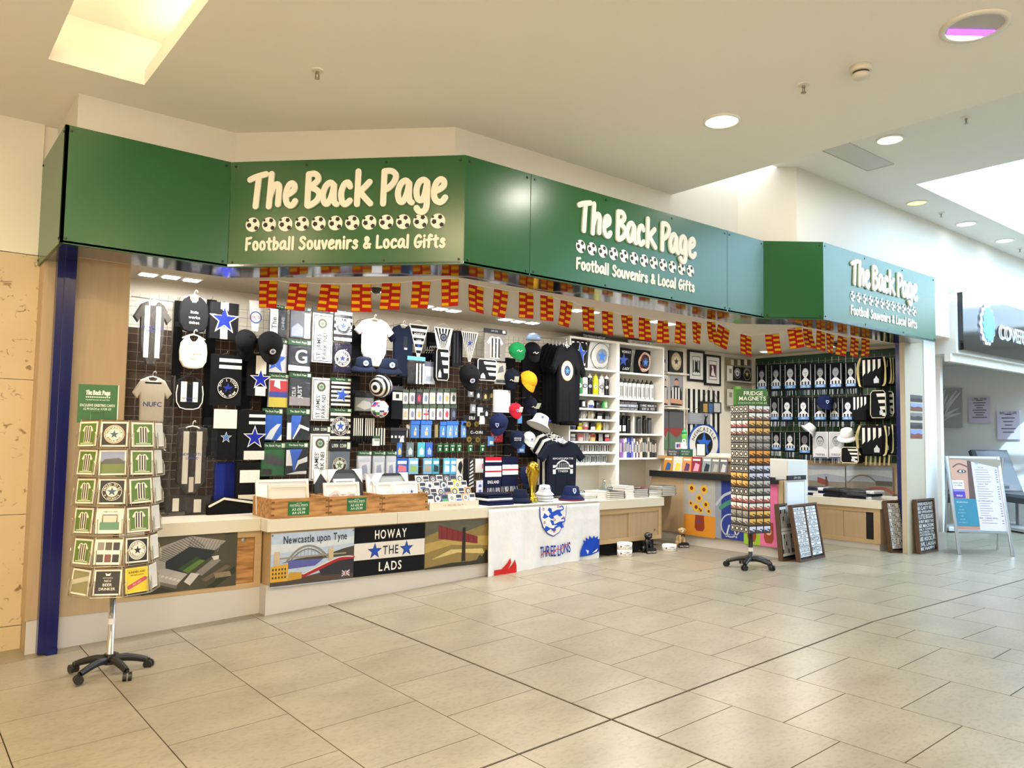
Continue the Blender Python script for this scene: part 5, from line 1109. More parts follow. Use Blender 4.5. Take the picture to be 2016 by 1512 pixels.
# ---- rows of small packets
def small(label, x0, y0, x1, y1, Y, body, dots, head=None, group=None, hf=.22):
    packet(label, (x0, y0, x1, y1), Y, body, dots, head, hf if head else 0, None, False, .012, 'souvenir_pack', 'souvenir', group=group)
ic = ['#8a8f9c', '#7a7486', '#c04050', '#6a7a90', '#c8b890', '#8088a8', '#d0a060', '#50545e']
ch = [('#e6e6e4', 0), ('#d0d2dc', 1), ('#4a4458', 2), ('#d8dce4', 3), ('#ecebe6', 4), ('#d4d6e4', 5), ('#e8e4da', 6), ('#e6e8ea', 7)]
for r, (yy, nm) in enumerate(((766, 'upper'), (797, 'lower'))):
    for i in range(8):
        bc, k = ch[(i + 3 * r) % 8]; x = 792.5 + i * 13.4 + (1 if i > 4 else 0)
        art = pl((ic[(k + r) % 8], [(-.5, -.5), (.4, -.6), (.6, .2), (0, .7), (-.6, .2)]))
        if r == 1 and i == 3: bc = '#e6e4ea'; art = pl(('#b83040', [(-1, -.15), (1, -.15), (1, .15), (-1, .15)]), ('#b83040', [(-.15, -1), (.15, -1), (.15, 1), (-.15, 1)]), ('#2d3a80', [(.3, .3), (1, .3), (1, 1)]))
        small('%s keyring card in the %s row of green-topped cards' % (nth(i), nm), x, yy, x + 11.4, yy + 30, 6.66, bc, art, '#44584a', 'green-topped keyring cards')
for i, (x0, x1, c, y0, y1) in enumerate(((808, 826, '#4a7cc8', 828, 863), (828, 850, '#5a8ad0', 828, 863), (866, 878, '#4a80c8', 830, 862), (879, 893, '#6a98d8', 829, 863), (893, 902, '#5888cc', 829, 862), (908, 918, '#5f90d4', 829, 862))):
    small('%s blue carded keyring in the upper blue row' % nth(i), x0, y0, x1, y1, 6.66, c, pl(('#c8b890', [(-.3, -.6), (.3, -.6), (.3, 0), (-.3, 0)]), ('#dfe6f2', [(-.2, .1), (.3, .2), (.1, .7)])), '#2f6ad0', 'blue carded keyrings')
small('brass bottle opener hanging between the blue cards', 856, 836, 863, 862, 6.68, '#8f8560', None)
small('black and white carded chain left of the blue keyrings', 800, 836, 808, 862, 6.68, '#d8d4cc', pl(('#18181a', [(-.5, -1), (.5, -1), (.4, .4), (-.4, .4)])))
for i, (x0, x1, c, a) in enumerate(((781, 792, '#3f6ec4', '#d8b868'), (800, 815, '#6a7a84', '#b8c4c8'), (822, 837, '#54b4c8', '#e8ecec'), (838, 852, '#3d66c8', '#9ab0e0'))):
    small('%s carded souvenir in the middle blue row' % nth(i), x0, 871, x1, 900, 6.64, c, pl((a, [(-.5, -.7), (.5, -.7), (.6, -.1), (0, .4), (-.6, -.1)])), None, 'middle blue row souvenirs')
for i, x in enumerate((861, 873.5, 886, 899, 921, 945)):
    small('%s small green card with a white pin badge' % nth(i), x, 873, x + 10, 891, 6.66, '#1f5a34', pl(('#dfe6df', [(-.3, -.6), (.3, -.6), (.3, 0), (-.3, 0)]), ('#dfe6df', [(-.7, .4), (.7, .4), (.7, .6), (-.7, .6)])), None, 'green pin badge cards')
for i, (x0, x1, c, a) in enumerate(((779, 803, '#2f5cb8', '#c87080'), (804, 824, '#7ab0dc', '#88a860'), (833, 851, '#6ea4cc', '#9a9484'), (851, 865, '#3f9cb8', '#20303a'), (873, 886, '#5ab4d8', '#e4f0f4'), (886, 899, '#4aa4d4', '#dfe8ec'))):
    small('%s carded fridge magnet in the lowest blue row' % nth(i), x0, 902, x1, 934, 6.62, c, pl((a, [(-.8, -.7), (.8, -.7), (.7, 0), (-.6, .2)]), ('#dce8f0', [(-.8, .3), (.8, .3), (.8, .7), (-.8, .7)])), None, 'lowest blue row magnets')
small('black and white printed tag beside the ties', 899, 903, 912, 936, 6.6, '#d8d6d0', pl(('#17181c', [(-.8, -.2), (.2, -.9), (.8, .2), (.3, .8), (-.5, .5)])))
# medals, key straps, word keyrings
for i, (x, y, c) in enumerate(((922, 758, '#8a9098'), (936, 764, '#2c3038'), (950, 766, '#3a3c34'), (962, 764, '#3f3a30'), (974, 766, '#c8ccd0'), (926, 790, '#7a8088'), (940, 796, '#b8bcc2'), (952, 800, '#2a2e34'), (944, 812, '#d8d8d6'))):
    small('%s dark carded badge in the cluster under the black beanie' % nth(i), x, y, x + 11, y + 24, 6.66, c, pl(('#c8b070' if i in (2, 3) else '#e4e6ea', [(-.4, -.5), (.4, -.5), (.5, .2), (0, .6), (-.5, .2)])), '#16181e', 'dark carded badges')
for i, (x, y) in enumerate(((914, 830), (930, 830), (915, 860), (932, 861))):
    p = at(x + 8, y + 5, Y=6.64); M = wfr(6.64, p.x, p.z); t = Th('medal', '%s gold medal on a black strap near the green pin cards' % nth(i), 'medal', M, 'gold medals on black straps')
    b = t.mb(); b.box(-.06, .0, -.014, .014, -.004, 0, '#15151a'); t.add('strap', b, 'cloth')
    b = t.mb(); b.lathe([(.001, .008), (.028, .008), (.03, .004), (.03, 0)], col='#c8a24a', n=20, ax='z'); t.add('disc', b, 'metal'); b = t.mb(); b.star(0, 0, .018, .0095, '#3a3024'); t.add('star_print', b, 'ink')
for i, (x0, y0, x1, s) in enumerate(((918, 846, 958, 'C--O/IN'), (912, 818, 946, '~4'))):
    M, w_, h_ = wbox(x0, y0, x1, y0 + 10, 6.66); t = Th('word_plaque', '%s black plaque with white capital letters' % ('longer' if i == 0 else 'shorter'), 'plaque', M)
    b = t.mb(); b.rbox(-w_, w_, -h_, h_, -.008, 0, '#0e0f12'); t.add('board', b, 'plastic'); b = t.mb(); b.text(s, 0, 0, h_ * 1.2, .001, '#e4e4e6', w_ * 1.7); t.add('lettering', b, 'ink')
packet('red glossy card packet beside the navy caps', (967, 838, 990, 871), 6.62, '#b02a34', pl(('#d86a6a', [(-.6, -.8), (-.3, -.8), (.6, .8), (.3, .8)])), None, 0)
small('small blue carded keyring under the red packet', 961, 859, 973, 878, 6.56, '#4a88cc', pl(('#d8e4dc', [(-.6, -.7), (.6, -.7), (.6, 0), (-.6, 0)])))
small('blue carded keyring hanging beside the navy lettered cap', 1019, 875, 1034, 892, 6.54, '#4a78c8', pl(('#c8dcf0', [(-.6, -.7), (.6, -.7), (.6, 0), (-.6, 0)])))
small('blue and white carded pen above the white England cap', 1019, 819, 1028, 834, 6.6, '#5f9cd8', None)
# ---- caps column
cap('bright green satin cap at the top of the cap column', 1018, 690, 17, 6.56, '#17864a', '#0f6b38', yaw=.1, pitch=-.2, badge_='script')
cap('black cap with pale blue satin front beside the green cap', 1048, 690, 17, 6.62, '#0b0c12', yaw=.2, pitch=.0, badge_='script')
M_ = at(1050, 664, Y=6.55); b = MB(wfr(6.55, M_.x, M_.z)); b.lathe([(.001, .05), (.05, .04), (.085, 0), (.09, -.03)], col='#8fa8cc', n=18, sq=.9); solo('satin_beret', 'shiny pale blue satin hat on top of the black cap', 'hat', b, 'gloss', smooth=True)
cap('navy cap with small white script under the green cap', 1008, 742, 16, 6.58, '#0b1020', yaw=-.1, pitch=.1, badge_='script', tag_='#dfe8dc')
cap('mustard yellow cap tilted among the dark caps', 1040, 748, 18, 6.50, '#d49a1c', '#c98f1a', yaw=.25, pitch=-.05, roll=-.35)
cap('red cap with white and blue shield badge', 1015, 806, 13, 6.52, '#b81c30', '#a81a2c', yaw=.1, pitch=-.15, badge_='shield', tag_='#eef0f0')
cap('dark navy cap with pale tag behind the red cap', 1044, 796, 15, 6.62, '#0c1424', yaw=.3, pitch=0, badge_='script', tag_='#d8e4d4')
scarf('plain white packed towel beside the red cap', (972, 768, 1003, 812), 6.6, '#e8ecee', None, name='fan_towel', cat='towel')
cap('navy cap with white England shield beside the medals', 982, 832, 19, 6.52, '#111c40', yaw=-.3, pitch=-.1, badge_='shield')
cap('navy cap with white lettering below the red cap', 1018, 862, 15, 6.50, '#0e1a34', yaw=-.1, pitch=-.15, letters=('NEWCASTLE', 'UPON TYNE'))
cap('white cap with blue shield badge beside the navy lettered cap', 1042, 862, 12, 6.54, '#e4e8ec', yaw=.2, pitch=-.15, badge_='shield')
cap('navy cap with a white swing tag above the trophy', 1036, 934, 15, 6.44, '#111b3c', yaw=.5, pitch=.4, tag_='#eef0f2')
def coming(B, r): B.text('COMING HOME', 0, 0, r * .26, .006, '#1d2a7c', r * 1.15)
bucket('white bucket hat with navy capital letters above the T-shirt rail', 1062, 834, 25, 6.46, '#e6e8ea', coming, .25, -.1, roll=-.45)
# ---- ties and England scarves
for i, (x0, c, s) in enumerate(((912, '#0d0d10', None), (922, '#2a2d32', '#c8cacc'))):
    M, w_, h_ = wbox(x0, 902, x0 + 11, 966, 6.56); t = Th('neck_tie', ('plain black' if i == 0 else 'silver and black diagonal striped') + ' tie hanging beside the England scarves', 'tie', M)
    b = t.mb(); b.slab(sc([(-.5, 1), (.5, 1), (.9, -.75), (0, -1), (-.9, -.75)], w_, h_), -.008, .004, c, .002); t.add('silk', b, 'cloth')
    if s:
        b = t.mb()
        for k in range(8): y = .85 - k * .22; f = .5 + .4 * (1 - y) / 1.75; b.flat(sc([(-f, y - .1), (f, y + .06), (f, y - .05), (-f, y - .2)], w_, h_), .0048, s)
        t.add('stripe_pattern', b, 'cloth')
small('tall white England packet beside the ties', 936, 903, 955, 931, 6.6, '#e4e4e8', pl(('#b8707c', [(.3, -.4), (.6, -.4), (.6, .3), (.3, .3)])))
small('white and blue England packet standing on the worktop', 938, 946, 951, 982, 6.48, '#ccd0e4', pl(('#5a68a8', [(-.4, -.6), (.4, -.6), (.5, 0), (-.4, 0)]), ('#4a5898', [(-.5, .3), (.5, .3), (.4, .6), (-.4, .6)])))
cross = lambda y0, y1: (lambda b, w_, h_, z: (b.rect(-w_, w_, y0 * h_, y1 * h_, z, '#eceef2'), b.rect(-w_, w_, ((y0 + y1) / 2 - .05) * h_, ((y0 + y1) / 2 + .05) * h_, z + .001, '#c01f38'), b.rect(-.12 * w_, .12 * w_, y0 * h_, y1 * h_, z + .001, '#c01f38')))
scarf('navy England scarf with red top and white capital letters', (953, 900, 985, 960), 6.5, '#0f1636', both(cross(-.28, .42), strip_art([(-1, 1, .78, 1, '#c01f34'), (-1, 1, .68, .78, '#e8eaee')])), ['#aebccc', '#26304c', '#e0e6ec'], letters=lambda b, w_, h_, z: b.text('ENGLAND', 0, -.62 * h_, .2 * h_, z, '#e8eaee', w_ * 1.4))
scarf('plain navy England scarf with one white cross block', (987, 899, 1018, 957), 6.5, '#0d1434', cross(-.22, .46), ['#aebccc', '#26304c', '#e0e6ec'])
# ---- T-shirt rails
def tee(label, box, Y, col, art=None, letters=None, th=.034, yaw=0.0):
    M, w_, h_ = wbox(*box, Y); M = M @ Matrix.Rotation(yaw, 4, 'Y'); t = Th('t_shirt', label, 'T-shirt', M)
    n = 20
    b = t.mb(); b.slab(sc(TEE, w_, h_), -th / 2, th / 2, col, .015); t.add('body', b, 'cloth')
    b = t.mb(); b.tube(sm([(-.24 * w_, .97 * h_, th / 2), (0, .84 * h_, th / 2 + .006), (.24 * w_, .97 * h_, th / 2)], 4), .007, col, 6); t.add('collar', b, 'cloth')
    for k in (-.3, .2):
        b = t.mb(); b.tube([(k * w_, -.98 * h_, th / 2 - .002), (k * w_ * .9, -.2 * h_, th / 2 - .004)], .008, col, 6); t.add('fold', b, 'cloth')
    hanger(t, h_ * .97, '#f0eee8', w_ * .5)
    if art: b = t.mb(); art(b, w_, h_, th / 2 + .002); t.add('print', b, 'ink')
    if letters: b = t.mb(); letters(b, w_, h_, th / 2 + .004); t.add('lettering', b, 'ink')
    return t
def ale(b, w_, h_, z): badge(b, 0, .32 * h_, w_ * .42, z, '#e8e2d8', '#7a2a28', '#20283c', '#3f74c8', 'NEWCASTLE', 'BORN & BRED', '#c8923c', 1.25)
for i in range(6):
    tee('%s black T-shirt behind the badge T-shirt on the upper rail' % nth(i), (1056 + i * 7, 676 + i * 1.5, 1118 + i * 7, 830 + i * 1.5), 6.86 - .045 * i, ['#0a0b10', '#0e1018', '#0a0c14'][i % 3])
tee('black T-shirt with an amber ringed round badge on the upper rail', (1086, 678, 1142, 832), 6.54, '#0c0d14', ale)
b = GW.mb(); b.tube([(at(1066, 668, Y=6.9).x, 6.93, at(1066, 668, Y=6.9).z + .02), (at(1113, 668, Y=6.5).x, 6.48, at(1113, 672, Y=6.5).z + .02)], .008, '#cfcfcd', 8); GW.add('hanging_rail', b, 'metal')
for i, c in enumerate(('#15161c', '#e4e4e2', '#14151a', '#e6e6e4', '#101218', '#dedfe0')):
    tee('%s black or white T-shirt behind the bridge T-shirt' % nth(i), (1040 + i * 5, 850 + i * 4, 1110 + i * 5, 950 + i * 4), 6.78 - .055 * i, c)
def bridge(b, w_, h_, z):
    b.text('NEWCASTLE UPON TYNE', 0, .36 * h_, .07 * h_, z, '#d8d8da', w_ * .85)
    b.ribbon(sm([(-.34 * w_, -.02 * h_), (-.2 * w_, .2 * h_), (0, .28 * h_), (.2 * w_, .2 * h_), (.34 * w_, -.02 * h_)], 5), .014, z - .001, z, '#d8d8da')
    for k in range(7): b.rect((-.24 + k * .08) * w_ - .003, (-.24 + k * .08) * w_ + .003, .0, .2 * h_, z, '#d8d8da')
    b.rect(-.42 * w_, .42 * w_, -.03 * h_, .02 * h_, z, '#d8d8da'); b.rect(-.42 * w_, -.3 * w_, -.2 * h_, .12 * h_, z, '#d8d8da'); b.rect(.3 * w_, .42 * w_, -.2 * h_, .12 * h_, z, '#d8d8da'); b.text('TYNESIDE', 0, -.1 * h_, .08 * h_, z, '#d8d8da', w_ * .5)
tee('navy T-shirt printed with a white arch bridge in front of the trophy shelf', (1058, 868, 1152, 976), 6.40, '#0e1526', bridge)
for i, (x0, y0, x1, y1, wh) in enumerate(((340, 592, 356, 800, 'bibs'), (402, 590, 420, 900, 'bibs and scarves'), (466, 700, 490, 905, 'two scarf columns'), (512, 700, 532, 1000, 'scarves and packets'), (690, 740, 706, 880, 'striped gloves'), (760, 742, 790, 842, 'footballs'), (840, 655, 860, 750, 'pennants'), (993, 705, 1012, 900, 'red cap'), (1026, 700, 1060, 900, 'yellow cap'))):  # filler scarves, added so the gaps between the goods go dark
    scarf('plain black filler scarf added to darken the gap behind the ' + wh, (x0, y0, x1, y1), 6.86, '#0b0b0e', strip_art([(-.9, .9, -.6, -.5, '#24252a'), (-.9, .9, .5, .6, '#24252a')]))
GW.add('display_hook', HOOKS, 'wire_light', kind='stuff')
# ================================================================== WHITE SHELF UNIT
YS = 6.68
def sx(px, py=800): return at(px, py, Y=YS).x
def sz(px, py): return at(px, py, Y=YS).z
t = Th('shelf_unit', 'tall white two-bay shelf unit full of mugs, bottles and books', 'shelf unit', loc=(sx(1216), YS, CT))
XL0, XL1, XR0, XR1 = sx(1123), sx(1213), sx(1219.5), sx(1305)
ztop = sz(1216, 678) + .01
LZ = [sz(1172, y) for y in (726, 777, 804, 825, 847, 869, 890, 912)]
RZ = [sz(1262, y) for y in (735, 786, 809, 854, 901)]
for x0, x1 in ((XL0 - .02, XL0), (XL1, XR0), (XR1, XR1 + .022)):
    b = t.mb(); b.box(x0, x1, YS, YW - .012, CT, ztop, '#f1efe9'); t.add('upright', b, 'plastic')
b = t.mb(); b.box(XL0 - .02, XR1 + .022, YS, YW - .012, ztop, ztop + .025, '#f1efe9'); t.add('top', b, 'plastic')
b = t.mb(); b.box(XL0, XR1, YW - .03, YW - .012, CT, ztop, '#d9d6cc'); t.add('back_panel', b, 'plastic')
for zs, x0, x1 in ((LZ, XL0, XL1), (RZ, XR0, XR1)):
    for z in zs: b = t.mb(); b.box(x0, x1, YS, YW - .03, z - .022, z, '#f3f1ec'); t.add('shelf', b, 'plastic')
xd = sx(1255); b = t.mb(); b.box(xd - .012, xd + .012, YS + .06, YW - .03, RZ[3], RZ[2] - .024, '#ece9e2'); t.add('divider', b, 'plastic')
# cushions
def cushion(label, cx, z, w_, h_, Y, col, art, letters=None, tilt=.12):
    M = wfr(Y, cx, z + h_ + .004, tilt); t = Th('cushion', label, 'cushion', M); b = t.mb(); n = 10
    def f(u, v, s): a, c = u * 2 - 1, v * 2 - 1; return (a * w_ * (1 - .05 * c * c), c * h_ * (1 - .05 * a * a), s * .055 * (1 - a ** 4) * (1 - c ** 4))
    for s in (1, -1): b.grid(lambda u, v: f(u, v, s), n, n, col)
    t.add('cover', b, 'cloth')
    q = t.mb(); art(q, w_, h_, 0); q.V = [M @ Vector((lambda p: (p.x, p.y, .057 * (1 - (p.x / w_) ** 4) * (1 - (p.y / h_) ** 4) + .006 + p.z))(M.inverted() @ v)) for v in q.V]; t.add('print', q, 'ink')
zc = LZ[0]
cushion('striped cushion with a royal blue star on the top shelf', sx(1147), zc, .15, .17, YS + .1, '#17181c', lambda b, w_, h_, z: (vstripes(b, -w_ * .85, w_ * .85, -h_ * .8, h_ * .85, z, 7, W0), b.star(-.05 * w_, 0, w_ * .95, z + .001, W0), b.star(-.05 * w_, 0, w_ * .82, z + .002, '#2450b8')))
cushion('white cushion with a big round toon badge on the top shelf', sx(1189), zc, .175, .17, YS + .1, '#dfe1e2', lambda b, w_, h_, z: badge(b, 0, 0, w_ * .92, z, '#2a2d38', W0, '#8a90a0', '#2f78d8', 'TOON TOON', 'WHITE ARMY'))
zc = RZ[0]
cushion('black cushion with white band, blue star and white letters', sx(1236), zc, .165, .155, YS + .1, '#121318', lambda b, w_, h_, z: (b.rect(-w_ * .9, w_ * .9, -.3 * h_, .35 * h_, z, W0), b.star(-.25 * w_, 0, w_ * .55, z + .001, '#2243a4'), b.text('HOWAY', .1 * w_, .68 * h_, .22 * h_, z + .001, W0, w_), b.text('LADS', .2 * w_, -.66 * h_, .22 * h_, z + .001, W0, w_), b.text('THE', .5 * w_, 0, .25 * h_, z + .001, '#121318', w_ * .6)))
cushion('black cushion with an amber ringed round badge on the shelf', sx(1274), zc, .15, .155, YS + .09, '#101116', lambda b, w_, h_, z: badge(b, 0, 0, w_ * .78, z, '#e6e0da', '#8a2a30', '#20283c', '#3a80d8', 'NEWCASTLE', 'BORN & BRED', '#b88a50', 1.1))
# drinks bottles
def sport_bottle(label, px, z, col, capc, r, h, art=None, Y=YS + .09, group=None, name='drinks_bottle', px2=None, fn=sx, lbl=None):
    x = fn(px); t = Th(name, label, 'bottle', Matrix.Translation((x, Y, z)), group)
    b = t.mb(); b.lathe([(r * .94, 0), (r, .01), (r, h * .72), (r * .9, h * .78), (r * .72, h * .8)], col=col, n=16, ax='z'); t.add('body', b, 'gloss', smooth=True)
    b = t.mb(); b.lathe([(r * .78, h * .79), (r * .78, h * .88), (r * .5, h * .9), (r * .3, h * .91), (r * .28, h)], col=capc, n=14, ax='z'); t.add('cap', b, 'gloss', smooth=True)
    if art:
        q = MB(); n = 9
        for i in range(n):
            a0, a1 = -2.4 + i * 1.9 / n * 1.2, -2.4 + (i + 1) * 1.9 / n * 1.2; c = art(i / n)
            if c: q.add([(x + 1.02 * r * cos(a), Y + 1.02 * r * sin(a), z + hh) for a, hh in ((a0, h * .12), (a1, h * .12), (a1, h * .62), (a0, h * .62))], [(0, 1, 2, 3)], c)
        t.add('print', q, 'ink')
    if lbl:
        q = MB(wfr(Y, x, z + h * .4) @ Matrix.Rotation(-.6, 4, 'Y') @ Matrix.Translation((0, 0, r * 1.05))); lbl(q, r); t.add('badge', q, 'ink')
    return t
rb = lambda ring, star: (lambda q, r: (q.disc(0, 0, r * .75, 0, ring), q.disc(0, 0, r * .45, .0008, '#e8e8e4'), q.star(0, 0, r * .42, .0016, star)))
z2 = LZ[1]; hb = (LZ[0] - LZ[1]) * .83
for px, c, cc, ri, stc, lab in ((1140, '#1a1b20', '#24252a', None, None, 'black sports bottle half behind the T-shirts on the bottle shelf'), (1150, '#2f7a44', '#2c6b3c', '#dfe8dc', '#2f7a44', 'green sports bottle on the mixed bottle shelf'), (1161, '#e4e4e2', '#17181c', '#17181c', '#2f60c8', 'white and black sports bottle with blue star'),
                                (1171, '#14161c', '#e6e6e4', '#2a3250', '#3a5ab0', 'black sports bottle with white cap and badge'), (1182, '#d8d020', '#e0d820', '#b8c860', '#3a7a40', 'bright yellow sports bottle'), (1194, '#e6e6e6', '#d0d4da', '#17181c', '#2f50c8', 'white striped sports bottle with blue star'), (1204, '#121318', '#e0e0de', '#3a3a3c', '#b8b890', 'black sports bottle at the end of the mixed shelf')):
    sport_bottle(lab, px, z2, c, cc, .036, hb, None if px != 1194 else (lambda u: '#17181c' if int(u * 9) % 2 else None), lbl=rb(ri, stc) if ri else None)
for i in range(9):
    sport_bottle('%s white striped bottle with black cap in the upper bay' % nth(i), 1223.5 + i * 8.6, RZ[1], '#e6e6e4', '#17181c', .031, (RZ[0] - RZ[1]) * .78, (lambda u, i=i: '#1a1b20' if int(u * 9 + i) % 2 else None), group='white striped bottles')
# mugs
def mug(label, px, z, r, h, col, bands, Y=YS + .08, group=None):
    x = sx(px); t = Th('mug', label, 'mug', Matrix.Translation((x, Y, z)), group)
    b = t.mb(); b.lathe([(r * .92, 0), (r, .005), (r, h), (r * .9, h), (r * .88, .01), (.001, .008)], col=col, n=16, ax='z'); t.add('body', b, 'gloss', smooth=True)
    b = t.mb(); b.tube(sm([(r * .95, -.0, h * .8), (r * 1.5, 0, h * .75), (r * 1.6, 0, h * .45), (r * .97, 0, h * .2)], 4), .006, col, 6); t.add('handle', b, 'gloss', smooth=True)
    q = MB(); n = 10
    for i in range(n):
        a0, a1 = -2.75 + i * .21, -2.75 + (i + 1) * .21
        for (f0, f1, c) in bands(i):
            q.add([(x + 1.02 * r * cos(a), Y + 1.02 * r * sin(a), z + hh) for a, hh in ((a0, h * f0), (a1, h * f0), (a1, h * f1), (a0, h * f1))], [(0, 1, 2, 3)], c)
    if q.V: t.add('print', q, 'ink')
stripe = lambda c: (lambda i: [(.05, .95, c)] if i % 2 else [])
disc_ = lambda c: (lambda i: [(.2, .8, c)] if 3 <= i <= 7 else [])
half = lambda c, d: (lambda i: [(.05, .45, c), (.55, .9, d)])
rows = [(2, 'third', [(1141, '#2a8a3c', disc_('#dfe8d8')), (1155, '#131418', disc_('#e0e0dc')), (1171, '#dcdad6', half('#3a4a90', '#c8c6c4')), (1185, '#101116', stripe('#2a2b30')), (1199, '#3f8f44', disc_('#c8d8b8'))]),
        (3, 'fourth', [(1134, '#15161a', disc_('#8a8f98')), (1146, '#17181c', half('#3a3d44', '#22242a')), (1157, '#e2e0da', stripe('#17181c')), (1172, '#dcd6c4', stripe('#17181c')), (1188, '#14151a', half('#c8cacc', '#34363c')), (1203, '#1c1d22', half('#5a5d64', '#2a2c30'))]),
        (4, 'fifth', [(1135, '#e0deda', half('#283070', '#b03038')), (1149, '#18191d', half('#d8c030', '#d8c030')), (1160, '#d8d6d2', half('#a83a40', '#c8c6c2')), (1175, '#17181c', half('#dcdad6', '#2a2b30')), (1187, '#dccb2c', half('#c8b820', '#e0d040')), (1202, '#d6d4d0', stripe('#17181c'))]),
        (5, 'sixth', [(1136, '#1a1b20', half('#8a8c90', '#c8cacc')), (1151, '#c88a90', half('#d8b8b8', '#a85860')), (1163, '#e2e0dc', stripe('#17181c')), (1175, '#b8906a', half('#d8a868', '#8a3a34')), (1190, '#17181c', stripe('#d8d6d2')), (1203, '#22252c', half('#b83a44', '#d8d8da'))]),
        (6, 'seventh', [(1138 + i * 11, '#e2e2e0', (lambda i_: (lambda i: [(.1, .9, '#1a1b20')] if (i + i_) % 3 else []))(i)) for i in range(7)]),
        (7, 'eighth', [(1144 + i * 10.5, '#dcdee0', (lambda i_: (lambda i: [(.15, .85, '#22252c' if i_ % 2 else '#4a5a68')] if (i + i_) % 3 else []))(i)) for i in range(6)])]
for k, nm, lst in rows:
    gap = LZ[k - 1] - LZ[k] - .022
    for i, (px, c, bd) in enumerate(lst):
        mug('%s mug along the %s shelf of the white unit' % (nth(i), nm), px, LZ[k], .038, min(.098, gap * .86), c, bd, group='souvenir mugs')
# signs on top and in the bay
def word_block(label, x0, x1, z, h, Y, s, col='#17181c', tc='#e8e8ea', s2=None):
    M = wfr(Y, (x0 + x1) / 2, z + h / 2); w_ = (x1 - x0) / 2; t = Th('word_block', label, 'wood block', M)
    b = t.mb(); b.rbox(-w_, w_, -h / 2 + .001, h / 2, -.03, 0, col, .003); t.add('block', b, 'plastic')
    b = t.mb()
    if s2: b.text(s, 0, h * .2, h * .26, .001, tc, w_ * 1.8); b.text(s2, 0, -h * .2, h * .26, .001, tc, w_ * 1.8)
    else: b.text(s, 0, 0, h * .5, .001, tc, w_ * 1.85)
    t.add('lettering', b, 'ink')
zt_ = ztop + .025
word_block('black word block on top of the first shelf bay', sx(1149), sx(1196), zt_, .055, YS + .03, 'TOON TOON BLACK & WHITE ARMY')
word_block('white word block on top of the second shelf bay', sx(1242), sx(1287), zt_, .05, YS + .03, '~22', '#dcdcda', '#2a2b30')
hz = (RZ[1] - RZ[2] - .03) / 3
for i, (s, c, tcx) in enumerate((('TOON TOON BLACK & WHITE ARMY', '#1d1f26', '#dcdce0'), ('~24', '#8a93a4', '#e8eaee'), ('PROUD TO BE A GEORDIE', '#17181d', '#c8cacc'))):
    word_block('%s word block up in the stack between the bottle shelves' % ('lowest', 'middle', 'topmost')[i], sx(1220.5), sx(1261), RZ[2] + i * hz, hz, YS + .04, s, c, tcx)
word_block('tall black word block beside the stacked word blocks', sx(1264), sx(1298), RZ[2], hz * 2.6, YS + .04, '~18', s2='~15')
# dark flasks
def flask(label, px, h, c, capc, r=.032, neck=False):
    x = sx(px); z = RZ[3]; t = Th('steel_flask', label, 'flask', Matrix.Translation((x, YS + .1, z)))
    b = t.mb(); b.lathe([(r * .95, 0), (r, .006), (r, h * .55), (r * .7 if neck else r * .98, h * .75), (r * .45 if neck else r * .9, h * .88)], col=c, n=16, ax='z'); t.add('body', b, 'gloss', smooth=True)
    b = t.mb(); b.lathe([(r * (.48 if neck else .92), h * .88), (r * (.48 if neck else .92), h), (.001, h)], col=capc, n=14, ax='z'); t.add('cap', b, 'gloss', smooth=True)
    if neck: q = MB(wfr(YS + .1, x, z + h * .25) @ Matrix.Rotation(-.5, 4, 'Y') @ Matrix.Translation((0, 0, r * 1.05))); q.rect(-r * .6, r * .6, -h * .14, h * .14, 0, '#d8dade'); t.add('print', q, 'ink')
hf = (RZ[2] - RZ[3]) * .9
flask('white flask at the start of the dark flask shelf', 1223, hf * .8, '#dcdcda', '#e8e8e6'); flask('slim black bottle flask with white label, nearer one', 1230, hf, '#0d0e12', '#c8cacc', .034, True)
flask('slim black bottle flask with white label, farther one', 1239, hf, '#0d0e12', '#c8cacc', .034, True); flask('plain black flask beside the shelf divider', 1248, hf * .86, '#121318', '#1c1d22')
flask('grey tumbler flask after the shelf divider', 1269, hf * .84, '#3a3d42', '#17181c'); flask('narrow black flask between two grey tumblers', 1280, hf * .9, '#0f1014', '#22242a', .027); flask('grey tumbler flask at the end of the shelf', 1290, hf * .8, '#44474d', '#1a1b20')
# books on the shelf
rnd = random.Random(11); pxb = 1221.0; i = 0
bc = ['#2f3238', '#8a5aa8', '#9a70c0', '#e4e2dc', '#dfe0e4', '#3a4a9c', '#4452b0', '#2a357c', '#6a6ac0', '#e0e0e4', '#3c3f48', '#d8d8da', '#6a2a38', '#dcd2b8', '#d8ccb0', '#17181c', '#2c2e30', '#44484a', '#c8c4b8', '#22252a', '#3a3d42', '#1a1b1f', '#4a3f38', '#121316']
while pxb < 1296 and i < 24:
    wpx = rnd.uniform(2.4, 4.2); hh = (RZ[3] - RZ[4] - .03) * rnd.uniform(.74, .95); x0, x1 = sx(pxb), sx(pxb + wpx)
    t = Th('book', '%s upright book along the shelf of book spines' % nth(i), 'book', Matrix.Translation(((x0 + x1) / 2, YS + .03, RZ[4])), 'upright books on the shelf')
    hw_ = (x1 - x0) / 2 - .001
    b = t.mb(); b.box(-hw_, hw_, 0, .16, 0.0, hh, bc[i]); t.add('cover', b, 'ink')
    b = t.mb(); b.box(-hw_ * .8, hw_ * .8, .004, .164, .003, hh + .0008, '#e0dac8'); t.add('pages', b, 'ink')
    b = t.mb(); b.box(-hw_ * .5, hw_ * .5, -.001, 0, hh * .3, hh * .8, '#d8d4c8' if sum(lin(bc[i])) < 1 else '#3a3a40'); t.add('title_print', b, 'ink'); pxb += wpx; i += 1
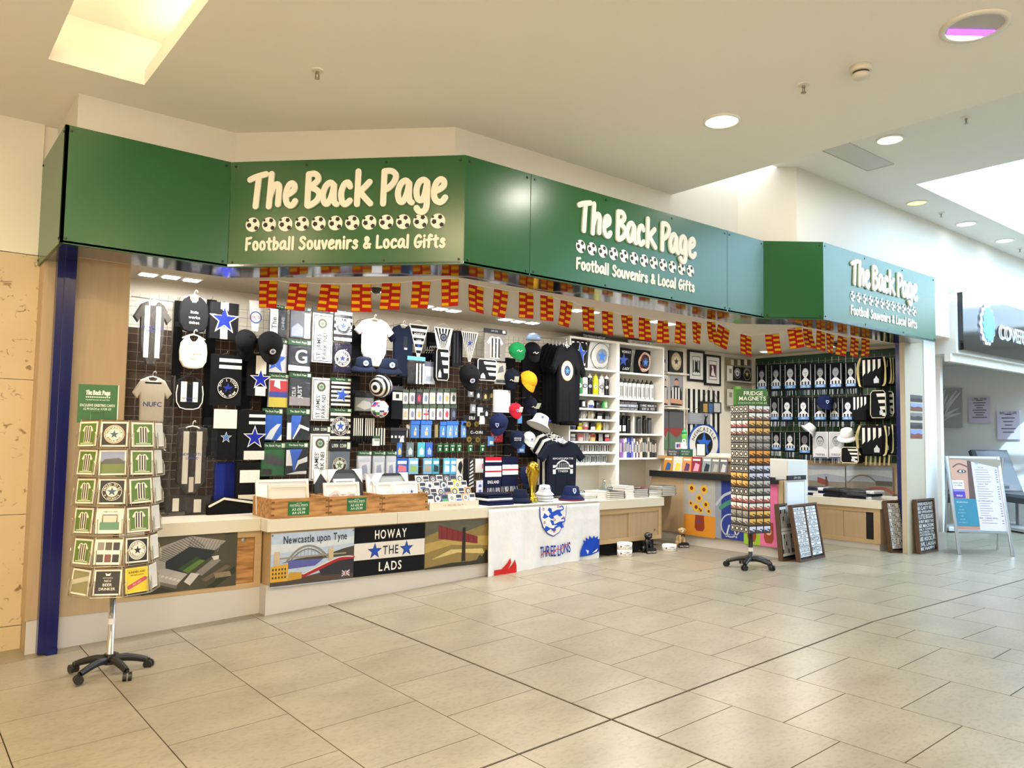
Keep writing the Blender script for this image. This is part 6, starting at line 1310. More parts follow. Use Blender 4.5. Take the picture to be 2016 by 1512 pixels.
# ================================================================== BOOKS AND GLASSES ON THE COUNTER
def bstack(desc, px0, px1, ytop, ybot, Y, cols, dep=.2):
    X0, X1 = at(px0, ybot, Y=Y).x, at(px1, ybot, Y=Y).x; z0 = CT + .002; H_ = max(.02, at(px0, ytop, Y=Y).z - at(px0, ybot, Y=Y).z); n = len(cols); h = H_ / n
    for k, c in enumerate(cols):
        j = random.uniform(-.006, .006)
        t = Th('book', '%s book up in the %s' % (nth(k), desc), 'book', Matrix.Translation(((X0 + X1) / 2 + j, Y, z0 + k * h)), 'books stacked on the counter'); w_ = (X1 - X0) / 2
        b = t.mb(); b.box(-w_, w_, 0, dep, 0, h * .12, c); b.box(-w_, w_, 0, dep, h * .86, h * .985, c); b.box(w_ - .004, w_, 0, dep, h * .12, h * .86, c); t.add('cover', b, 'ink')
        b = t.mb(); b.box(-w_ * .97, w_ - .005, .004, dep - .004, h * .12, h * .86, '#e9e6dc'); t.add('pages', b, 'ink')
K = '#17181c'
bstack('black-covered stack at the counter edge', 1201, 1230, 966, 981, 6.05, [K, K, K, K])
bstack('tall white stack in the middle of the counter edge', 1231.5, 1248, 955, 979, 6.06, ['#e6e6ea', '#eceef2', '#e2e4ea', '#eceef2', '#e6e8ee'])
bstack('black and white banded stack', 1249.5, 1277, 962, 979, 6.06, [K, K, K, K, K])
bstack('grey and white stack next to the end stack', 1278.5, 1303, 962, 976, 6.07, ['#d8d8d6', '#3a3d42', '#dcdcd8', '#4a4d52'])
bstack('grey-spined stack at the counter end', 1305, 1330, 954, 974, 6.07, ['#6a6d74', '#5a5d64', '#74777e', '#60636a', '#7c7f84', '#565960'])
bstack('teal stack against the shelves', 1219, 1232, 941, 955, 6.42, ['#1f5a5c', '#246468', '#1c5054'])
bstack('black stack against the shelves', 1234, 1247, 941, 955, 6.42, ['#17181c', '#1d1e22'])
bstack('grey striped stack against the shelves', 1248, 1262, 946, 962, 6.38, ['#8a8c90', '#5a5c60', '#989a9e', '#6a6c70', '#5c2a2c'])
bstack('red-topped stack against the shelves', 1263, 1278, 948, 962, 6.36, ['#dfe0e4', '#c8cad0', '#8a2a30'])
bstack('navy stack behind the grey one', 1279, 1303, 953, 962, 6.28, ['#1d2a5a', '#22326a', '#dfe6e8'])
bstack('pale green topped stack behind the end one', 1303, 1322, 950, 958, 6.32, ['#c8ccb8', '#d0d8c0'])
bstack('flat white booklet pile by the T-shirt', 1150, 1176, 973, 985, 6.06, ['#e4e6ea', '#3a3c42', '#e8eaee'])
bstack('thin white booklet pile in the corner', 1176, 1199, 968, 984, 6.10, ['#e8eaee', '#e2e4e8', '#eceef0'])
for i, (px, py, r, h) in enumerate(((1139, 962, .03, .07), (1148, 961, .03, .075), (1157, 962, .03, .07), (1166, 961, .032, .075), (1175, 962, .03, .08))):
    p = at(px, py, Y=6.45); b = MB(Matrix.Translation((p.x, 6.45, CT + .002))); b.lathe([(r * .85, 0), (r, h), (r * .92, h), (r * .78, .008), (.001, .008)], n=16, ax='z'); solo('glass_tumbler', '%s clear glass tumbler under the mug shelves' % nth(i), 'glass', b, 'glassy', 'clear tumblers under the shelves', smooth=True)
for i, (px, r, h) in enumerate(((1189, .045, .19), (1201, .03, .17))):
    p = at(px, 960, Y=6.5); t = Th('glass_decanter', ('wide' if i == 0 else 'slim') + ' clear glass bottle with a small star on the counter', 'glass bottle', Matrix.Translation((p.x, 6.5, CT + .002)))
    b = t.mb(); b.lathe([(r, 0), (r, h * .45), (r * .5, h * .65), (r * .35, h), (r * .3, h)], n=16, ax='z'); t.add('body', b, 'glassy', smooth=True)
    b = MB(wfr(6.5, p.x, CT + h * .35) @ Matrix.Rotation(-.6, 4, 'Y') @ Matrix.Translation((0, 0, r * 1.05))); b.star(0, 0, .012, 0, '#5a64b0'); t.add('star_print', b, 'ink')
# ================================================================== CRATES WITH PRINTS, CARD TRAY
CR = [(532, 647, 'nearest'), (647, 752, 'middle'), (752, 842, 'farthest')]
for k, (a, c, nm) in enumerate(CR):
    X0, X1 = at(a, 1010, Y=YF + .005).x + (.0 if k else .005), at(c, 1005, Y=YF + .005).x; H_ = .155; Y0, Y1 = YF + .005, YF + .40
    t = Th('wooden_crate', '%s open pine crate of framed prints on the counter edge' % nm, 'crate', loc=((X0 + X1) / 2, Y0, CT)); z0 = CT + .002
    for bx in ((X0 + .002, X1 - .002, Y0, Y0 + .012), (X0 + .002, X1 - .002, Y1 - .012, Y1), (X0 + .002, X0 + .014, Y0 + .012, Y1 - .012), (X1 - .014, X1 - .002, Y0 + .012, Y1 - .012)):
        b = t.mb(); b.box(bx[0], bx[1], bx[2], bx[3], z0, z0 + H_); t.add('side_board', b, 'crate_pine')
    b = t.mb(); b.box(X0 + .014, X1 - .014, Y0 + .012, Y1 - .012, z0, z0 + .008); t.add('base_board', b, 'crate_pine')
    for s in (0, 1):
        for j in range(3): b = t.mb(); xx = X0 + .016 if s == 0 else X1 - .016; b.box(xx - .012, xx + .012, Y0 - .0008, Y0 + .001, z0 + .02 + j * .05, z0 + .034 + j * .05, '#6a4520'); t.add('joint', b, 'ink')
    if k < 2:
        px = (585, 699)[k]; py = (1001, 993)[k]; M = wfr(Y0 - .002, at(px + 3, py, Y=Y0).x, at(px, py, Y=Y0).z); t2 = Th('price_card', 'green price card on the %s pine crate' % nm, 'price card', M)
        b = t2.mb(); b.box(-.09, .09, -.055, .055, -.002, 0, '#1f6a3a'); t2.add('card', b, 'ink')
        b = t2.mb(); b.text('~9', 0, .042, .008, .001, '#dfe8dc', .1); b.text('FOOTBALL PRINTS', 0, .026, .016, .001, '#e8efe4', .15); b.rect(-.07, .07, .0125, .0135, .001, '#dfe8dc'); b.text('A3 £12.99', 0, -.006, .02, .001, '#eef4ea', .13); b.text('A4 £9.99', 0, -.034, .02, .001, '#eef4ea', .11); t2.add('lettering', b, 'ink')
def print_frame(label, px0, px1, pytop, Y, fc, mc, art=None, corners=False, lean=.18, zb=None, dx=0):
    X0, X1 = at(px0, pytop, Y=Y).x, at(px1, pytop, Y=Y).x; zt2 = at((px0 + px1) / 2, pytop, Y=Y).z; z0 = CT + .014; H_ = (zt2 - z0) / cos(lean)
    M = frame(((X0 + X1) / 2, Y - sin(lean) * 0, z0), (1, 0, 0), (0, sin(lean), cos(lean))); w_ = (X1 - X0) / 2; t = Th('framed_print', label, 'framed print', M)
    b = t.mb(); f = .022
    for q in ((-w_, w_, 0, f), (-w_, w_, H_ - f, H_), (-w_, -w_ + f, f, H_ - f), (w_ - f, w_, f, H_ - f)):
        b = t.mb(); b.box(*q, -.02, 0, fc); t.add('frame_rail', b, 'plastic')
    b = t.mb(); b.box(-w_ + f, w_ - f, f, H_ - f, -.012, -.006, mc); t.add('mount', b, 'ink')
    if art: b = t.mb(); art(b, w_, H_); t.add('print', b, 'photo')
    if corners:
        for s in (-1, 1): b = t.mb(); b.slab([(s * w_ * 1.02, H_ + .004), (s * (w_ - .10), H_ + .004), (s * (w_ - .07), H_ - .015), (s * w_ * 1.0, H_ - .12)], -.022, .004, '#e8ebee'); t.add('corner_guard', b, 'plastic')
    return t
print_frame('large white framed print standing at the rear of the nearest crate', 508, 612, 944, YF + .30, '#e6e4de', '#e9eaec')
print_frame('cream framed dusk print at the front of the nearest crate', 532, 612, 955, YF + .09, '#e0d6c4', '#e2dcd0', lambda b, w_, H_: (b.rect(-w_ * .74, w_ * .74, .05, H_ - .11, -.0045, '#5b5068'), b.flat([(-w_ * .74, .05), (w_ * .74, .05), (w_ * .74, H_ * .45), (0, H_ * .35)], -.004, '#3f3a52')))
print_frame('grey framed print with white corner guards, nearer of two', 624, 650, 926, YF + .36, '#2c3036', '#3a3f46', None, True)
print_frame('grey framed print with white corner guards in the middle crate', 652, 718, 925, YF + .30, '#2c3036', '#4a4f56', None, True)
print_frame('small print in blue sky colours tucked in the middle crate', 662, 704, 943, YF + .22, '#dfe2e6', '#b8c8e6')
print_frame('white framed red bridge print at the front of the middle crate', 642, 712, 950, YF + .09, '#e4e4e2', '#e8e9ea', lambda b, w_, H_: (b.rect(-w_ * .74, w_ * .74, .05, H_ - .10, -.0045, '#c9b4b0'), b.ribbon(sm([(-w_ * .7, H_ * .55), (-w_ * .3, H_ * .7), (0, H_ * .5), (w_ * .4, H_ * .62)], 4), .02, -.004, -.003, '#e8d8d4'), b.rect(-w_ * .2, w_ * .7, .06, H_ * .45, -.0035, '#8a4a48')))
print_frame('slim white boxed frame standing in the middle crate', 727, 743, 934, YF + .28, '#e6e8ea', '#dfe2e4', None, True)
print_frame('black framed print with white corner guards in the farthest crate', 744, 808, 932, YF + .30, '#20242a', '#aab2b6', None, True)
print_frame('white framed print beside the tilted white one', 745, 778, 950, YF + .16, '#eceeee', '#eef0f2')
print_frame('white framed print with small blue writing and a star', 780, 826, 948, YF + .10, '#eceff2', '#eef2f6', lambda b, w_, H_: (b.text('~7', -.1 * w_, H_ * .62, .018, -.004, '#a8bcd8', w_), b.star(w_ * .5, H_ * .62, .022, -.004, '#3f62a8')))
# card tray with magnets
X0, X1 = at(844, 990, Y=YF + .02).x, at(940, 985, Y=YF + .02).x; t = Th('magnet_tray', 'stepped pale card tray of round magnets at the counter edge', 'display tray', loc=(X0, YF, CT))
b = t.mb(); b.box(X0, X1, YF + .0, YF + .02, CT + .002, CT + .07, '#e2d8c8'); t.add('front_lip', b, 'ink')
b = t.mb(); b.text('~26', 0, 0, .016, 0, '#b8a08c', (X1 - X0) * .6); b.V = [Vector(((X0 + X1) / 2 + v.x, YF - .001, CT + .036 + v.y)) for v in b.V]; t.add('lettering', b, 'ink')
for r in range(4): b = t.mb(); b.box(X0, X1, YF + .02 + r * .07, YF + .09 + r * .07, CT + .002, CT + .05 + r * .055, '#d9cfc0'); t.add('step', b, 'ink')
pal = ['#c9ccd2', '#d8c040', '#3a9a58', '#20242c', '#5a6a9c', '#c88a50', '#dcd8d0', '#2a2e36', '#e4e6ea', '#8a94a8']
for r in range(4):
    for i in range(7):
        x = X0 + (X1 - X0) * (i + .5) / 7; z = CT + .052 + r * .055; c = pal[(r * 3 + i * 7) % 10]; M = wfr(YF + .055 + r * .07, x, z + .04, -.25); M = frame((x, YF + .05 + r * .07, z + .044), (1, 0, 0), (0, .3, .95))
        t = Th('badge_magnet', '%s badge magnet in the %s step of the card tray' % (nth(i), nth(r)), 'magnet', M, 'magnets in the card tray'); w_ = (X1 - X0) / 7 * .46
        b = t.mb(); b.rbox(-w_, w_, -.04, .04, -.006, 0, c if (i + r) % 3 else '#e6e4de', .003); t.add('card', b, 'ink')
        b = t.mb()
        if (i + r) % 2: badge(b, 0, 0, min(w_, .04) * .88, .0005, '#2a2c36' if r % 2 else '#dfe2ea', '#e8e4d8', '#e8e8e8' if r % 2 else '#4a5878', c)
        else: b.rect(-w_ * .8, w_ * .8, 0, .03, .001, '#e8e8e6' if c in ('#20242c', '#2a2e36') else '#23262e'); b.rect(-w_ * .8, w_ * .8, -.03, -.008, .001, pal[(i + r * 2) % 10])
        t.add('print', b, 'ink')
# ---- trophy and hats on the flag
p = at(1048, 988, Y=YF + .10); M = Matrix.Translation((p.x, YF + .10, CT + .007)); t = Th('gold_trophy', 'golden trophy with a globe top standing among the hats', 'trophy', M)
b = t.mb(); b.lathe([(.055, 0), (.06, .01), (.058, .035), (.052, .04), (.055, .05), (.05, .06)], col='#c9a43a', n=22, ax='z'); t.add('base', b, 'gold', smooth=True)
b = t.mb(); vs = []; fs = []; pr = [(.042, .06), (.030, .10), (.028, .14), (.034, .19), (.046, .24), (.062, .29), (.070, .325), (.066, .35)]; n = 20
for k, (r, h) in enumerate(pr):
    for i in range(n): a = 2 * pi * i / n; rr = r * (1 + .16 * sin(2 * a + k * .75)); vs.append((rr * cos(a), rr * sin(a), h))
for k in range(len(pr) - 1):
    for i in range(n): j = (i + 1) % n; fs.append((k * n + i, k * n + j, (k + 1) * n + j, (k + 1) * n + i))
b.add(vs, fs, '#c9a43a'); t.add('stem', b, 'gold', smooth=True)
b = t.mb(); b.ball((0, 0, .355), .066, '#d0ac44', 18); t.add('globe', b, 'gold', smooth=True)
b = t.mb(); b.lathe([(.0602, .012), (.0602, .02)], col='#3a8a58', n=22, ax='z'); t.add('band', b, 'plastic')
bucket('navy bucket hat lying on the flag beside the trophy', 1024, 985, 24, YF + .14, '#0f1a34', None, 0, 0, z=CT + .055)
for i in range(3): bucket('%s white bucket hat up in the pile behind the trophy' % nth(i), 1072, 980 - i * 6, 19, YF + .16, '#e4e6ea', (lambda B, r: B.text('COMING HOME', 0, .05 * r, r * .24, .004, '#2a3a8c', r * 1.1)) if i == 2 else None, .1, .05, z=CT + .045 + i * .03)
bucket('navy bucket hat with white shield and red brim edge', 1125, 982, 26, YF + .13, '#131f48', sbadge, .1, 0, z=CT + .055, band='#8a2a34')
for i in range(5):
    M = Matrix.Translation((at(978 + 2 * (i % 2), 990, Y=YF + .1).x, YF + .10, CT + .007 + i * .022)); t = Th('folded_scarf', '%s folded navy scarf up in the pile beside the card tray' % nth(i), 'scarf', M, 'folded scarves at the counter edge'); w_ = .15
    b = t.mb(); b.M = M @ Matrix(((1, 0, 0, 0), (0, 0, -1, 0), (0, 1, 0, 0), (0, 0, 0, 1)))
    c = ['#0d1236', '#11183f', '#e2e4ea', '#0c1030', '#0a0e2a'][i]
    b.slab([(-w_, 0), (w_, 0), (w_ + .008, .01), (w_, .021), (-w_, .021), (-w_ - .008, .01)], -.2, .08 - .01 * i, c, .006); t.add('cloth', b, 'cloth')
# ================================================================== REAR CORNER: FRAMES, FLAG, RACKS
YB = YW - .03
def wallpic(name, label, box, Y, fc, fw, mount, art, cat='picture', th=.02, letters=None):
    M, w_, h_ = wbox(*box, Y); t = Th(name, label, cat, M)
    if fw:
        for q in ((-w_, w_, -h_, -h_ + fw), (-w_, w_, h_ - fw, h_), (-w_, -w_ + fw, -h_ + fw, h_ - fw), (w_ - fw, w_, -h_ + fw, h_ - fw)): b = t.mb(); b.box(*q, -th, .005, fc); t.add('frame_rail', b, 'plastic')
    b = t.mb(); b.box(-w_ + fw, w_ - fw, -h_ + fw, h_ - fw, -th, -.004 if fw else 0, mount); t.add('mount', b, 'ink')
    b = t.mb(); art(b, w_ - fw, h_ - fw, -.003 if fw else .001); t.add('print', b, 'ink')
    if letters: b = t.mb(); letters(b, w_ - fw, h_ - fw, .002); t.add('lettering', b, 'ink')
    return t
def player_art(bg, n1, n2):
    def f(b, w_, h_, z):
        b.rect(-w_ * .62, w_ * .62, -h_ * .72, h_ * .72, z, '#23242a'); b.rect(-w_ * .56, w_ * .56, -h_ * .68, h_ * .68, z + .0006, '#e6e4e0')
        b.rect(-w_ * .5, w_ * .5, -h_ * .5, h_ * .42, z + .0012, bg)
        if n2: vstripes(b, -w_ * .5, w_ * .5, -h_ * .5, h_ * .42, z + .0018, 7, n2)
        b.flat([(-.3 * w_, -.4 * h_), (-.1 * w_, .1 * h_), (-.2 * w_, .35 * h_), (.05 * w_, .3 * h_), (.15 * w_, -.1 * h_), (.4 * w_, -.45 * h_), (.2 * w_, -.45 * h_)], z + .0024, n1)
        b.text('~7', -.2 * w_, .57 * h_, .04 * h_, z + .001, '#4a4c52', w_ * .5)
    return f
wallpic('framed_picture', 'black framed print of a striped shirt figure, higher of the two frames', (1355, 690, 1387, 751), YB, '#131316', .03, '#dfdedb', player_art('#e4e2de', '#121316', '#17181c'))
wallpic('framed_picture', 'black framed print of a maroon shirt figure, lower of the two frames', (1388, 699, 1419, 759), YB, '#131316', .03, '#dfdedb', player_art('#4a1a34', '#e8e4e4', None))
def nuflag(b, w_, h_, z):
    vstripes(b, -w_ * .95, w_ * .95, -h_ * .98, h_ * .98, z, 13, '#14151a')
    b.disc(0, -.62 * h_, w_ * .95, z + .001, '#2452b0', 36, ry=h_ * .62); b.disc(0, -.62 * h_, w_ * .85, z + .002, '#ecebe6', 36, ry=h_ * .55); b.disc(0, -.62 * h_, w_ * .52, z + .003, '#17181c', 30, ry=h_ * .34)
    b.star(0, -.62 * h_, w_ * .5, z + .004, '#2f6ad0', sx=.9)
    b.arctext('NEWCASTLE', 0, -.62 * h_, w_ * .68, pi * .92, pi * .08, h_ * .13, z + .004, '#14151a', k=h_ * .62 / (w_ * .95))
wallpic('striped_flag', 'black and white striped wall flag with a blue ringed badge', (1352, 766, 1418, 900), YB, None, 0, '#e4e2dc', nuflag, 'flag', .004)
def plaque(label, box, Y, col, art, cord=(0, .06)):
    M, w_, h_ = wbox(*box, Y); t = Th('hanging_plaque', label, 'plaque', M); b = t.mb(); b.box(-w_, w_, -h_, h_, -.01, 0, col); t.add('board', b, 'ink')
    b = t.mb(); art(b, w_, h_, .001); t.add('print', b, 'photo'); b = t.mb(); b.tube([(-w_ * .8, h_, -.004), (cord[0], h_ + cord[1], -.006), (w_ * .8, h_, -.004)], .003, '#6a5a48', 4); t.add('cord', b, 'cloth')
plaque('grey slate plaque with small writing hanging on the striped flag', (1355, 813, 1398, 835), YB - .02, '#8d929c', lambda b, w_, h_, z: [b.rect(-w_ * .85, w_ * (.2 - .1 * (i % 2)), h_ * (.6 - i * .36), h_ * (.66 - i * .36), z, '#d8dade') for i in range(4)] + [b.flat([(.4 * w_, -h_), (.5 * w_, .2 * h_), (.4 * w_, .8 * h_), (.6 * w_, .4 * h_), (.85 * w_, .7 * h_), (.65 * w_, 0), (.7 * w_, -h_)], z, '#23252a')], (.3, .2))
plaque('dark photo plaque hanging beside the grey one', (1378, 791, 1420, 813), YB - .03, '#2a2c30', lambda b, w_, h_, z: (b.rect(-w_ * .7, -w_ * .3, -h_ * .9, h_ * .6, z, '#b89a50'), b.rect(-.2 * w_, .2 * w_, -h_ * .9, h_ * .7, z, '#4a6a9c'), b.rect(.3 * w_, .9 * w_, -h_ * .8, h_ * .8, z, '#c8cacc')), (0, .24))
# slatted display left of the frames
Mx = [(1304.5, 1315), (1317, 1345)]
t = Th('wall_shelf', 'narrow white wall shelf between the shelf unit and the frames', 'shelf', loc=(at(1325, 735, Y=YB).x, YB, 1.2))
for y in (735, 803):
    z = at(1325, y, Y=YB).z; b = t.mb(); b.box(at(1304, y, Y=YB).x, at(1347, y, Y=YB).x, YB - .09, YB + .025, z - .02, z, '#dcd8cc'); t.add('shelf', b, 'plastic')
YP = YB - .03
wallpic('canvas_print', 'striped canvas panel with a blue star edge by the shelf unit', (1304.5, 689, 1314, 731), YP, None, 0, '#17181c', lambda b, w_, h_, z: (vstripes(b, -w_, w_, -h_, h_, z, 5, W0), b.star(-.3 * w_, 0, w_ * .8, z + .001, '#2a44a0')), 'canvas', .03)
wallpic('canvas_print', 'black canvas with an amber castle badge above the portraits', (1317.5, 691, 1345, 732), YP, None, 0, '#0f1014', lambda b, w_, h_, z: badge(b, 0, 0, w_ * .72, z, '#e2d2b0', '#3a2a20', '#e2d2b0', '#20263c', 'NEWCASTLE', 'BROWN', None, 1.15), 'canvas', .03)
def portrait(bg, skin):
    def f(b, w_, h_, z):
        b.rect(-w_ * .95, w_ * .95, -h_ * .96, h_ * .96, z, bg); b.rect(-w_ * .95, w_ * .95, -.1 * h_, .25 * h_, z + .0004, '#7c7f84')
        b.flat([(-.75 * w_, -.95 * h_), (-.8 * w_, -.1 * h_), (-.35 * w_, .3 * h_), (.35 * w_, .3 * h_), (.8 * w_, -.1 * h_), (.75 * w_, -.95 * h_)], z + .0008, '#1c1d22')
        for k in (-.6, -.18, .24): b.rect(k * w_, (k + .2) * w_, -.6 * h_, .2 * h_, z + .0012, '#e2e0dc')
        b.disc(0, .52 * h_, w_ * .28, z + .0016, skin, 18, ry=h_ * .2); b.flat([(-.28 * w_, .6 * h_), (-.2 * w_, .76 * h_), (.15 * w_, .78 * h_), (.3 * w_, .6 * h_), (0, .68 * h_)], z + .002, '#221c1a')
        b.flat([(-.85 * w_, -.5 * h_), (.85 * w_, -.6 * h_), (.85 * w_, -.86 * h_), (-.85 * w_, -.8 * h_)], z + .002, skin)
    return f
wallpic('canvas_print', 'narrow portrait canvas of a striped shirt player by the shelf unit', (1304.5, 739, 1315.5, 799), YP, None, 0, '#dcdad4', portrait('#b4b2ae', '#c89a84'), 'canvas', .02)
wallpic('canvas_print', 'portrait canvas of a player with folded arms', (1317.5, 738, 1345.5, 800), YP, None, 0, '#dcdad4', portrait('#8f9094', '#c48f78'), 'canvas', .02)
def pitch(b, w_, h_, z): b.rect(-w_, w_, 0, h_, z, '#55565a'); b.flat([(-w_, -.1 * h_), (0, -.4 * h_), (w_, 0), (w_, .1 * h_), (-w_, .1 * h_)], z + .0005, '#8a3a34'); b.flat([(-w_, -h_), (w_, -h_), (w_, -.1 * h_), (0, -.5 * h_), (-w_, -.2 * h_)], z + .001, '#5a7a62')
wallpic('canvas_print', 'narrow old stadium canvas low by the shelf unit', (1304.5, 808, 1315.5, 885), YP, None, 0, '#8a8c8c', pitch, 'canvas', .02)
wallpic('canvas_print', 'old stadium canvas behind the green sports bottle', (1317.5, 808, 1346, 885), YP, None, 0, '#6a6c6c', pitch, 'canvas', .02)
# book rack
t = Th('book_rack', 'clear wall rack of badge books beside the scarf wall', 'rack', loc=(at(1452, 760, Y=YB).x, YB, 1.6))
for y in (752, 800): z = at(1452, y, Y=YB).z; b = t.mb(); b.box(at(1429, y, Y=YB).x, at(1480, y, Y=YB).x, YB - .12, YB, z - .008, z, '#b8b8b4'); t.add('ledge', b, 'plastic')
b = t.mb(); b.box(at(1429, 755, Y=YB).x, at(1480, 755, Y=YB).x, YB, YB + .02, at(1452, 808, Y=YB).z, at(1452, 706, Y=YB).z, '#9a9484'); t.add('back_panel', b, 'plastic')
for i, (x0, x1, y0, y1, c, star, lab) in enumerate(((1433, 1443, 720, 750, '#d8d4c8', None, 'cream spined book at the start of the badge book rack'), (1444, 1459, 722, 748, '#14151a', '#2b50b0', 'black book with a round blue star badge in the rack'), (1462, 1479, 724, 749, '#101216', '#c8b84a', 'black book with a yellow compass badge in the rack'), (1433, 1444, 766, 798, '#cfcabc', None, 'pale book on the lower rack ledge'), (1445, 1462, 762, 798, '#6fae4a', None, 'lime green book on the lower rack ledge'))):
    M, w_, h_ = wbox(x0, y0, x1, y1, YB - .05); t = Th('book', lab, 'book', M); b = t.mb(); b.box(-w_, w_, -h_, h_, -.02, 0, c); t.add('cover', b, 'ink'); b = t.mb()
    if star: badge(b, 0, 0, w_ * .85, .001, c, '#e4dccb', c if star[1] == 'c' else '#e4dccb', star, 'NEWCASTLE', '')
    else: b.rect(-w_ * .5, w_ * .5, 0, h_ * .6, .001, '#8a867a' if i != 4 else '#e0dc60')
    t.add('print', b, 'ink')
for i in range(7):
    M, w_, h_ = wbox(1433 + i * 6.5, 708, 1438.5 + i * 6.5, 719, YB - .04); b = MB(M); b.box(-w_, w_, -h_, h_, -.05, 0, ['#8a7a5c', '#c8c2b0', '#5a4a3a', '#b8a88c', '#3a342c', '#d0c8b4', '#6a5a48'][i]); solo('book', '%s small book along the top of the badge book rack' % nth(i), 'book', b, 'ink', 'small books above the rack')
# ================================================================== TILL DESK (faces the entrance)
XD = 7.62
def dx_(px, py): return at(px, py, X=XD)
Yd0, Yd1 = 4.80, 6.66
t = Th('till_desk', 'oak till desk hung with colourful tea towels', 'desk', loc=(XD, Yd0, 0))
b = t.mb(); b.box(XD, XD + .5, Yd0 + .45, Yd1, .135, .84); t.add('body', b, 'oak')
b = t.mb(); b.box(XD, XD + .16, Yd0, Yd0 + .45, .135, .84); t.add('end_body', b, 'oak')
b = t.mb(); b.box(XD + .18, XD + .6, Yd0 + .45, Yd1, .84, 1.02); t.add('upper_body', b, 'oak')
b = t.mb(); b.box(XD + .12, XD + .66, Yd0 + .42, Yd1, 1.02, 1.06); t.add('counter_top', b, 'oak_flat')
b = t.mb(); b.box(XD + .04, XD + .15, Yd0 + .03, Yd1, 0, .135); t.add('plinth', b, 'laminate_grey')
b = t.mb(); b.box(XD - .06, XD + .18, Yd0 + .05, Yd1 - .02, .80, .845); t.add('magazine_shelf', b, 'black_plastic')
b = t.mb(); b.box(XD - .065, XD - .055, Yd0 + .05, Yd1 - .02, .80, .875); t.add('shelf_lip', b, 'black_plastic')
def xpanel(name, label, px0, py0, px1, py1, X, col, art, cat, m='photo', th=.004, letters=None, tilt=0.0):
    M, w_, h_ = xbox(px0, py0, px1, py1, X)
    if tilt: o_ = M.to_translation(); M = frame(o_, (0, -1, 0), (sin(tilt), 0, cos(tilt)))
    t = Th(name, label, cat, M); b = t.mb(); b.box(-w_, w_, -h_, h_, -th, 0, col); t.add('sheet', b, m)
    if art: b = t.mb(); art(b, w_, h_, .001); t.add('print', b, m)
    if letters: b = t.mb(); letters(b, w_, h_, .004); t.add('lettering', b, 'ink')
    return t
def flowers(b, w_, h_, z):   # plain generic flower picture
    b.rect(-w_, w_, -h_, -.28 * h_, z, '#d08a2c'); b.rect(-w_, w_, -.28 * h_, h_, z, '#a9aaa8')
    for x, y, r in ((-.5, .62, .3), (.3, .6, .3), (0, .3, .28), (-.2, -.02, .3), (.42, .1, .26), (.6, -.12, .2), (-.55, .1, .2), (.1, -.12, .2)):
        b.flat([(x * w_ + (r if i % 2 else r * .62) * w_ * cos(pi * i / 9), y * h_ + (r if i % 2 else r * .62) * w_ * sin(pi * i / 9)) for i in range(18)], z + .001, '#dba838'); b.disc(x * w_, y * h_, r * w_ * .34, z + .002, '#6a3a1c', 12)
    b.flat(sc([(-.25, -.28), (.3, -.28), (.34, -.7), (.2, -.82), (-.18, -.82), (-.3, -.7)], w_, h_), z + .002, '#8a3a24'); b.star(0, -.5 * h_, w_ * .12, z + .003, '#2c4a9c')
xpanel('tea_towel', 'flower vase tea towel in yellow and orange on the till desk', 1347, 940, 1408, 1056, XD - .008, '#a9aaa8', flowers, 'tea towel', 'cloth')
xpanel('tea_towel', 'blue tea towel with white and green line drawing on the till desk', 1408, 941, 1464, 1062, XD - .008, '#33418f', lambda b, w_, h_, z: (b.rect(-w_, -.55 * w_, -h_, h_, z, '#8f96a4'), b.ring(.1 * w_, -.55 * h_, w_ * .62, w_ * .7, z + .001, '#b4bcc8', 30), b.ribbon(sc(sm([(-.9, .1), (-.4, .4), (.2, .55), (.9, .75)], 4), w_, h_), .03, z, z + .001, '#b4bcc8'), b.ribbon(sc(sm([(-.6, .0), (0, .2), (.7, .3)], 4), w_, h_), .05, z, z + .001, '#4a8a78'), b.ribbon(sc([(-.2, -.9), (.0, -.55)], w_, h_), .02, z, z + .001, '#c8d0d8'), b.ribbon(sc([(.5, -.9), (.3, -.55)], w_, h_), .02, z, z + .001, '#c8d0d8')), 'tea towel', 'cloth', letters=lambda b, w_, h_, z: b.text('RIVER TYNE', .1 * w_, -.84 * h_, .05 * h_, z, '#aeb8dc', w_))
for i, (a, c, col) in enumerate(((1464, 1496, '#9ac23c'), (1496, 1531, '#e276a4'))):
    xpanel('tea_towel', ('lime green' if i == 0 else 'pink') + ' tea towel with a bottle drawing on the till desk', a, 950, c, 1072 + 4 * i, XD - .008, col, lambda b, w_, h_, z: (b.flat(sc([(-.5, -.25), (.5, -.25), (.55, -.75), (.35, -.9), (-.35, -.9), (-.55, -.75)], w_, h_), z, '#9a4a34'), b.disc(0, -.55 * h_, w_ * .32, z + .001, '#d8a888', 14)), 'tea towel', 'cloth')
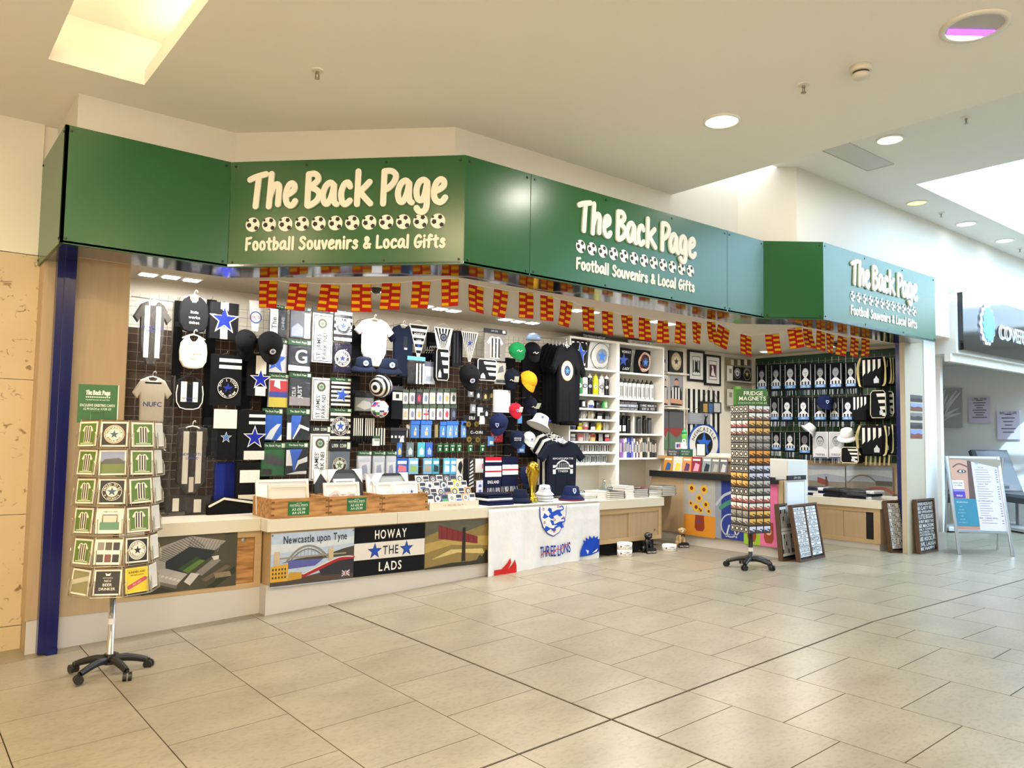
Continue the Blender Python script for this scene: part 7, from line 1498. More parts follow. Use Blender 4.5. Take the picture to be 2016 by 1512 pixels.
# magazines on the shelf lip
mags = [(1307, 1324, '#c8882c', '#2c5a8c'), (1325, 1343, '#d8d4cc', '#e0c850'), (1344, 1361, '#d88a48', '#5a3a6a'), (1362, 1380, '#8a2440', '#e2a0b4'), (1383, 1400, '#8a9aa4', '#22262c'), (1401, 1416, '#7a7a78', '#a8a6a2'), (1417, 1432, '#6a6a70', '#c8c8c8')]
for i, (a, c, c1, c2) in enumerate(mags):
    xpanel('magazine', '%s booklet along the black rack of the till desk' % nth(i), a, 898 + i * .6, c, 927 + i * .7, XD - .045, c1, lambda b, w_, h_, z, c2=c2: (b.flat(sc([(-.6, -.9), (.5, -.9), (.7, 0), (-.2, .2)], w_, h_), z, c2), b.rect(-.8 * w_, .8 * w_, .5 * h_, .75 * h_, z, '#e8e4d8')), 'booklet', 'ink', .012, tilt=.12)
for i, (a, c, col, s1, s2) in enumerate(((1313, 1337, '#4a4d52', 'North East', '~9'), (1338, 1362, '#1f5a3c', '~11', '~10'))):
    xpanel('magazine', ('grey' if i == 0 else 'green') + ' local history book standing behind the booklets', a, 884, c, 899, XD + .02, col, None, 'book', 'ink', .02, lambda b, w_, h_, z, s1=s1, s2=s2: (b.text(s1, 0, .35 * h_, .4 * h_, z, '#d8dcd8', w_ * 1.6), b.text(s2, 0, -.35 * h_, .4 * h_, z, '#d8dcd8', w_ * 1.6)))
# bits on the desk top
p = at(1324, 866, Y=6.3); sport = Th('drinks_bottle', 'lime and green sports bottle standing on boxed mugs', 'bottle', Matrix.Translation((XD + .35, 6.42, 1.19)))
b = sport.mb(); b.lathe([(.036, 0), (.037, .13), (.03, .15)], col='#5fae4a', n=16, ax='z'); sport.add('body', b, 'gloss', smooth=True)
b = sport.mb(); b.lathe([(.033, .15), (.033, .185), (.015, .195), (.013, .22)], col='#2f9a68', n=14, ax='z'); sport.add('cap', b, 'gloss', smooth=True)
b = MB(frame((XD + .35, 6.42, 1.25), (.55, -.83, 0), (0, 0, 1)) @ Matrix.Translation((0, 0, .038))); b.disc(0, 0, .026, 0, '#e4e8e0'); b.disc(0, 0, .012, .001, '#3a8a4a'); sport.add('badge', b, 'ink')
for i in range(2):
    for j in range(2 - i if i else 2):
        t = Th('mug_box', '%s white boxed mug in the %s row on the till desk' % (nth(j), 'lower' if i == 0 else 'upper'), 'boxed mug', Matrix.Translation((XD + .28, 6.42 - .12 * j, 1.062 + i * .085)))
        b = t.mb(); b.box(-.045, .05, -.05, .05, 0, .083, '#dfe2ea'); t.add('box', b, 'ink'); b = MB(frame((XD + .234, 6.42 - .12 * j, 1.104 + i * .085), (0, -1, 0), (0, 0, 1))); b.rect(-.03, 0, -.025, .02, .001, '#3a4aa0'); b.rect(.005, .03, -.02, .025, .001, '#b04a54'); t.add('print', b, 'ink')
M = frame((XD + .3, 6.12, 1.062), (.3, -.95, 0), (0, 0, 1)); t = Th('standing_frame', 'small white picture frame with black edge on the till desk', 'picture frame', M)
b = t.mb(); b.box(-.06, .06, 0, .16, -.012, 0, '#17181c'); t.add('frame', b, 'plastic'); b = t.mb(); b.box(-.05, .05, .01, .15, -.001, .002, '#e6e4e0'); t.add('mount', b, 'ink')
b = MB(Matrix.Translation((XD + .4, 5.75, 1.062))); b.rbox(-.1, .1, -.25, .25, 0, .04, '#e4e2dc'); solo('paper_tray', 'low white paper tray on the till desk top', 'tray', b, 'plastic')
# white drawers and screen beyond the desk
t = Th('drawer_tower', 'tall white drawer tower at the end of the till desk', 'drawers', loc=(8.0, 4.84, 0))
b = t.mb(); b.box(7.80, 8.2, 4.86, 5.22, .0, 1.06, '#e6e6e2'); t.add('body', b, 'plastic')
for i in range(4): b = t.mb(); b.box(7.805, 8.195, 4.845, 4.86, .28 + i * .195, .28 + i * .195 + .19, '#ecece8'); t.add('drawer', b, 'plastic')
M = frame((7.92, 4.775, .42), (1, .0, 0), (0, 0, 1)); t = Th('panel_sign', 'white framed panel standing against the till desk end', 'panel', M)
b = t.mb(); b.box(-.28, .1, 0, .42, -.02, 0, '#c8c8c4'); t.add('frame', b, 'plastic'); b = t.mb(); b.box(-.26, .08, .02, .40, 0, .004, '#eceef0'); t.add('sheet', b, 'ink')
M = frame((7.86, 4.76, .845), (1, 0, 0), (0, 0, 1)); t = Th('word_block', 'thin black word block lying above the white framed panel', 'wood block', M); b = t.mb(); b.box(-.2, .16, 0, .05, -.02, 0, '#17181c'); t.add('block', b, 'plastic'); b = t.mb(); b.text('~9', -.02, .025, .024, .001, '#e4e4e6', .2); t.add('lettering', b, 'ink')
# ================================================================== SCARF WALL
XW = XR - .03
t = Th('scarf_board', 'dark green display board with wire rails behind the scarves', 'display board', loc=(XW, 5.8, 1.0))
p0, p1 = at(1480, 710, X=XW), at(1768, 684, X=XW)
b = t.mb(); b.box(XW, XW + .028, p1.y, 6.88, 1.0, 2.5); t.add('board', b, 'green_board')
b = t.mb(); b.box(XW - .004, XW + .028, p1.y - .12, 6.88, .6, 1.0); t.add('lower_board', b, 'oak')
b = t.mb(); b.box(XW - .03, XW + .028, p1.y - .12, p1.y - .02, .6, 2.52); t.add('edge_post', b, 'oak')
b = t.mb(); y = p1.y
while y < 6.88: b.tube([(XW - .02, y, 1.0), (XW - .02, y, 2.44)], .003, '#b8bcb8', 4); y += .1
z = 1.0
while z < 2.45: b.tube([(XW - .02, p1.y, z), (XW - .02, 6.88, z)], .003, '#b8bcb8', 4); z += .1
t.add('wire_mesh', b, 'wire_light'); SB = t; SH = MB()
def peg(M, h_): o_ = M @ Vector((0, h_ * .97, 0)); SH.tube([(XW - .015, o_.y, o_.z), (o_.x + .004, o_.y, o_.z)], .004, '#b8bcb8', 5)
def face(b, w_, h_, z, skin, hair, y=.3):
    b.disc(0, y * h_, w_ * .5, z, hair, 20, ry=w_ * .66); b.disc(0, (y - .05) * h_, w_ * .44, z + .001, skin, 20, ry=w_ * .56)
    for s in (-1, 1): b.disc(s * w_ * .17, y * h_, w_ * .07, z + .002, '#23252a', 8)
    b.rect(-w_ * .05, w_ * .05, (y - .10) * h_, y * h_, z + .002, '#6a6c70'); b.rect(-w_ * .16, w_ * .16, (y - .19) * h_, (y - .165) * h_, z + .002, '#34363a')
    b.rect(-w_ * .2, w_ * .2, (y - .42) * h_, (y - .25) * h_, z - .0003, skin)
def pscarf(label, box, X, name_, style, hair, skin):
    M, w_, h_ = xbox(*box, X); t = Th('player_scarf', label, 'scarf', M)
    white = style == 'white'; peg(M, h_)
    b = t.mb(); b.sheet(lambda u, v: ((u * 2 - 1) * w_, (v * 2 - 1) * h_, .012 + .002 * sin(u * 6 + v * 4)), 5, 6, '#dcdce0' if white else '#0c0e14', .02); t.add('cloth', b, 'cloth')
    b = t.mb(); z = .017
    if not white:
        for s in (-.8, .74): b.rect(s * w_, (s + .07) * w_, -.55 * h_, .92 * h_, z, '#d4d6da')
    else: b.rect(-.92 * w_, .92 * w_, -.98 * h_, -.92 * h_, z, '#1a2570'); b.rect(-.85 * w_, .85 * w_, -.3 * h_, .95 * h_, z, '#b8bac0')
    b.flat(sc([(-.85, -.62), (-.7, -.35), (-.25, -.12), (.25, -.12), (.7, -.35), (.85, -.62)], w_, h_), z + .001, '#d8dade')
    if not white: vstripes(b, -.6 * w_, .6 * w_, -.62 * h_, -.36 * h_, z + .0016, 5, '#15171c')
    face(b, w_ * .95, h_, z + .002, skin, hair); t.add('portrait_print', b, 'ink')
    b = t.mb(); b.rect(-.8 * w_, .8 * w_, -.84 * h_, -.6 * h_, z + .002, '#5f90cc' if not white else '#dfe0e4'); b.text(name_, 0, -.72 * h_, .15 * h_, z + .004, '#e8eef6' if not white else '#20242c', w_ * 1.4); t.add('lettering', b, 'ink')
    b = t.mb(); n = 12
    for i in range(n): x = -w_ + (i + .5) * 2 * w_ / n; b.tube([(x, -h_, .008), (x + random.uniform(-.008, .008), -h_ - .07, .01)], .005, random.choice(['#8a9aa4', '#20262c', '#c8d0d4', '#3a444a']), 4)
    t.add('fringe', b, 'cloth')
ups = [(1490, 1512, '~5', '#2a2a2c', '#8a8c90'), (1518, 1540, '~6', '#5a5c60', '#8f9194'), (1544, 1570, '~4', '#8a8c90', '#a4a6aa'), (1574, 1600, '~7', '#b4b6ba', '#d4d6da'), (1603, 1629, '~6', '#4a4c50', '#8a8c90'), (1633, 1660, '~7', '#6a6c70', '#8e9094'), (1664, 1688, '~6', '#1a1a1c', '#a8aaae')]
for i, (a, c, s, hr, sk) in enumerate(ups): pscarf('%s player portrait scarf in the top row of the scarf wall' % nth(i), (a, 718 - i * .8, c, 771 - i * 1.0), XW - .10, s, 'k', hr, sk)
mids = [(1516, 1536, '~5', '#6a6c70', '#7a7c80'), (1538, 1564, '~6', '#17171a', '#e4e6ea'), (1570, 1596, '~4', '#2a2a2e', '#e6e8ec'), (1602, 1630, '~7', '#26262a', '#4a4a4e'), (1634, 1654, '~4', '#5a5c60', '#74767a'), (1657, 1684, '~7', '#101014', '#e2e4e8')]
for i, (a, c, s, hr, sk) in enumerate(mids): pscarf('%s player portrait scarf in the middle row of the scarf wall' % nth(i), (a, 782, c, 830), XW - .11, s, 'k', hr, sk)
lows = [(1519, 1540, '~4', 'k', '#6a6c70', '#9a9ca0', 850, 888), (1545, 1568, '~6', 'k', '#4a4c50', '#c8cace', 850, 890), (1573, 1598, '~4', 'k', '#5a5c60', '#6a6c70', 850, 895), (1601, 1631, 'TRIPPIER', 'white', '#26262a', '#a8aaae', 850, 902), (1633, 1662, 'GORDON', 'white', '#4a4c50', '#9a9ca0', 850, 902)]
for i, (a, c, s, stl, hr, sk, y0, y1) in enumerate(lows): pscarf('%s player portrait scarf in the lowest row of the scarf wall' % nth(i), (a, y0, c, y1), XW - .12, s, stl, hr, sk)
def xcap(f, label, px, py, hw, X, *a, **k):
    global at_
    p = at(px, py, X=X); return f(label, px, py, hw, p.y, *a, **k)
_h = hook
def hook(*a): pass
xcap(cap, 'navy England cap hanging over the middle row of player scarves', 1624, 792, 22, XW - .2, '#121c42', yaw=-.3, pitch=-.35, badge_='shield')
xcap(bucket, 'white bucket hat tilted among the lower player scarves', 1592, 846, 17, XW - .2, '#e2e4ea', None, .2, .5, roll=-.6)
xcap(bucket, 'white bucket hat hanging beside the striped shoulder bag', 1668, 858, 20, XW - .22, '#e6e6e8', None, .2, .3, roll=.4)
# bags
def kitbag(label, box, X, kind):
    M, w_, h_ = xbox(*box, X); t = Th('sports_bag', label, 'bag', M); peg(M, h_); R_ = [(-1, -.75), (-.8, -1), (.8, -1), (1, -.75), (.95, .8), (.7, 1), (-.7, 1), (-.95, .8)]
    if kind == 'sack': R_ = [(-.8, -1), (.85, -1), (1, .9), (.8, 1), (-.8, 1), (-.95, .9)]
    b = t.mb(); b.slab(sc(R_, w_, h_), -.10, .03, '#101115', .025); t.add('body', b, 'cloth')
    b = t.mb(); n = 4
    for i in range(n):
        x = -.72 + i * .42
        if kind == 'side': b.flat(sc([(-.2 + i * .2, .75 - i * .45), (.85, .75 - i * .45), (.85, .52 - i * .45), (-.1 + i * .2, .52 - i * .45)], w_, h_), .032, W0)
        else: b.flat(sc([(x, .85), (x + .22, .85), (x + .22, -.05 + i * .14), (x, -.25 + i * .14)], w_, h_), .032, W0)
    t.add('stripe_pattern', b, 'cloth'); b = t.mb(); b.flat(sc([(.2, -.75), (.6, -.75), (.62, -.5), (.5, -.4), (.4, -.25), (.3, -.4), (.18, -.5)], w_, h_), .033, '#c8ccd2'); t.add('crest_print', b, 'ink')
    if kind == 'sack':
        for s in (-1, 1):
            for k in range(3): b = t.mb(); x = s * w_ * (1.02 + .05 * k); b.tube(sm([(x * .9, h_, .01), (x * 1.06, .3 * h_, .02 + .01 * k), (x, -.7 * h_, .02), (x * .85, -.95 * h_, .03)], 3), .006, '#d8c890', 5); t.add('draw_cord', b, 'cloth')
    elif kind == 'ruck': 
        b = t.mb(); b.slab(sc([(-.85, -.95), (.85, -.95), (.85, -.1), (-.85, -.1)], w_, h_), .02, .06, '#0d0e12', .015); t.add('pocket', b, 'cloth')
        b = t.mb(); b.tube(sm([(-.25 * w_, h_, 0), (0, h_ + .05, 0), (.25 * w_, h_, 0)], 4), .008, '#0d0e12', 6); t.add('loop', b, 'cloth')
    else: b = t.mb(); b.tube([(x, y, .03) for x, y in sc(R_, w_ * .95, h_ * .95)], .006, '#d8d4b8', 5, True); t.add('piping', b, 'cloth')
kitbag('black striped drawstring sack at the top of the scarf wall', (1694, 704, 1742, 762), XW - .28, 'sack')
for i in range(2): kitbag('%s drawstring sack behind the front one, showing its cords' % ('second', 'third')[i], (1720 + i * 12, 706, 1754 + i * 5, 757), XW - .18 + i * .07, 'sack')
kitbag('small black rucksack with striped top', (1678, 778, 1712, 830), XW - .26, 'ruck')
kitbag('black side-striped shoulder bag beside the small rucksack', (1715, 768, 1747, 824), XW - .24, 'side'); kitbag('black side-striped shoulder bag behind the front one', (1738, 770, 1762, 820), XW - .14, 'side')
kitbag('black and white striped drawstring sack hanging lower', (1693, 838, 1744, 898), XW - .28, 'sack'); kitbag('striped drawstring sack half hidden behind the lower front one', (1728, 836, 1758, 893), XW - .18, 'sack')
kitbag('small striped shoulder bag with piping below the white bucket hat', (1657, 880, 1693, 912), XW - .3, 'side')
b = MB()
for i in range(6): p = at(1706 + i * 9, 905, X=XW - .2); b.tube([(p.x, p.y, p.z + .06), (p.x, p.y + .01, p.z - .07)], .012, '#d8c890', 5)
solo('dangling_straps', 'row of pale webbing straps dangling under the lower sacks', 'straps', b, 'cloth', kind='stuff')
SB.add('display_hook', SH, 'wire_light', kind='stuff')
# ================================================================== SIDE COUNTER UNDER THE SCARF WALL
XC = 9.17
t = Th('counter_cabinet', 'oak cabinet with sliding doors under the scarf wall', 'cabinet', loc=(XC, 4.5, 0))
b = t.mb(); b.box(XC + .03, XR, 4.5, 6.9, .075, .49); t.add('body', b, 'oak_flat')
for q in ((4.5, 6.9, .44, .49), (4.5, 6.9, .075, .12), (4.5, 4.58, .12, .44)): b = t.mb(); b.box(XC, XC + .03, q[0], q[1], q[2], q[3]); t.add('rail', b, 'oak_flat')
b = t.mb(); b.box(XC + .02, XC + .032, 4.58, 4.68, .12, .44); t.add('opening', b, 'recess_shade')  # dark sheet painted as the shade inside a cabinet gap
for y0, y1, dxx in ((4.68, 4.98, .018), (4.96, 5.7, .008), (5.7, 6.8, .018)): b = t.mb(); b.box(XC + dxx, XC + dxx + .01, y0, y1, .12, .44); t.add('door', b, 'oak')
b = t.mb(); b.box(XC + .02, XR, 4.52, 6.9, 0, .075); t.add('plinth', b, 'laminate_grey')
mb = MB(); mb.box(XC - .03, XR - .01, 4.47, 6.9, .49, .58); solo('worktop', 'pale laminate worktop of the side counter below the scarves', 'worktop', mb, 'worktop')
def seasky(red):
    def f(b, w_, h_, z):
        b.rect(-w_, w_, 0, h_, z, '#8f98a4'); b.flat(sc([(-1, .3), (0, .5), (1, .35), (1, .8), (-1, .7)], w_, h_), z + .0005, '#b0b4b8'); b.rect(-w_, w_, -h_, 0, z, '#7a746a')
        if red == 1: b.flat(sc([(-.5, .25), (.1, .05), (.1, -.3), (-.5, -.1)], w_, h_), z + .001, '#7a3a34'); b.rect(-.06 * w_, .04 * w_, -.9 * h_, .3 * h_, z + .0015, '#4a302a')
        else: b.ribbon(sc(sm([(-.9, -.1), (-.5, .35), (0, .35), (.4, -.1)], 4), w_, h_), .02, z, z + .001, '#6a655c'); b.ribbon(sc(sm([(-.9, -.9), (-.1, -.5), (.6, -.35), (1, -.6)], 4), w_, h_), .04, z, z + .001, '#8a4a3c'); b.rect(.3 * w_, w_, -.2 * h_, .1 * h_, z + .0012, '#4a443c')
    return f
xpanel('photo_board', 'grey sky photo board with a red-brown shape above the side counter', 1592, 917, 1664, 978, XW - .05, '#8f98a4', seasky(1), 'photo board', 'photo', .01)
xpanel('photo_board', 'river bridge photo board above the side counter', 1666, 918, 1757, 980, XW - .05, '#8f98a4', seasky(2), 'photo board', 'photo', .01)
for i, (px, py, col, w_, d_) in enumerate(((1606, 972, '#0f1638', .17, .14), (1630, 974, '#e0e2e4', .16, .15), (1650, 976, '#17181c', .17, .16), (1672, 979, '#22252c', .18, .15), (1696, 980, '#1c1e24', .2, .16), (1716, 982, '#c8ccd2', .14, .13))):
    p = at(px, py, X=XC + .25); 
    for j in range(3):
        M = Matrix.Translation((XC + .25 + random.uniform(-.02, .02), p.y + random.uniform(-.02, .02), .582 + j * .034)); t = Th('folded_garment', '%s folded garment up in the %s pile along the side counter' % (nth(j), nth(i)), 'garment', M, 'folded garments on the side counter')
        b = t.mb(); b.rbox(-d_, d_, -w_ * .62, w_ * .62, 0, .033, col if j % 2 == 0 else random.choice(['#e4e6e8', '#20232a', '#3a3d44', '#101a40']), .01); t.add('cloth', b, 'cloth')
        if j == 2: b = t.mb(); b.rbox(-d_ * 1.05, d_ * 1.05, -w_ * .66, w_ * .66, 0, .04, '#ffffff', .012, False); t.add('bag', b, 'clear')
# ================================================================== CARD SPINNER
def swivel_base(t, c, a0, rad, hub):
    x, y, z = c
    for k in range(5):
        a = a0 + k * 2 * pi / 5; d = Vector((cos(a), sin(a), 0))
        pts = [Vector(c) + d * r + Vector((0, 0, h)) for r, h in ((.0, hub), (rad * .35, hub + .004), (rad * .7, hub - .012), (rad * .95, hub - .03))]
        b = MB(); b.tube(sm(pts, 4), .026, '#17181a', 8, r1=.018); o = t.add('leg', b, 'black_plastic', smooth=True)
        q = Vector(c) + d * rad; w_ = d.cross(Vector((0, 0, 1)))
        b = MB(); b.tube([q + Vector((0, 0, hub - .02)), q + Vector((0, 0, .05))], .008, '#101113', 6); t.add('caster_stem', b, 'black_plastic', parent=o)
        for s in (-1, 1):
            b = MB(); u = Vector((cos(a + 1.0), sin(a + 1.0), 0)); b.tube([q + u * s * .006 + Vector((0, 0, .027)), q + u * s * .024 + Vector((0, 0, .027))], .0265, '#101113', 14); t.add('caster_wheel', b, 'black_plastic', parent=o)
C1 = Vector((1.145, 5.33, fz(1.145))); T1 = Th('card_spinner', 'wire greeting card spinner on a black five-star base', 'card spinner', loc=C1)
swivel_base(T1, C1, radians(212), .222, .085)
def z1(y, rr=0): return at(200, y, Y=5.33 - rr).z
b = MB(); b.tube([C1 + Vector((0, 0, .07)), C1 + Vector((0, 0, z1(826) - C1.z))], .019, '#b8b8b4', 12); T1.add('pole', b, 'alu', smooth=True)
b = MB(); b.tube([C1 + Vector((0, 0, .30)), C1 + Vector((0, 0, .335))], .0195, '#e8e8e6', 12); T1.add('height_label', b, 'plastic')
b = MB(); b.tube([C1 + Vector((0, 0, .06)), C1 + Vector((0, 0, .12))], .036, '#17181a', 12); T1.add('hub', b, 'black_plastic')
base_a = math.atan2(-C1.y, -C1.x); RF = .235; FW = .172
tops = [830, 886, 943, 1001, 1062, 1122]
def shirt_card(b, w_, h_):
    b.rect(-w_ * .9, w_ * .9, -h_ * .9, h_ * .9, .001, '#5d7a34'); b.flat(sc(TEE, w_ * .62, h_ * .72), .002, '#e6dfd0')
    for k in (-.3, -.06, .2): b.rect(k * w_ * .95, (k + .12) * w_ * .95, -.68 * h_, .6 * h_, .003, '#23201c')
    b.rect(-w_ * .7, w_ * .7, -.84 * h_, -.76 * h_, .003, '#cfd8b0')
def dark_badge(rim, t1, t2, star='#44546c'): return lambda b, w_, h_: (b.rect(-w_ * .92, w_ * .92, -h_ * .92, h_ * .92, .001, '#26221f'), badge(b, 0, 0, w_ * .82, .002, '#e6dfd0' if rim else '#26221f', '#26221f' if rim else '#e6dfd0', '#e6dfd0', star, t1, t2, rim))
def view_card(b, w_, h_): b.rect(-w_ * .92, w_ * .92, 0, h_ * .92, .001, '#8a94b4'); b.rect(-w_ * .92, w_ * .92, -h_ * .92, 0, .001, '#6a7a44'); b.flat([(-w_ * .9, 0), (-w_ * .6, h_ * .3), (w_ * .5, h_ * .38), (w_ * .9, h_ * .1), (w_ * .9, -h_ * .1), (-w_ * .9, -h_ * .1)], .002, '#57555c')
def pitch_card(b, w_, h_): b.rect(-w_ * .75, w_ * .75, -h_ * .75, -.1 * h_, .001, '#5f8a70'); b.rect(-w_ * .7, w_ * .7, -.1 * h_, .55 * h_, .001, '#cfc8ba'); b.ribbon([(-w_ * .55, -.1 * h_), (-w_ * .55, .5 * h_), (w_ * .55, .5 * h_), (w_ * .55, -.1 * h_)], .006, .001, .002, '#5a564e'); b.text('THERE IS A LIGHT', 0, .76 * h_, .1 * h_, .001, '#3a3630', w_ * 1.4)
def six_card(b, w_, h_):
    for i in range(3):
        for j in range(2): b.rect((-.85 + i * .6) * w_, (-.35 + i * .6) * w_, (-.85 + j * 1.0) * h_, (-.2 + j * 1.0) * h_, .001, ['#4a4642', '#7a4a3c', '#2c2a2c', '#8a8478', '#5a5046', '#38363a'][i + 3 * j])
def beer_card(b, w_, h_): b.rect(-w_ * .92, w_ * .92, -h_ * .92, h_ * .92, .001, '#2b2924'); b.flat([(-.15 * w_, .55 * h_), (-.22 * w_, .78 * h_), (0, .7 * h_), (.22 * w_, .78 * h_), (.15 * w_, .55 * h_)], .002, '#e6dfd0'); b.text('NEWCASTLE', 0, .38 * h_, .09 * h_, .002, '#e6dfd0', w_); b.text('NO.1', 0, .14 * h_, .19 * h_, .002, '#e6dfd0'); b.text('BEER', 0, -.18 * h_, .24 * h_, .002, '#e6dfd0', w_ * 1.3); b.text('DRINKER', 0, -.52 * h_, .22 * h_, .002, '#e6dfd0', w_ * 1.5)
def yellow_card(b, w_, h_): b.rect(-w_ * .95, w_ * .95, -h_ * .95, h_ * .95, .001, '#dcc22c'); b.text('SUNDERLAND', 0, .68 * h_, .17 * h_, .002, '#3a2c18', w_ * 1.6); b.text('ARE BOLLOCKS', 0, .42 * h_, .12 * h_, .002, '#3a2c18', w_ * 1.6); b.ribbon([(-w_ * .75, -.55 * h_), (w_ * .75, .05 * h_)], h_ * .34, .001, .002, '#c0505c'); b.text('~8', 0, -.25 * h_, .16 * h_, .003, '#e8b8b4', w_ * 1.2, rot=.36)
def stad_card(b, w_, h_): b.rect(-w_ * .9, w_ * .9, -h_ * .9, h_ * .9, .001, '#8f8a68'); b.flat([(-w_ * .9, .1 * h_), (w_ * .9, .6 * h_), (w_ * .9, .2 * h_), (-w_ * .9, -.3 * h_)], .002, '#c0bba8')
def plain_card(b, w_, h_): b.rect(-w_ * .9, w_ * .9, -h_ * .9, h_ * .9, .001, '#d8d4cc')
SHELF = {-48: [(shirt_card, 'green striped shirt card')] * 5 + [(stad_card, 'stadium corner card')],
         -8: [(dark_badge('#b8834e', 'NEWCASTLE', 'BORN & BRED'), 'amber ringed badge card'), (view_card, 'painted stadium view card'), (dark_badge(None, 'PROUD TO BE', 'A GEORDIE'), 'black round badge card'), (pitch_card, 'pale goalpost card'), (six_card, 'six-photo card'), (beer_card, 'black NO.1 BEER DRINKER card')],
         32: [(shirt_card, 'green striped shirt card')] * 4 + [(dark_badge('#e6dfd0', 'MADE IN', 'NEWCASTLE', '#26221f'), 'white disc MADE IN card'), (yellow_card, 'yellow joke card')],
         72: [(plain_card, 'plain pale card')] * 6}
cn = {-48: 'outer edge column', -8: 'middle column', 32: 'column facing the goods', 72: 'far side column'}
for th in (-88, -48, -8, 32, 72, 112):
    a = base_a + radians(th); n = Vector((cos(a), sin(a), 0)); av = Vector((-n.y, n.x, 0)); 
    for k in range(6):
        yt = tops[k]; zt_ = z1(yt, .2); c = C1 + n * RF; H_ = .152
        lean = .10; M = frame((c.x, c.y, zt_ - H_), av, Vector((0, 0, 1)) * cos(lean) - n * sin(lean) * -1 * -1)
        w_ = FW / 2; b = MB(M)
        b.tube([(-w_, -.008, 0), (w_, -.008, 0)], .0022, '#b8b0a0', 5); b.tube([(-w_, -.008, .012), (-w_, .055, .014), (-w_ * .75, .09, .012), (-w_ * .75, -.008, .012)], .0018, '#b8b0a0', 5); b.tube([(w_, -.008, .012), (w_, .055, .014), (w_ * .75, .09, .012), (w_ * .75, -.008, .012)], .0018, '#b8b0a0', 5)
        b.tube([(-w_, -.008, .012), (w_, -.008, .012)], .0022, '#b8b0a0', 5); b.tube([(-w_, -.008, -.004), (-w_, H_ + .012, -.004), (w_, H_ + .012, -.004), (w_, -.008, -.004)], .0022, '#b8b0a0', 5)
        T1.add('wire_frame', b, 'metal')
        b = MB(M); b.box(-w_ * .98, w_ * .98, 0, H_ + .008, -.008, -.005, '#8a7250'); T1.add('backing_card', b, 'ink')
        if th in SHELF:
            fn, nm = SHELF[th][k]; rot = random.uniform(-.04, .04)
            Mc = M @ Matrix.Translation((random.uniform(-.004, .004), H_ / 2 + .002, .004)) @ Matrix.Rotation(rot, 4, 'Z'); t = Th('greeting_card', '%s, %s pocket down, %s of the card spinner' % (nm, nth(k), cn[th]), 'greeting card', Mc)
            b = MB(Mc); cw, chh = .073, .0735; b.box(-cw, cw, -chh, chh, -.003, 0, '#ece6d8' if fn is not yellow_card else '#e8d860'); t.add('card', b, 'ink'); b = MB(Mc); fn(b, cw * .95, chh * .95); t.add('print', b, 'ink')
# header sign
p = at(191, 823, Y=5.33); M = frame((p.x, 5.33, p.z - .03), (cos(base_a + pi / 2), sin(base_a + pi / 2), 0), (0, 0, 1)); t = Th('header_sign', 'green price sign standing on the card spinner', 'sign', M)
b = t.mb(); b.box(-.108, .108, 0, .235, -.004, 0, '#225f2c'); t.add('board', b, 'ink'); b = t.mb(); b.box(.108, .113, 0, .235, -.006, .004, '#e8e6e0'); t.add('edge', b, 'ink')
b = t.mb(); marker_line(b, 'The Back Page', -.065, .065, .172, .026, .0052, .0005, .001, '#e8efe0'); [b.disc(-.062 + i * .0113, .158, .0045, .001, '#e8efe0', 8) for i in range(12)]; b.text('Football Souvenirs & Local Gifts', 0, .142, .008, .001, '#dfe8d8', .13)
b.text('EXCLUSIVE GREETING CARDS', 0, .108, .016, .001, '#eef4ea', .19); b.text('£2.99 EACH or 4 FOR £10', 0, .086, .014, .001, '#e0ead8', .15); t.add('lettering', b, 'ink')
b = t.mb(); b.tube([(-.035, 0, .004), (-.035, .068, .004), (.035, .068, .004), (.035, 0, .004)], .002, '#8fb090', 5); t.add('wire_holder', b, 'metal')
# ================================================================== MAGNET SPINNER
C2 = Vector((6.85, 4.68, 0)); T2 = Th('magnet_spinner', 'black square spinner covered in fridge magnets on castors', 'magnet spinner', loc=C2)
swivel_base(T2, C2, radians(200), .235, .085)
zb2, zt2 = at(1468, 1052, Y=4.68 - .1).z, at(1468, 797, Y=4.68 - .1).z
b = MB(); b.tube([C2 + Vector((0, 0, .06)), C2 + Vector((0, 0, zb2 + .1))], .022, '#1a1b1d', 12); T2.add('pole', b, 'black_plastic', smooth=True)
b = MB(); b.tube([C2 + Vector((0, 0, .16)), C2 + Vector((0, 0, .20))], .0235, '#dcdcda', 12); T2.add('collar', b, 'plastic')
ca = math.atan2(-C2.y, -C2.x); hs = .135
n1 = Vector((cos(ca + radians(40)), sin(ca + radians(40)), 0)); n2 = Vector((-n1.y, n1.x, 0)) * -1
M0 = Matrix(((n1.x, n2.x, 0, C2.x), (n1.y, n2.y, 0, C2.y), (0, 0, 1, 0), (0, 0, 0, 1)))
b = MB(M0); b.box(-hs, hs, -hs, hs, zb2, zt2, '#141416'); T2.add('column', b, 'black_plastic')
RW = 17; ph = (zt2 - zb2) / RW
kinds = [('white bridge', '#e4e2de', '#8a5a4c'), ('white bridge', '#e6e4e0', '#7c5448'), ('gold view', '#d8b060', '#5a4028'), ('gold view', '#d4a858', '#5a4028'), ('grey river', '#a8a29c', '#6a645c'), ('grey river', '#9c968e', '#665f58'), ('orange dusk', '#d89438', '#4a2c18'), ('orange dusk', '#d08c34', '#4a2c18'), ('pale skyline', '#c8cce0', '#3a3c48'), ('pale skyline', '#c4c8dc', '#3a3c48'), ('round grey', '#b8b4ac', '#4c4a44'), ('round grey', '#b4b0a8', '#4c4a44'), ('red bridge', '#e0dcd8', '#9a4a44'), ('red bridge', '#dcd8d2', '#9a4a44'), ('gold view', '#d8b060', '#5a4028'), ('gold view', '#d4a858', '#5a4028'), ('pale skyline', '#c8cce0', '#3a3c48')]
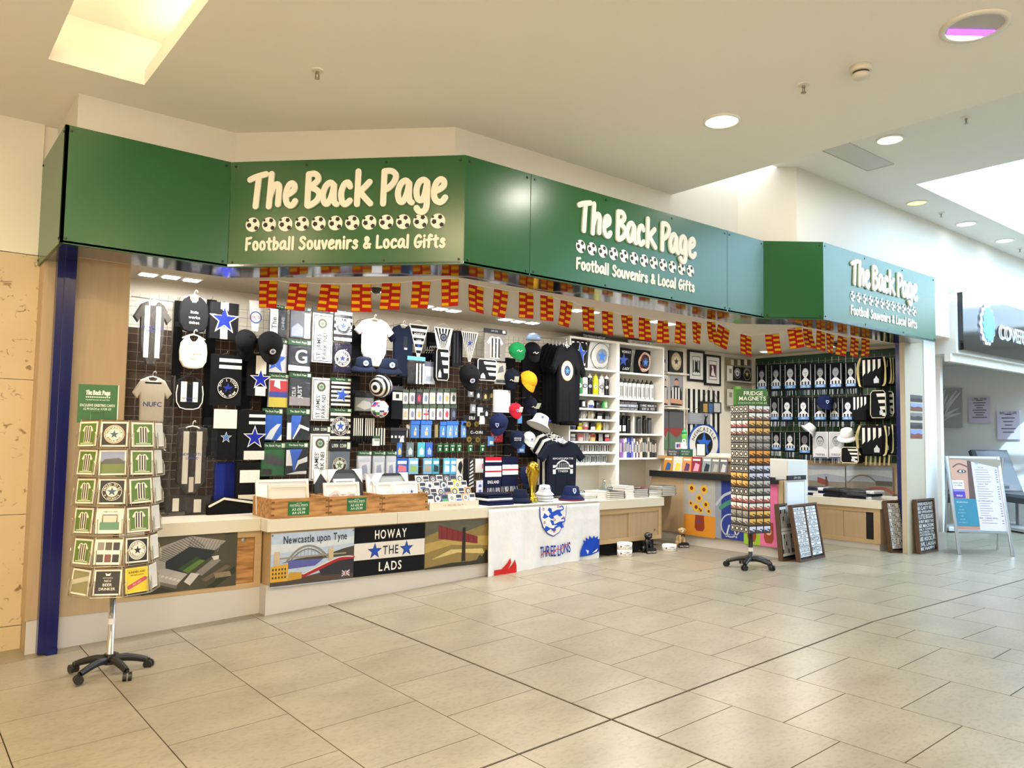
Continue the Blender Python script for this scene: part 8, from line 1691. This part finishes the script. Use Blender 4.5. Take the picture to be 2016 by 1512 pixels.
for fi, (nn, ncol, fname) in enumerate(((n1, 3, 'brighter'), (-n2 if (-n2).dot(Vector((-C2.x, -C2.y, 0))) > 0 else n2, 4, 'shaded'))):
    av = Vector((-nn.y, nn.x, 0)); c = C2 + nn * (hs + .001)
    for r in range(RW):
        kd = kinds[r] if fi == 0 else kinds[(r * 5 + 3) % 17]; ncl = ncol if fi == 0 or r not in (2, 3, 9, 10, 12, 13, 14, 15) else 3
        for q in range(ncl):
            w_ = (2 * hs) / ncl; x = -hs + (q + .5) * w_; M = frame((c.x, c.y, zt2 - (r + .5) * ph), av, (0, 0, 1)); b = MB(M); hw_ = w_ * .42; hh = ph * .42
            if fi == 1 and ncl == 4: col1, col2 = ('#8f8c84', '#34342f') if r % 3 else ('#b8b4ac', '#22231f')
            else: col1, col2 = kd[1], kd[2]
            b.box(x - hw_, x + hw_, -hh, hh, 0, .004, col1)
            if fi == 1 and ncl == 4: b.disc(x, 0, min(hw_, hh) * .9, .0045, col2, 14); b.disc(x, 0, min(hw_, hh) * .5, .005, '#d8d4c8', 10)
            else: b.flat([(x - hw_, -hh), (x + hw_, -hh), (x + hw_, -.1 * hh), (x + .2 * hw_, .3 * hh), (x - .3 * hw_, -.2 * hh), (x - hw_, 0)], .0045, col2); b.flat([(x - .5 * hw_, -hh * .1), (x - .3 * hw_, .1 * hh), (x + .6 * hw_, -.3 * hh), (x + .5 * hw_, -.6 * hh)], .005, col1)
            solo('fridge_magnet', '%s magnet across in the %s row of the spinner\'s %s face' % (nth(q), nth(r), fname), 'magnet', b, 'ink', 'fridge magnets on the spinner')
p = at(1473, 800, Y=4.62); av = Vector((-cos(ca + pi / 2 + .12), 0, 0)); M = frame((C2.x - .02, C2.y - .03, zt2 + .002), Vector((cos(ca + pi / 2 + .1), sin(ca + pi / 2 + .1), 0)), (0, 0, 1)); t = Th('header_sign', 'green fridge magnets price sign on top of the magnet spinner', 'sign', M)
b = t.mb(); b.box(-.15, .155, 0, .165, -.006, 0, '#2f6a30'); t.add('board', b, 'ink'); b = t.mb(); b.box(-.15, -.1, .165, .195, -.03, -.02, '#6fae4a'); t.add('tab', b, 'ink')
b = t.mb(); b.text('FRIDGE', .02, .125, .042, .001, '#f0f4ec', .2); b.text('MAGNETS', .01, .072, .042, .001, '#f0f4ec', .26); b.text('£3.50 EACH OR 4 FOR £12', .01, .026, .018, .001, '#c8d8c0', .28); t.add('lettering', b, 'ink')
# ================================================================== LEANING WORD SIGNS
def word_sign(label, o, a, w_, H_, lean, fc, rows, cols=1, dark='#17181c', divider=False):
    a = Vector(a).normalized(); n = a.cross(Vector((0, 0, 1))); M = frame(o, a, Vector((0, 0, 1)) * cos(lean) - n * sin(lean)); t = Th('word_sign', label, 'sign', M); f = .022
    for q in ((-w_, w_, 0, f), (-w_, w_, H_ - f, H_), (-w_, -w_ + f, f, H_ - f), (w_ - f, w_, f, H_ - f)): b = t.mb(); b.box(*q, -.035, .012, '#ffffff'); t.add('frame_rail', b, fc)
    if divider: b = t.mb(); b.box(-.012, .012, f, H_ - f, -.03, .012); t.add('frame_rail', b, fc)
    b = t.mb(); b.box(-w_ + f, w_ - f, f, H_ - f, -.03, -.004, dark); t.add('board', b, 'ink')
    if cols == 0: 
        b = t.mb(); y = H_ - f - .01; tot = sum(r[1] for r in rows); k = (H_ - 2 * f - .02) / tot
        for s, h in rows: b.text(s, 0, y - h * k / 2, h * k * .78, -.003, '#eceae4', (w_ - f) * 1.92, sx=1.6); y -= h * k
        t.add('lettering', b, 'ink')
    else:
        for c in range(cols):
            cw = (w_ - f) * 2 / cols; x0 = -w_ + f + c * cw + .012; x1 = x0 + cw - .024; y = H_ - f - .012; k = (H_ - 2 * f - .03) / sum(r[1] for r in rows[c])
            for s, h in rows[c]:
                b = t.mb(); b.box(x0, x1, y - h * k + .006, y, -.004, .001, '#e6e6e6'); o_ = t.add('word_block', b, 'ink'); b = t.mb(); b.text(s, (x0 + x1) / 2, y - h * k / 2 + .003, (h * k - .012) * .8, .002, '#20222a', (x1 - x0) * .96, sx=1.3); t.add('lettering', b, 'ink', parent=o_); y -= h * k
    return t
f1, f2 = fl(1571, 1107), fl(1619, 1095)
R1 = [('AH ME LADS', 2), ('~8', 2), ('~11', 2), ('~12', 2), ('~10', 2), ('~11', 2), ('~9', 3), ('~9', 2), ('~10', 2), ('~11', 3), ('TO SEE THE', 2), ('BLAYDON RACES', 3)]
R2 = [('~8', 2), ('~7', 2), ('~7', 2), ('~7', 3), ('~8', 3), ('~7', 2), ('FOOTBALL', 3), ('~7', 2), ('~6', 4), ('~5', 2), ('~6', 4), ('~5', 2)]
c_ = (f1 + f2) / 2
word_sign('wooden framed word sign with two columns leaning on the till desk', (c_.x - .02, 4.60, 0), (1, .1, 0), .30, .60, .16, 'walnut', [R1, R2], 2, divider=True)
word_sign('plain wooden framed sign back standing behind the two-column sign', (c_.x - .24, 4.735, 0), (1, .1, 0), .18, .60, .08, 'walnut', [[('~6', 3), ('~7', 3)]], 1)
R3 = [('~7', 3), ('~6', 2), ('~7', 3), ('~8', 2), ('~7', 3), ('~9', 2), ('~7', 3), ('~8', 4), ('~9', 2)]
g1, g2 = fl(1756, 1087), fl(1783, 1084.5)
word_sign('narrow wooden word sign leaning against the side cabinet corner', (9.27, 4.32, 0), (1, -.25, 0), .155, .60, .12, 'walnut', [R3], 1)
RL = [('GEORDIE HOOSE RULES', 2), ('NEE CLARTY FEET', 2.3), ('NEE SWEARING', 1.7), ('YE LITTLE BUGGARS', 3), ('DIVVENT SMOKE TABS', 2), ('NEE MACKEMS', 2.3), ('ONLY CONSUME', 1.4), ('ALCOHOL ON', 1.4), ('DAYS ENDING IN Y', 1.4), ('NEE HOCKLIN', 2.6), ('LIVE, LAUGH', 2.6), ('BE HAPPY', 2)]
word_sign('black house rules sign in a brown frame leaning on the beige column', (9.53, 4.115, 0), (1, 0, 0), .235, .62, .06, 'walnut', RL, 0)
# ================================================================== DOG FIGURES AND BOWLS
def dog(label, x, y, col, sc_, sign, yaw, tie=None, acc='#101010'):
    M = Matrix.Translation((x, y, 0)) @ Matrix.Rotation(yaw, 4, 'Z') @ Matrix.Scale(sc_, 4); t = Th('dog_figure', label, 'dog figure', M, loc=(x, y, 0))
    b = MB(M); b.ball((0, .03, .075), .055, col, 16, (1, 1.05, 1.25)); b.ball((0, -.005, .115), .042, col, 16, (1, .9, 1.2)); b.ball((0, -.015, .19), .042, col, 16, (1.08, 1, .95)); b.ball((0, -.05, .178), .024, col, 12, (1.1, 1, .8)); b.tube([(0, .0, .13), (0, -.01, .17)], .03, col, 10)
    for s in (-1, 1):
        b.tube([(s * .024, -.02, .12), (s * .026, -.04, .05), (s * .027, -.05, .012)], .015, col, 8); b.ball((s * .027, -.058, .012), .016, col, 10, (1, 1.3, .75)); b.ball((s * .045, .02, .04), .032, col, 12, (.8, 1.2, 1.1)); b.ball((s * .042, -.02, .200), .016, col, 10, (.6, .7, 1.3))
    o = t.add('body', b, 'plastic', smooth=True)
    md = o.modifiers.new('merge', 'REMESH'); md.mode = 'VOXEL'; md.voxel_size = .005 * sc_; md.use_smooth_shade = True; o.data.materials.clear(); o.data.materials.append(MATS['dog_' + acc])
    for s in (-1, 1): b = MB(M); b.ball((s * .018, -.05, .2), .0055, '#0a0a0a', 8); t.add('eye', b, 'gloss')
    b = MB(M); b.ball((0, -.074, .183), .008, '#0a0a0a', 8); t.add('nose', b, 'gloss')
    if tie: b = MB(M); b.flat([(0, 0), (.02, .012), (.02, -.012)], 0, tie); b.V = [M @ Vector((dx * 1.0, -.052, .135 + dz)) for dx, dz in ((0, 0), (.022, .012), (.022, -.012))]; b.add([(0, -.052, .135), (-.022, -.052, .147), (-.022, -.052, .123)], [(0, 1, 2)], tie); t.add('bow_tie', b, 'cloth'); b = MB(M); b.tube([(.035 * cos(a), -.012 + .032 * sin(a), .148) for a in [i * pi / 8 for i in range(16)]], .004, '#2a1c14', 6, True); t.add('collar', b, 'plastic')
    b = MB(M); b.box(-.062, .062, -.085, -.068, .0, .05, '#1b1c1e'); b.add([(-.062, -.085, .05), (.062, -.085, .05), (.03, -.085, .066), (-.03, -.085, .066)], [(0, 1, 2, 3)], '#1b1c1e'); o2 = t.add('sign_board', b, 'plastic')
    b = MB(M @ frame((0, -.0855, .02), (1, 0, 0), (0, 0, 1))); b.text('WELCOME', 0, 0, .017, .001, '#e6e6e4', .11); t.add('lettering', b, 'ink', parent=o2)
mat('dog_black', '#0c0c0d', .35, var=.05); mat('dog_tan', '#c2a67c', .45, var=.08)
dog('black sitting pug figure holding a welcome board', 6.72, 5.93, '#0c0c0d', 1.0, True, -.25, None, 'black')
dog('tan sitting dog figure with a bow tie and welcome board', 7.42, 6.02, '#c2a67c', 1.0, True, -.5, '#3a1c18', 'tan')
def bowl(label, x, y, z):
    M = Matrix.Translation((x, y, z)); t = Th('pet_bowl', label, 'pet bowl', M); r, h = .083, .072
    b = t.mb(); b.lathe([(r * .96, 0), (r, .004), (r, h), (r * .93, h), (r * .88, .02), (.001, .018)], col='#e9e8e4', n=28, ax='z'); t.add('body', b, 'gloss', smooth=True)
    q = MB(M)
    for s, a in (('HOWAY', -2.0), ('THE LADS', -2.0)):
        z0 = h * (.66 if s == 'HOWAY' else .34); n = len(s)
        for i, ch in enumerate(s):
            aa = a + (i - (n - 1) / 2) * .16; Mq = M @ frame((r * 1.008 * cos(aa), r * 1.008 * sin(aa), z0), (-sin(aa), cos(aa), 0), (0, 0, 1)); g = MB(Mq); g.text(ch, 0, 0, .018 if s == 'HOWAY' else .012, .0005, '#20222a'); q.F += [tuple(v + len(q.V) for v in f) for f in g.F]; q.V += g.V; q.C += g.C
    for aa in (-2.85, -1.1): g = MB(M @ frame((r * 1.008 * cos(aa), r * 1.008 * sin(aa), h * .5), (-sin(aa), cos(aa), 0), (0, 0, 1))); g.star(0, 0, .016, .0005, '#20222a'); q.F += [tuple(v + len(q.V) for v in f) for f in g.F]; q.V += g.V; q.C += g.C
    t.add('lettering', q, 'ink')
bowl('lower of two stacked white pet bowls by the flag', 6.33, 5.91, 0); bowl('upper of two stacked white pet bowls by the flag', 6.33, 5.91, .0725); bowl('single white pet bowl between the two dog figures', 7.06, 5.90, 0)
# ================================================================== PAVEMENT BOARD
FA, FB = Vector((9.667, 3.852, 0)), Vector((10.073, 3.41, 0)); BA, BB = Vector((10.167, 4.2, 0)), Vector((10.50, 3.737, 0)); a = (FB - FA).normalized(); W_ = .60
TA = Vector((9.93, 4.03, 1.12)); TB = TA + a * W_; t = Th('pavement_board', 'silver A-frame board with a beauty price list poster', 'A-board', loc=FA)
M = frame(FA, a, TA - FA); HH = (TA - FA).length; y0 = HH * .25
for q in ((0, .035, 0, HH), (W_ - .035, W_, 0, HH), (.035, W_ - .035, HH - .035, HH), (.035, W_ - .035, y0 - .035, y0)): b = MB(M); b.rbox(*q, -.012, .012, '#ffffff', .006); t.add('frame_rail', b, 'alu')
b = MB(M); b.box(.035, W_ - .035, y0, HH - .035, -.008, 0, '#d4d0e2'); ps = t.add('poster', b, 'ink')
xm = W_ * .46; z = .001; b = MB(M); b.rect(.035, xm, y0, HH - .035, z, '#b08878'); H0, H1 = y0, HH - .035; hh = H1 - H0
b.flat([(.035, H0 + hh * .55), (xm * .7, H0 + hh * .4), (xm, H0 + hh * .35), (xm, H1), (.035, H1)], z + .001, '#c49c8a'); b.flat([(xm * .72, H0 + .3 * hh), (xm, H0 + .2 * hh), (xm, H1), (xm * .85, H1)], z + .0015, '#5a4540')
b.disc(.16, H0 + hh * .82, .05, z + .002, '#3a3030', 20, ry=.022); b.disc(.16, H0 + hh * .82, .032, z + .003, '#d8dce4', 16, ry=.015); b.disc(.165, H0 + hh * .82, .013, z + .004, '#34424c', 12); b.ribbon(sm([(.07, H0 + hh * .88), (.14, H0 + hh * .93), (.24, H0 + hh * .88)], 4), .014, z + .002, z + .003, '#6a4c40')
b.rect(.035, xm, H0 + hh * .05, H0 + hh * .43, z + .003, '#2f7f9c'); b.rect(.04, .165, H0 + hh * .44, H0 + hh * .69, z + .003, '#e6e6ea'); b.rect(.04, .165, H0 + hh * .44, H0 + hh * .53, z + .004, '#4a3ab0'); b.rect(.04, .165, H0 + hh * .53, H0 + hh * .565, z + .0038, '#8a84c8')
t.add('print', b, 'ink', parent=ps)
b = MB(M); b.text('Book with', .10, H0 + hh * .655, .016, .007, '#34363e', .1); b.text('us online', .10, H0 + hh * .62, .016, .007, '#34363e', .1); b.text('~6', .10, H0 + hh * .47, .018, .007, '#f0f0f4'); b.text('~11', .12, H0 + hh * .38, .018, .006, '#bfe0ea', .15)
for i in range(6): b.text('~%d' % (5 + i % 3 * 4), .10, H0 + hh * (.32 - i * .045), .010, .006, '#a8d4e2')
rr = random.Random(5)
for i in range(24):
    y = H1 - .10 - i * .0285
    if y < H0 + .03: break
    if i % 7 == 0: b.text('~%d' % (8 + i), xm + .1, y, .012, .002, '#5a5c6c')
    else: b.rect(xm + .03, xm + .03 + rr.uniform(.09, .17), y - .003, y + .003, .002, '#9a9ab0'); b.rect(W_ - .075, W_ - .055, y - .004, y + .004, .002, '#6a6a80')
b.disc(xm + .06, H1 - .045, .018, .002, '#9ab4cc', 14); t.add('lettering', b, 'ink', parent=ps)
for A_, Ax in ((BA, TA), (BB, TB)): b = MB(); b.tube([A_ + Vector((0, 0, .002)), Ax + Vector((.02, .02, -.01))], .013, '#ffffff', 8); t.add('rear_leg', b, 'alu')
Mb = frame(BB, (BA - BB), TA - BA); b = MB(Mb); b.box(.03, (BA - BB).length - .03, .32, (TA - BA).length - .03, -.006, 0, '#b8b8b4'); t.add('rear_panel', b, 'plastic')
# ================================================================== NEXT SHOP
NY = 4.0; NX = 10.12
mb = MB(); mb.box(NX, 24, NY, 4.4, 2.37, 3.17); struct('wall_next', mb, 'paint_cool', 'white bulkhead of the beauty shop next door')
mb = MB(); mb.box(NX - .05, 24, NY + .05, NY + .12, 2.27, 2.37); struct('trim_5', mb, 'paint_white', 'cream shutter rail under the next shop sign')
t = Th('beauty_sign', 'glossy black fascia sign with halo-lit capital letters and a blue flower', 'shop sign', wfr(NY - .06, NX + .06, 2.41))
b = t.mb(); b.box(0, 5.2, 0, .71, -.06, 0, '#0c0d10'); t.add('panel', b, 'black_gloss')
cx_, cy_ = plane_pt(t.M, 1942, 640); cy_ = .37
for mname, rr_, zz_, mm in (('flower_backing', .215, .02, 'halo_white'), ('flower', .185, .035, 'neon_blue')):
    b = t.mb(); b.slab([(cx_ + rr_ * (1 + .07 * cos(14 * a)) * cos(a), cy_ + rr_ * 1.15 * (1 + .07 * cos(14 * a)) * sin(a)) for a in [2 * pi * i / 84 for i in range(84)]], .002, zz_, '#ffffff'); t.add(mname, b, mm)
x = plane_pt(t.M, 1966, 655)[0]
for ch in 'COVER':
    g = glyph(ch)
    if g[0]:
        k = .185 / CAPH; b = t.mb(); b.text(ch, x + g[2] * k / 2, .33, .185, .022, '#e4e8ee'); q = t.mb(); q.text(ch, x + g[2] * k / 2, .33, .20, .004, '#f4f8ff', sx=1.06); t.add('letter_halo', q, 'halo_white'); t.add('letter', b, 'metal')
    x += (g[2] + .12) * .185 / CAPH
mb = MB(); mb.box(14.0, 14.1, 4.3, 9, -.05, 3.0); struct('wall_nextside', mb, 'paint_cool', 'pale grey inner wall of the beauty shop')
mb = MB(); mb.box(9.98, 14.1, 8.6, 8.7, -.05, 3.0); struct('wall_nextback', mb, 'paint_cool', 'pale grey rear wall of the beauty shop')
mb = MB(); mb.box(XR + .12, XR + .2, 4.3, 8.6, -.05, 3.0); struct('wall_party', mb, 'paint_cool', 'party wall between the two shops')
mb = MB(); mb.box(10.3, 24, 4.4, 9, 2.6, 2.66); struct('ceiling_next', mb, 'ceiling_cool', 'ceiling of the beauty shop')
XN = 13.97
M, w_, h_ = xbox(1836, 765, 1895, 842, XN); t = Th('wall_art', 'square silver relief panel of curved leaves in the beauty shop', 'wall art', M); b = t.mb(); b.box(-w_, w_, -h_, h_, 0, .03, '#a8aaaa'); t.add('panel', b, 'plastic')
for i in range(11):
    a = radians(150 - i * 14); s = .9 + .25 * (i % 3); x0_, y0_ = -.45 * w_, -.75 * h_; e = (max(-.95 * w_, min(.95 * w_, x0_ + s * 2 * w_ * cos(a) * .8)), min(.95 * h_, y0_ + s * 1.9 * h_ * abs(sin(a)) * .85 + .05)); b = t.mb(); b.ribbon(sm([(x0_, y0_), ((x0_ + e[0]) / 2 - .02, (y0_ + e[1]) / 2 + .03), e], 5), .035, .03, .04, '#d8dada', wf=lambda u: .2 + sin(pi * u)); t.add('leaf', b, 'plastic')
for (bx, col, lab, rows) in (((1908, 782, 1951, 833), '#cfc8dc', 'lilac notice with small centred writing in the beauty shop', 8), ((1964, 809, 2009, 865), '#d4d0e4', 'lilac price notice lower on the beauty shop wall', 6)):
    M, w_, h_ = xbox(*bx, XN); t = Th('wall_notice', lab, 'notice', M); b = t.mb(); b.box(-w_, w_, -h_, h_, 0, .02, col); t.add('board', b, 'ink'); b = t.mb()
    for i in range(rows): s = .3 + .5 * ((i * 37) % 10) / 10; y = .75 - i * 1.5 / rows; b.rect(-s * w_ * .9, s * w_ * .9, y * h_ - .008, y * h_ + .008, .022, '#6a6678')
    b.text('~14' if rows == 6 else '~9', 0, .85 * h_, .04, .022, '#4a4658', w_ * 1.5); t.add('lettering', b, 'ink')
# treatment chairs
for i, (px, X_, lab) in enumerate(((1868, 12.4, 'grey reclining treatment chair just inside the beauty shop'), (2010, 13.2, 'second grey treatment chair at the edge of the beauty shop'))):
    p = at(px, 1010, X=X_); M = Matrix.Translation((X_, p.y, 0)) @ Matrix.Rotation(-.6, 4, 'Z'); t = Th('treatment_chair', lab, 'chair', M)
    b = t.mb(); b.rbox(-.3, .3, -.45, .45, .02, .08, '#d8d8d6', .02); t.add('base', b, 'plastic'); b = t.mb(); b.tube([(0, 0, .06), (0, 0, .42)], .07, '#c8c8c6', 12); t.add('pillar', b, 'alu')
    b = t.mb(); b.rbox(-.3, .3, -.5, .35, .42, .54, '#5d5f63', .04); t.add('seat', b, 'uphol'); b = t.mb(); b.M = M @ Matrix.Translation((0, .33, .5)) @ Matrix.Rotation(radians(62), 4, 'X'); b.rbox(-.3, .3, 0, .75, -.05, .06, '#5d5f63', .04); t.add('backrest', b, 'uphol')
    for s in (-1, 1): b = t.mb(); b.rbox(s * .36 - .04, s * .36 + .04, -.2, .3, .62, .68, '#5d5f63', .02); t.add('armrest', b, 'uphol'); b = t.mb(); b.tube([(s * .33, .1, .5), (s * .36, .1, .63)], .015, '#c8c8c6', 6); t.add('armrest_bracket', b, 'alu')
# small views on the column
for i, (y0, y1, c1, c2) in enumerate(((778, 791, '#5a5654', '#3a3634'), (794, 809, '#8a94b4', '#7a4a3a'), (813, 827, '#7a7674', '#4a4644'), (832, 844, '#4a4644', '#34302e'), (846, 863, '#8490b8', '#8a4a38'))):
    M, w_, h_ = wbox(1793, y0, 1816, y1, 4.196); t = Th('view_card', '%s small town view card down the beige column' % nth(i), 'picture', M); b = t.mb(); b.box(-w_, w_, -h_, h_, -.003, 0, c1); t.add('card', b, 'ink'); b = t.mb(); b.flat([(-w_, -h_), (w_, -h_), (w_, -.1 * h_), (.3 * w_, .2 * h_), (-.4 * w_, -.1 * h_), (-w_, .1 * h_)], .001, c2); t.add('print', b, 'photo')
b = MB(wfr(4.19, at(1832, 1030, Y=4.19).x, at(1832, 1030, Y=4.19).z)); b.rbox(-.03, .03, -.045, .045, -.001, .012, '#d8d8d4'); solo('wall_socket', 'small white key switch low on the white pilaster', 'switch', b, 'plastic')
# dome camera, sensor
p = at(741, 562, Z=SZ); t = Th('dome_camera', 'small dark dome security camera on the shop ceiling', 'camera', Matrix.Translation(p)); b = t.mb(); b.lathe([(.06, 0), (.06, -.02), (.05, -.024)], col='#d8d2c6', n=20, ax='z'); t.add('base', b, 'plastic'); b = t.mb(); b.lathe([(.048, -.024), (.044, -.05), (.026, -.068), (.001, -.074)], col='#2a2420', n=20, ax='z'); t.add('dome', b, 'gloss', smooth=True)
p = at(1646, 672, Z=SZ); t = Th('dome_camera', 'second dome security camera before the scarf wall', 'camera', Matrix.Translation(p)); b = t.mb(); b.lathe([(.06, 0), (.06, -.02), (.05, -.024)], col='#8a8680', n=20, ax='z'); t.add('base', b, 'plastic'); b = t.mb(); b.lathe([(.048, -.024), (.044, -.05), (.026, -.068), (.001, -.074)], col='#2a2420', n=20, ax='z'); t.add('dome', b, 'gloss', smooth=True)
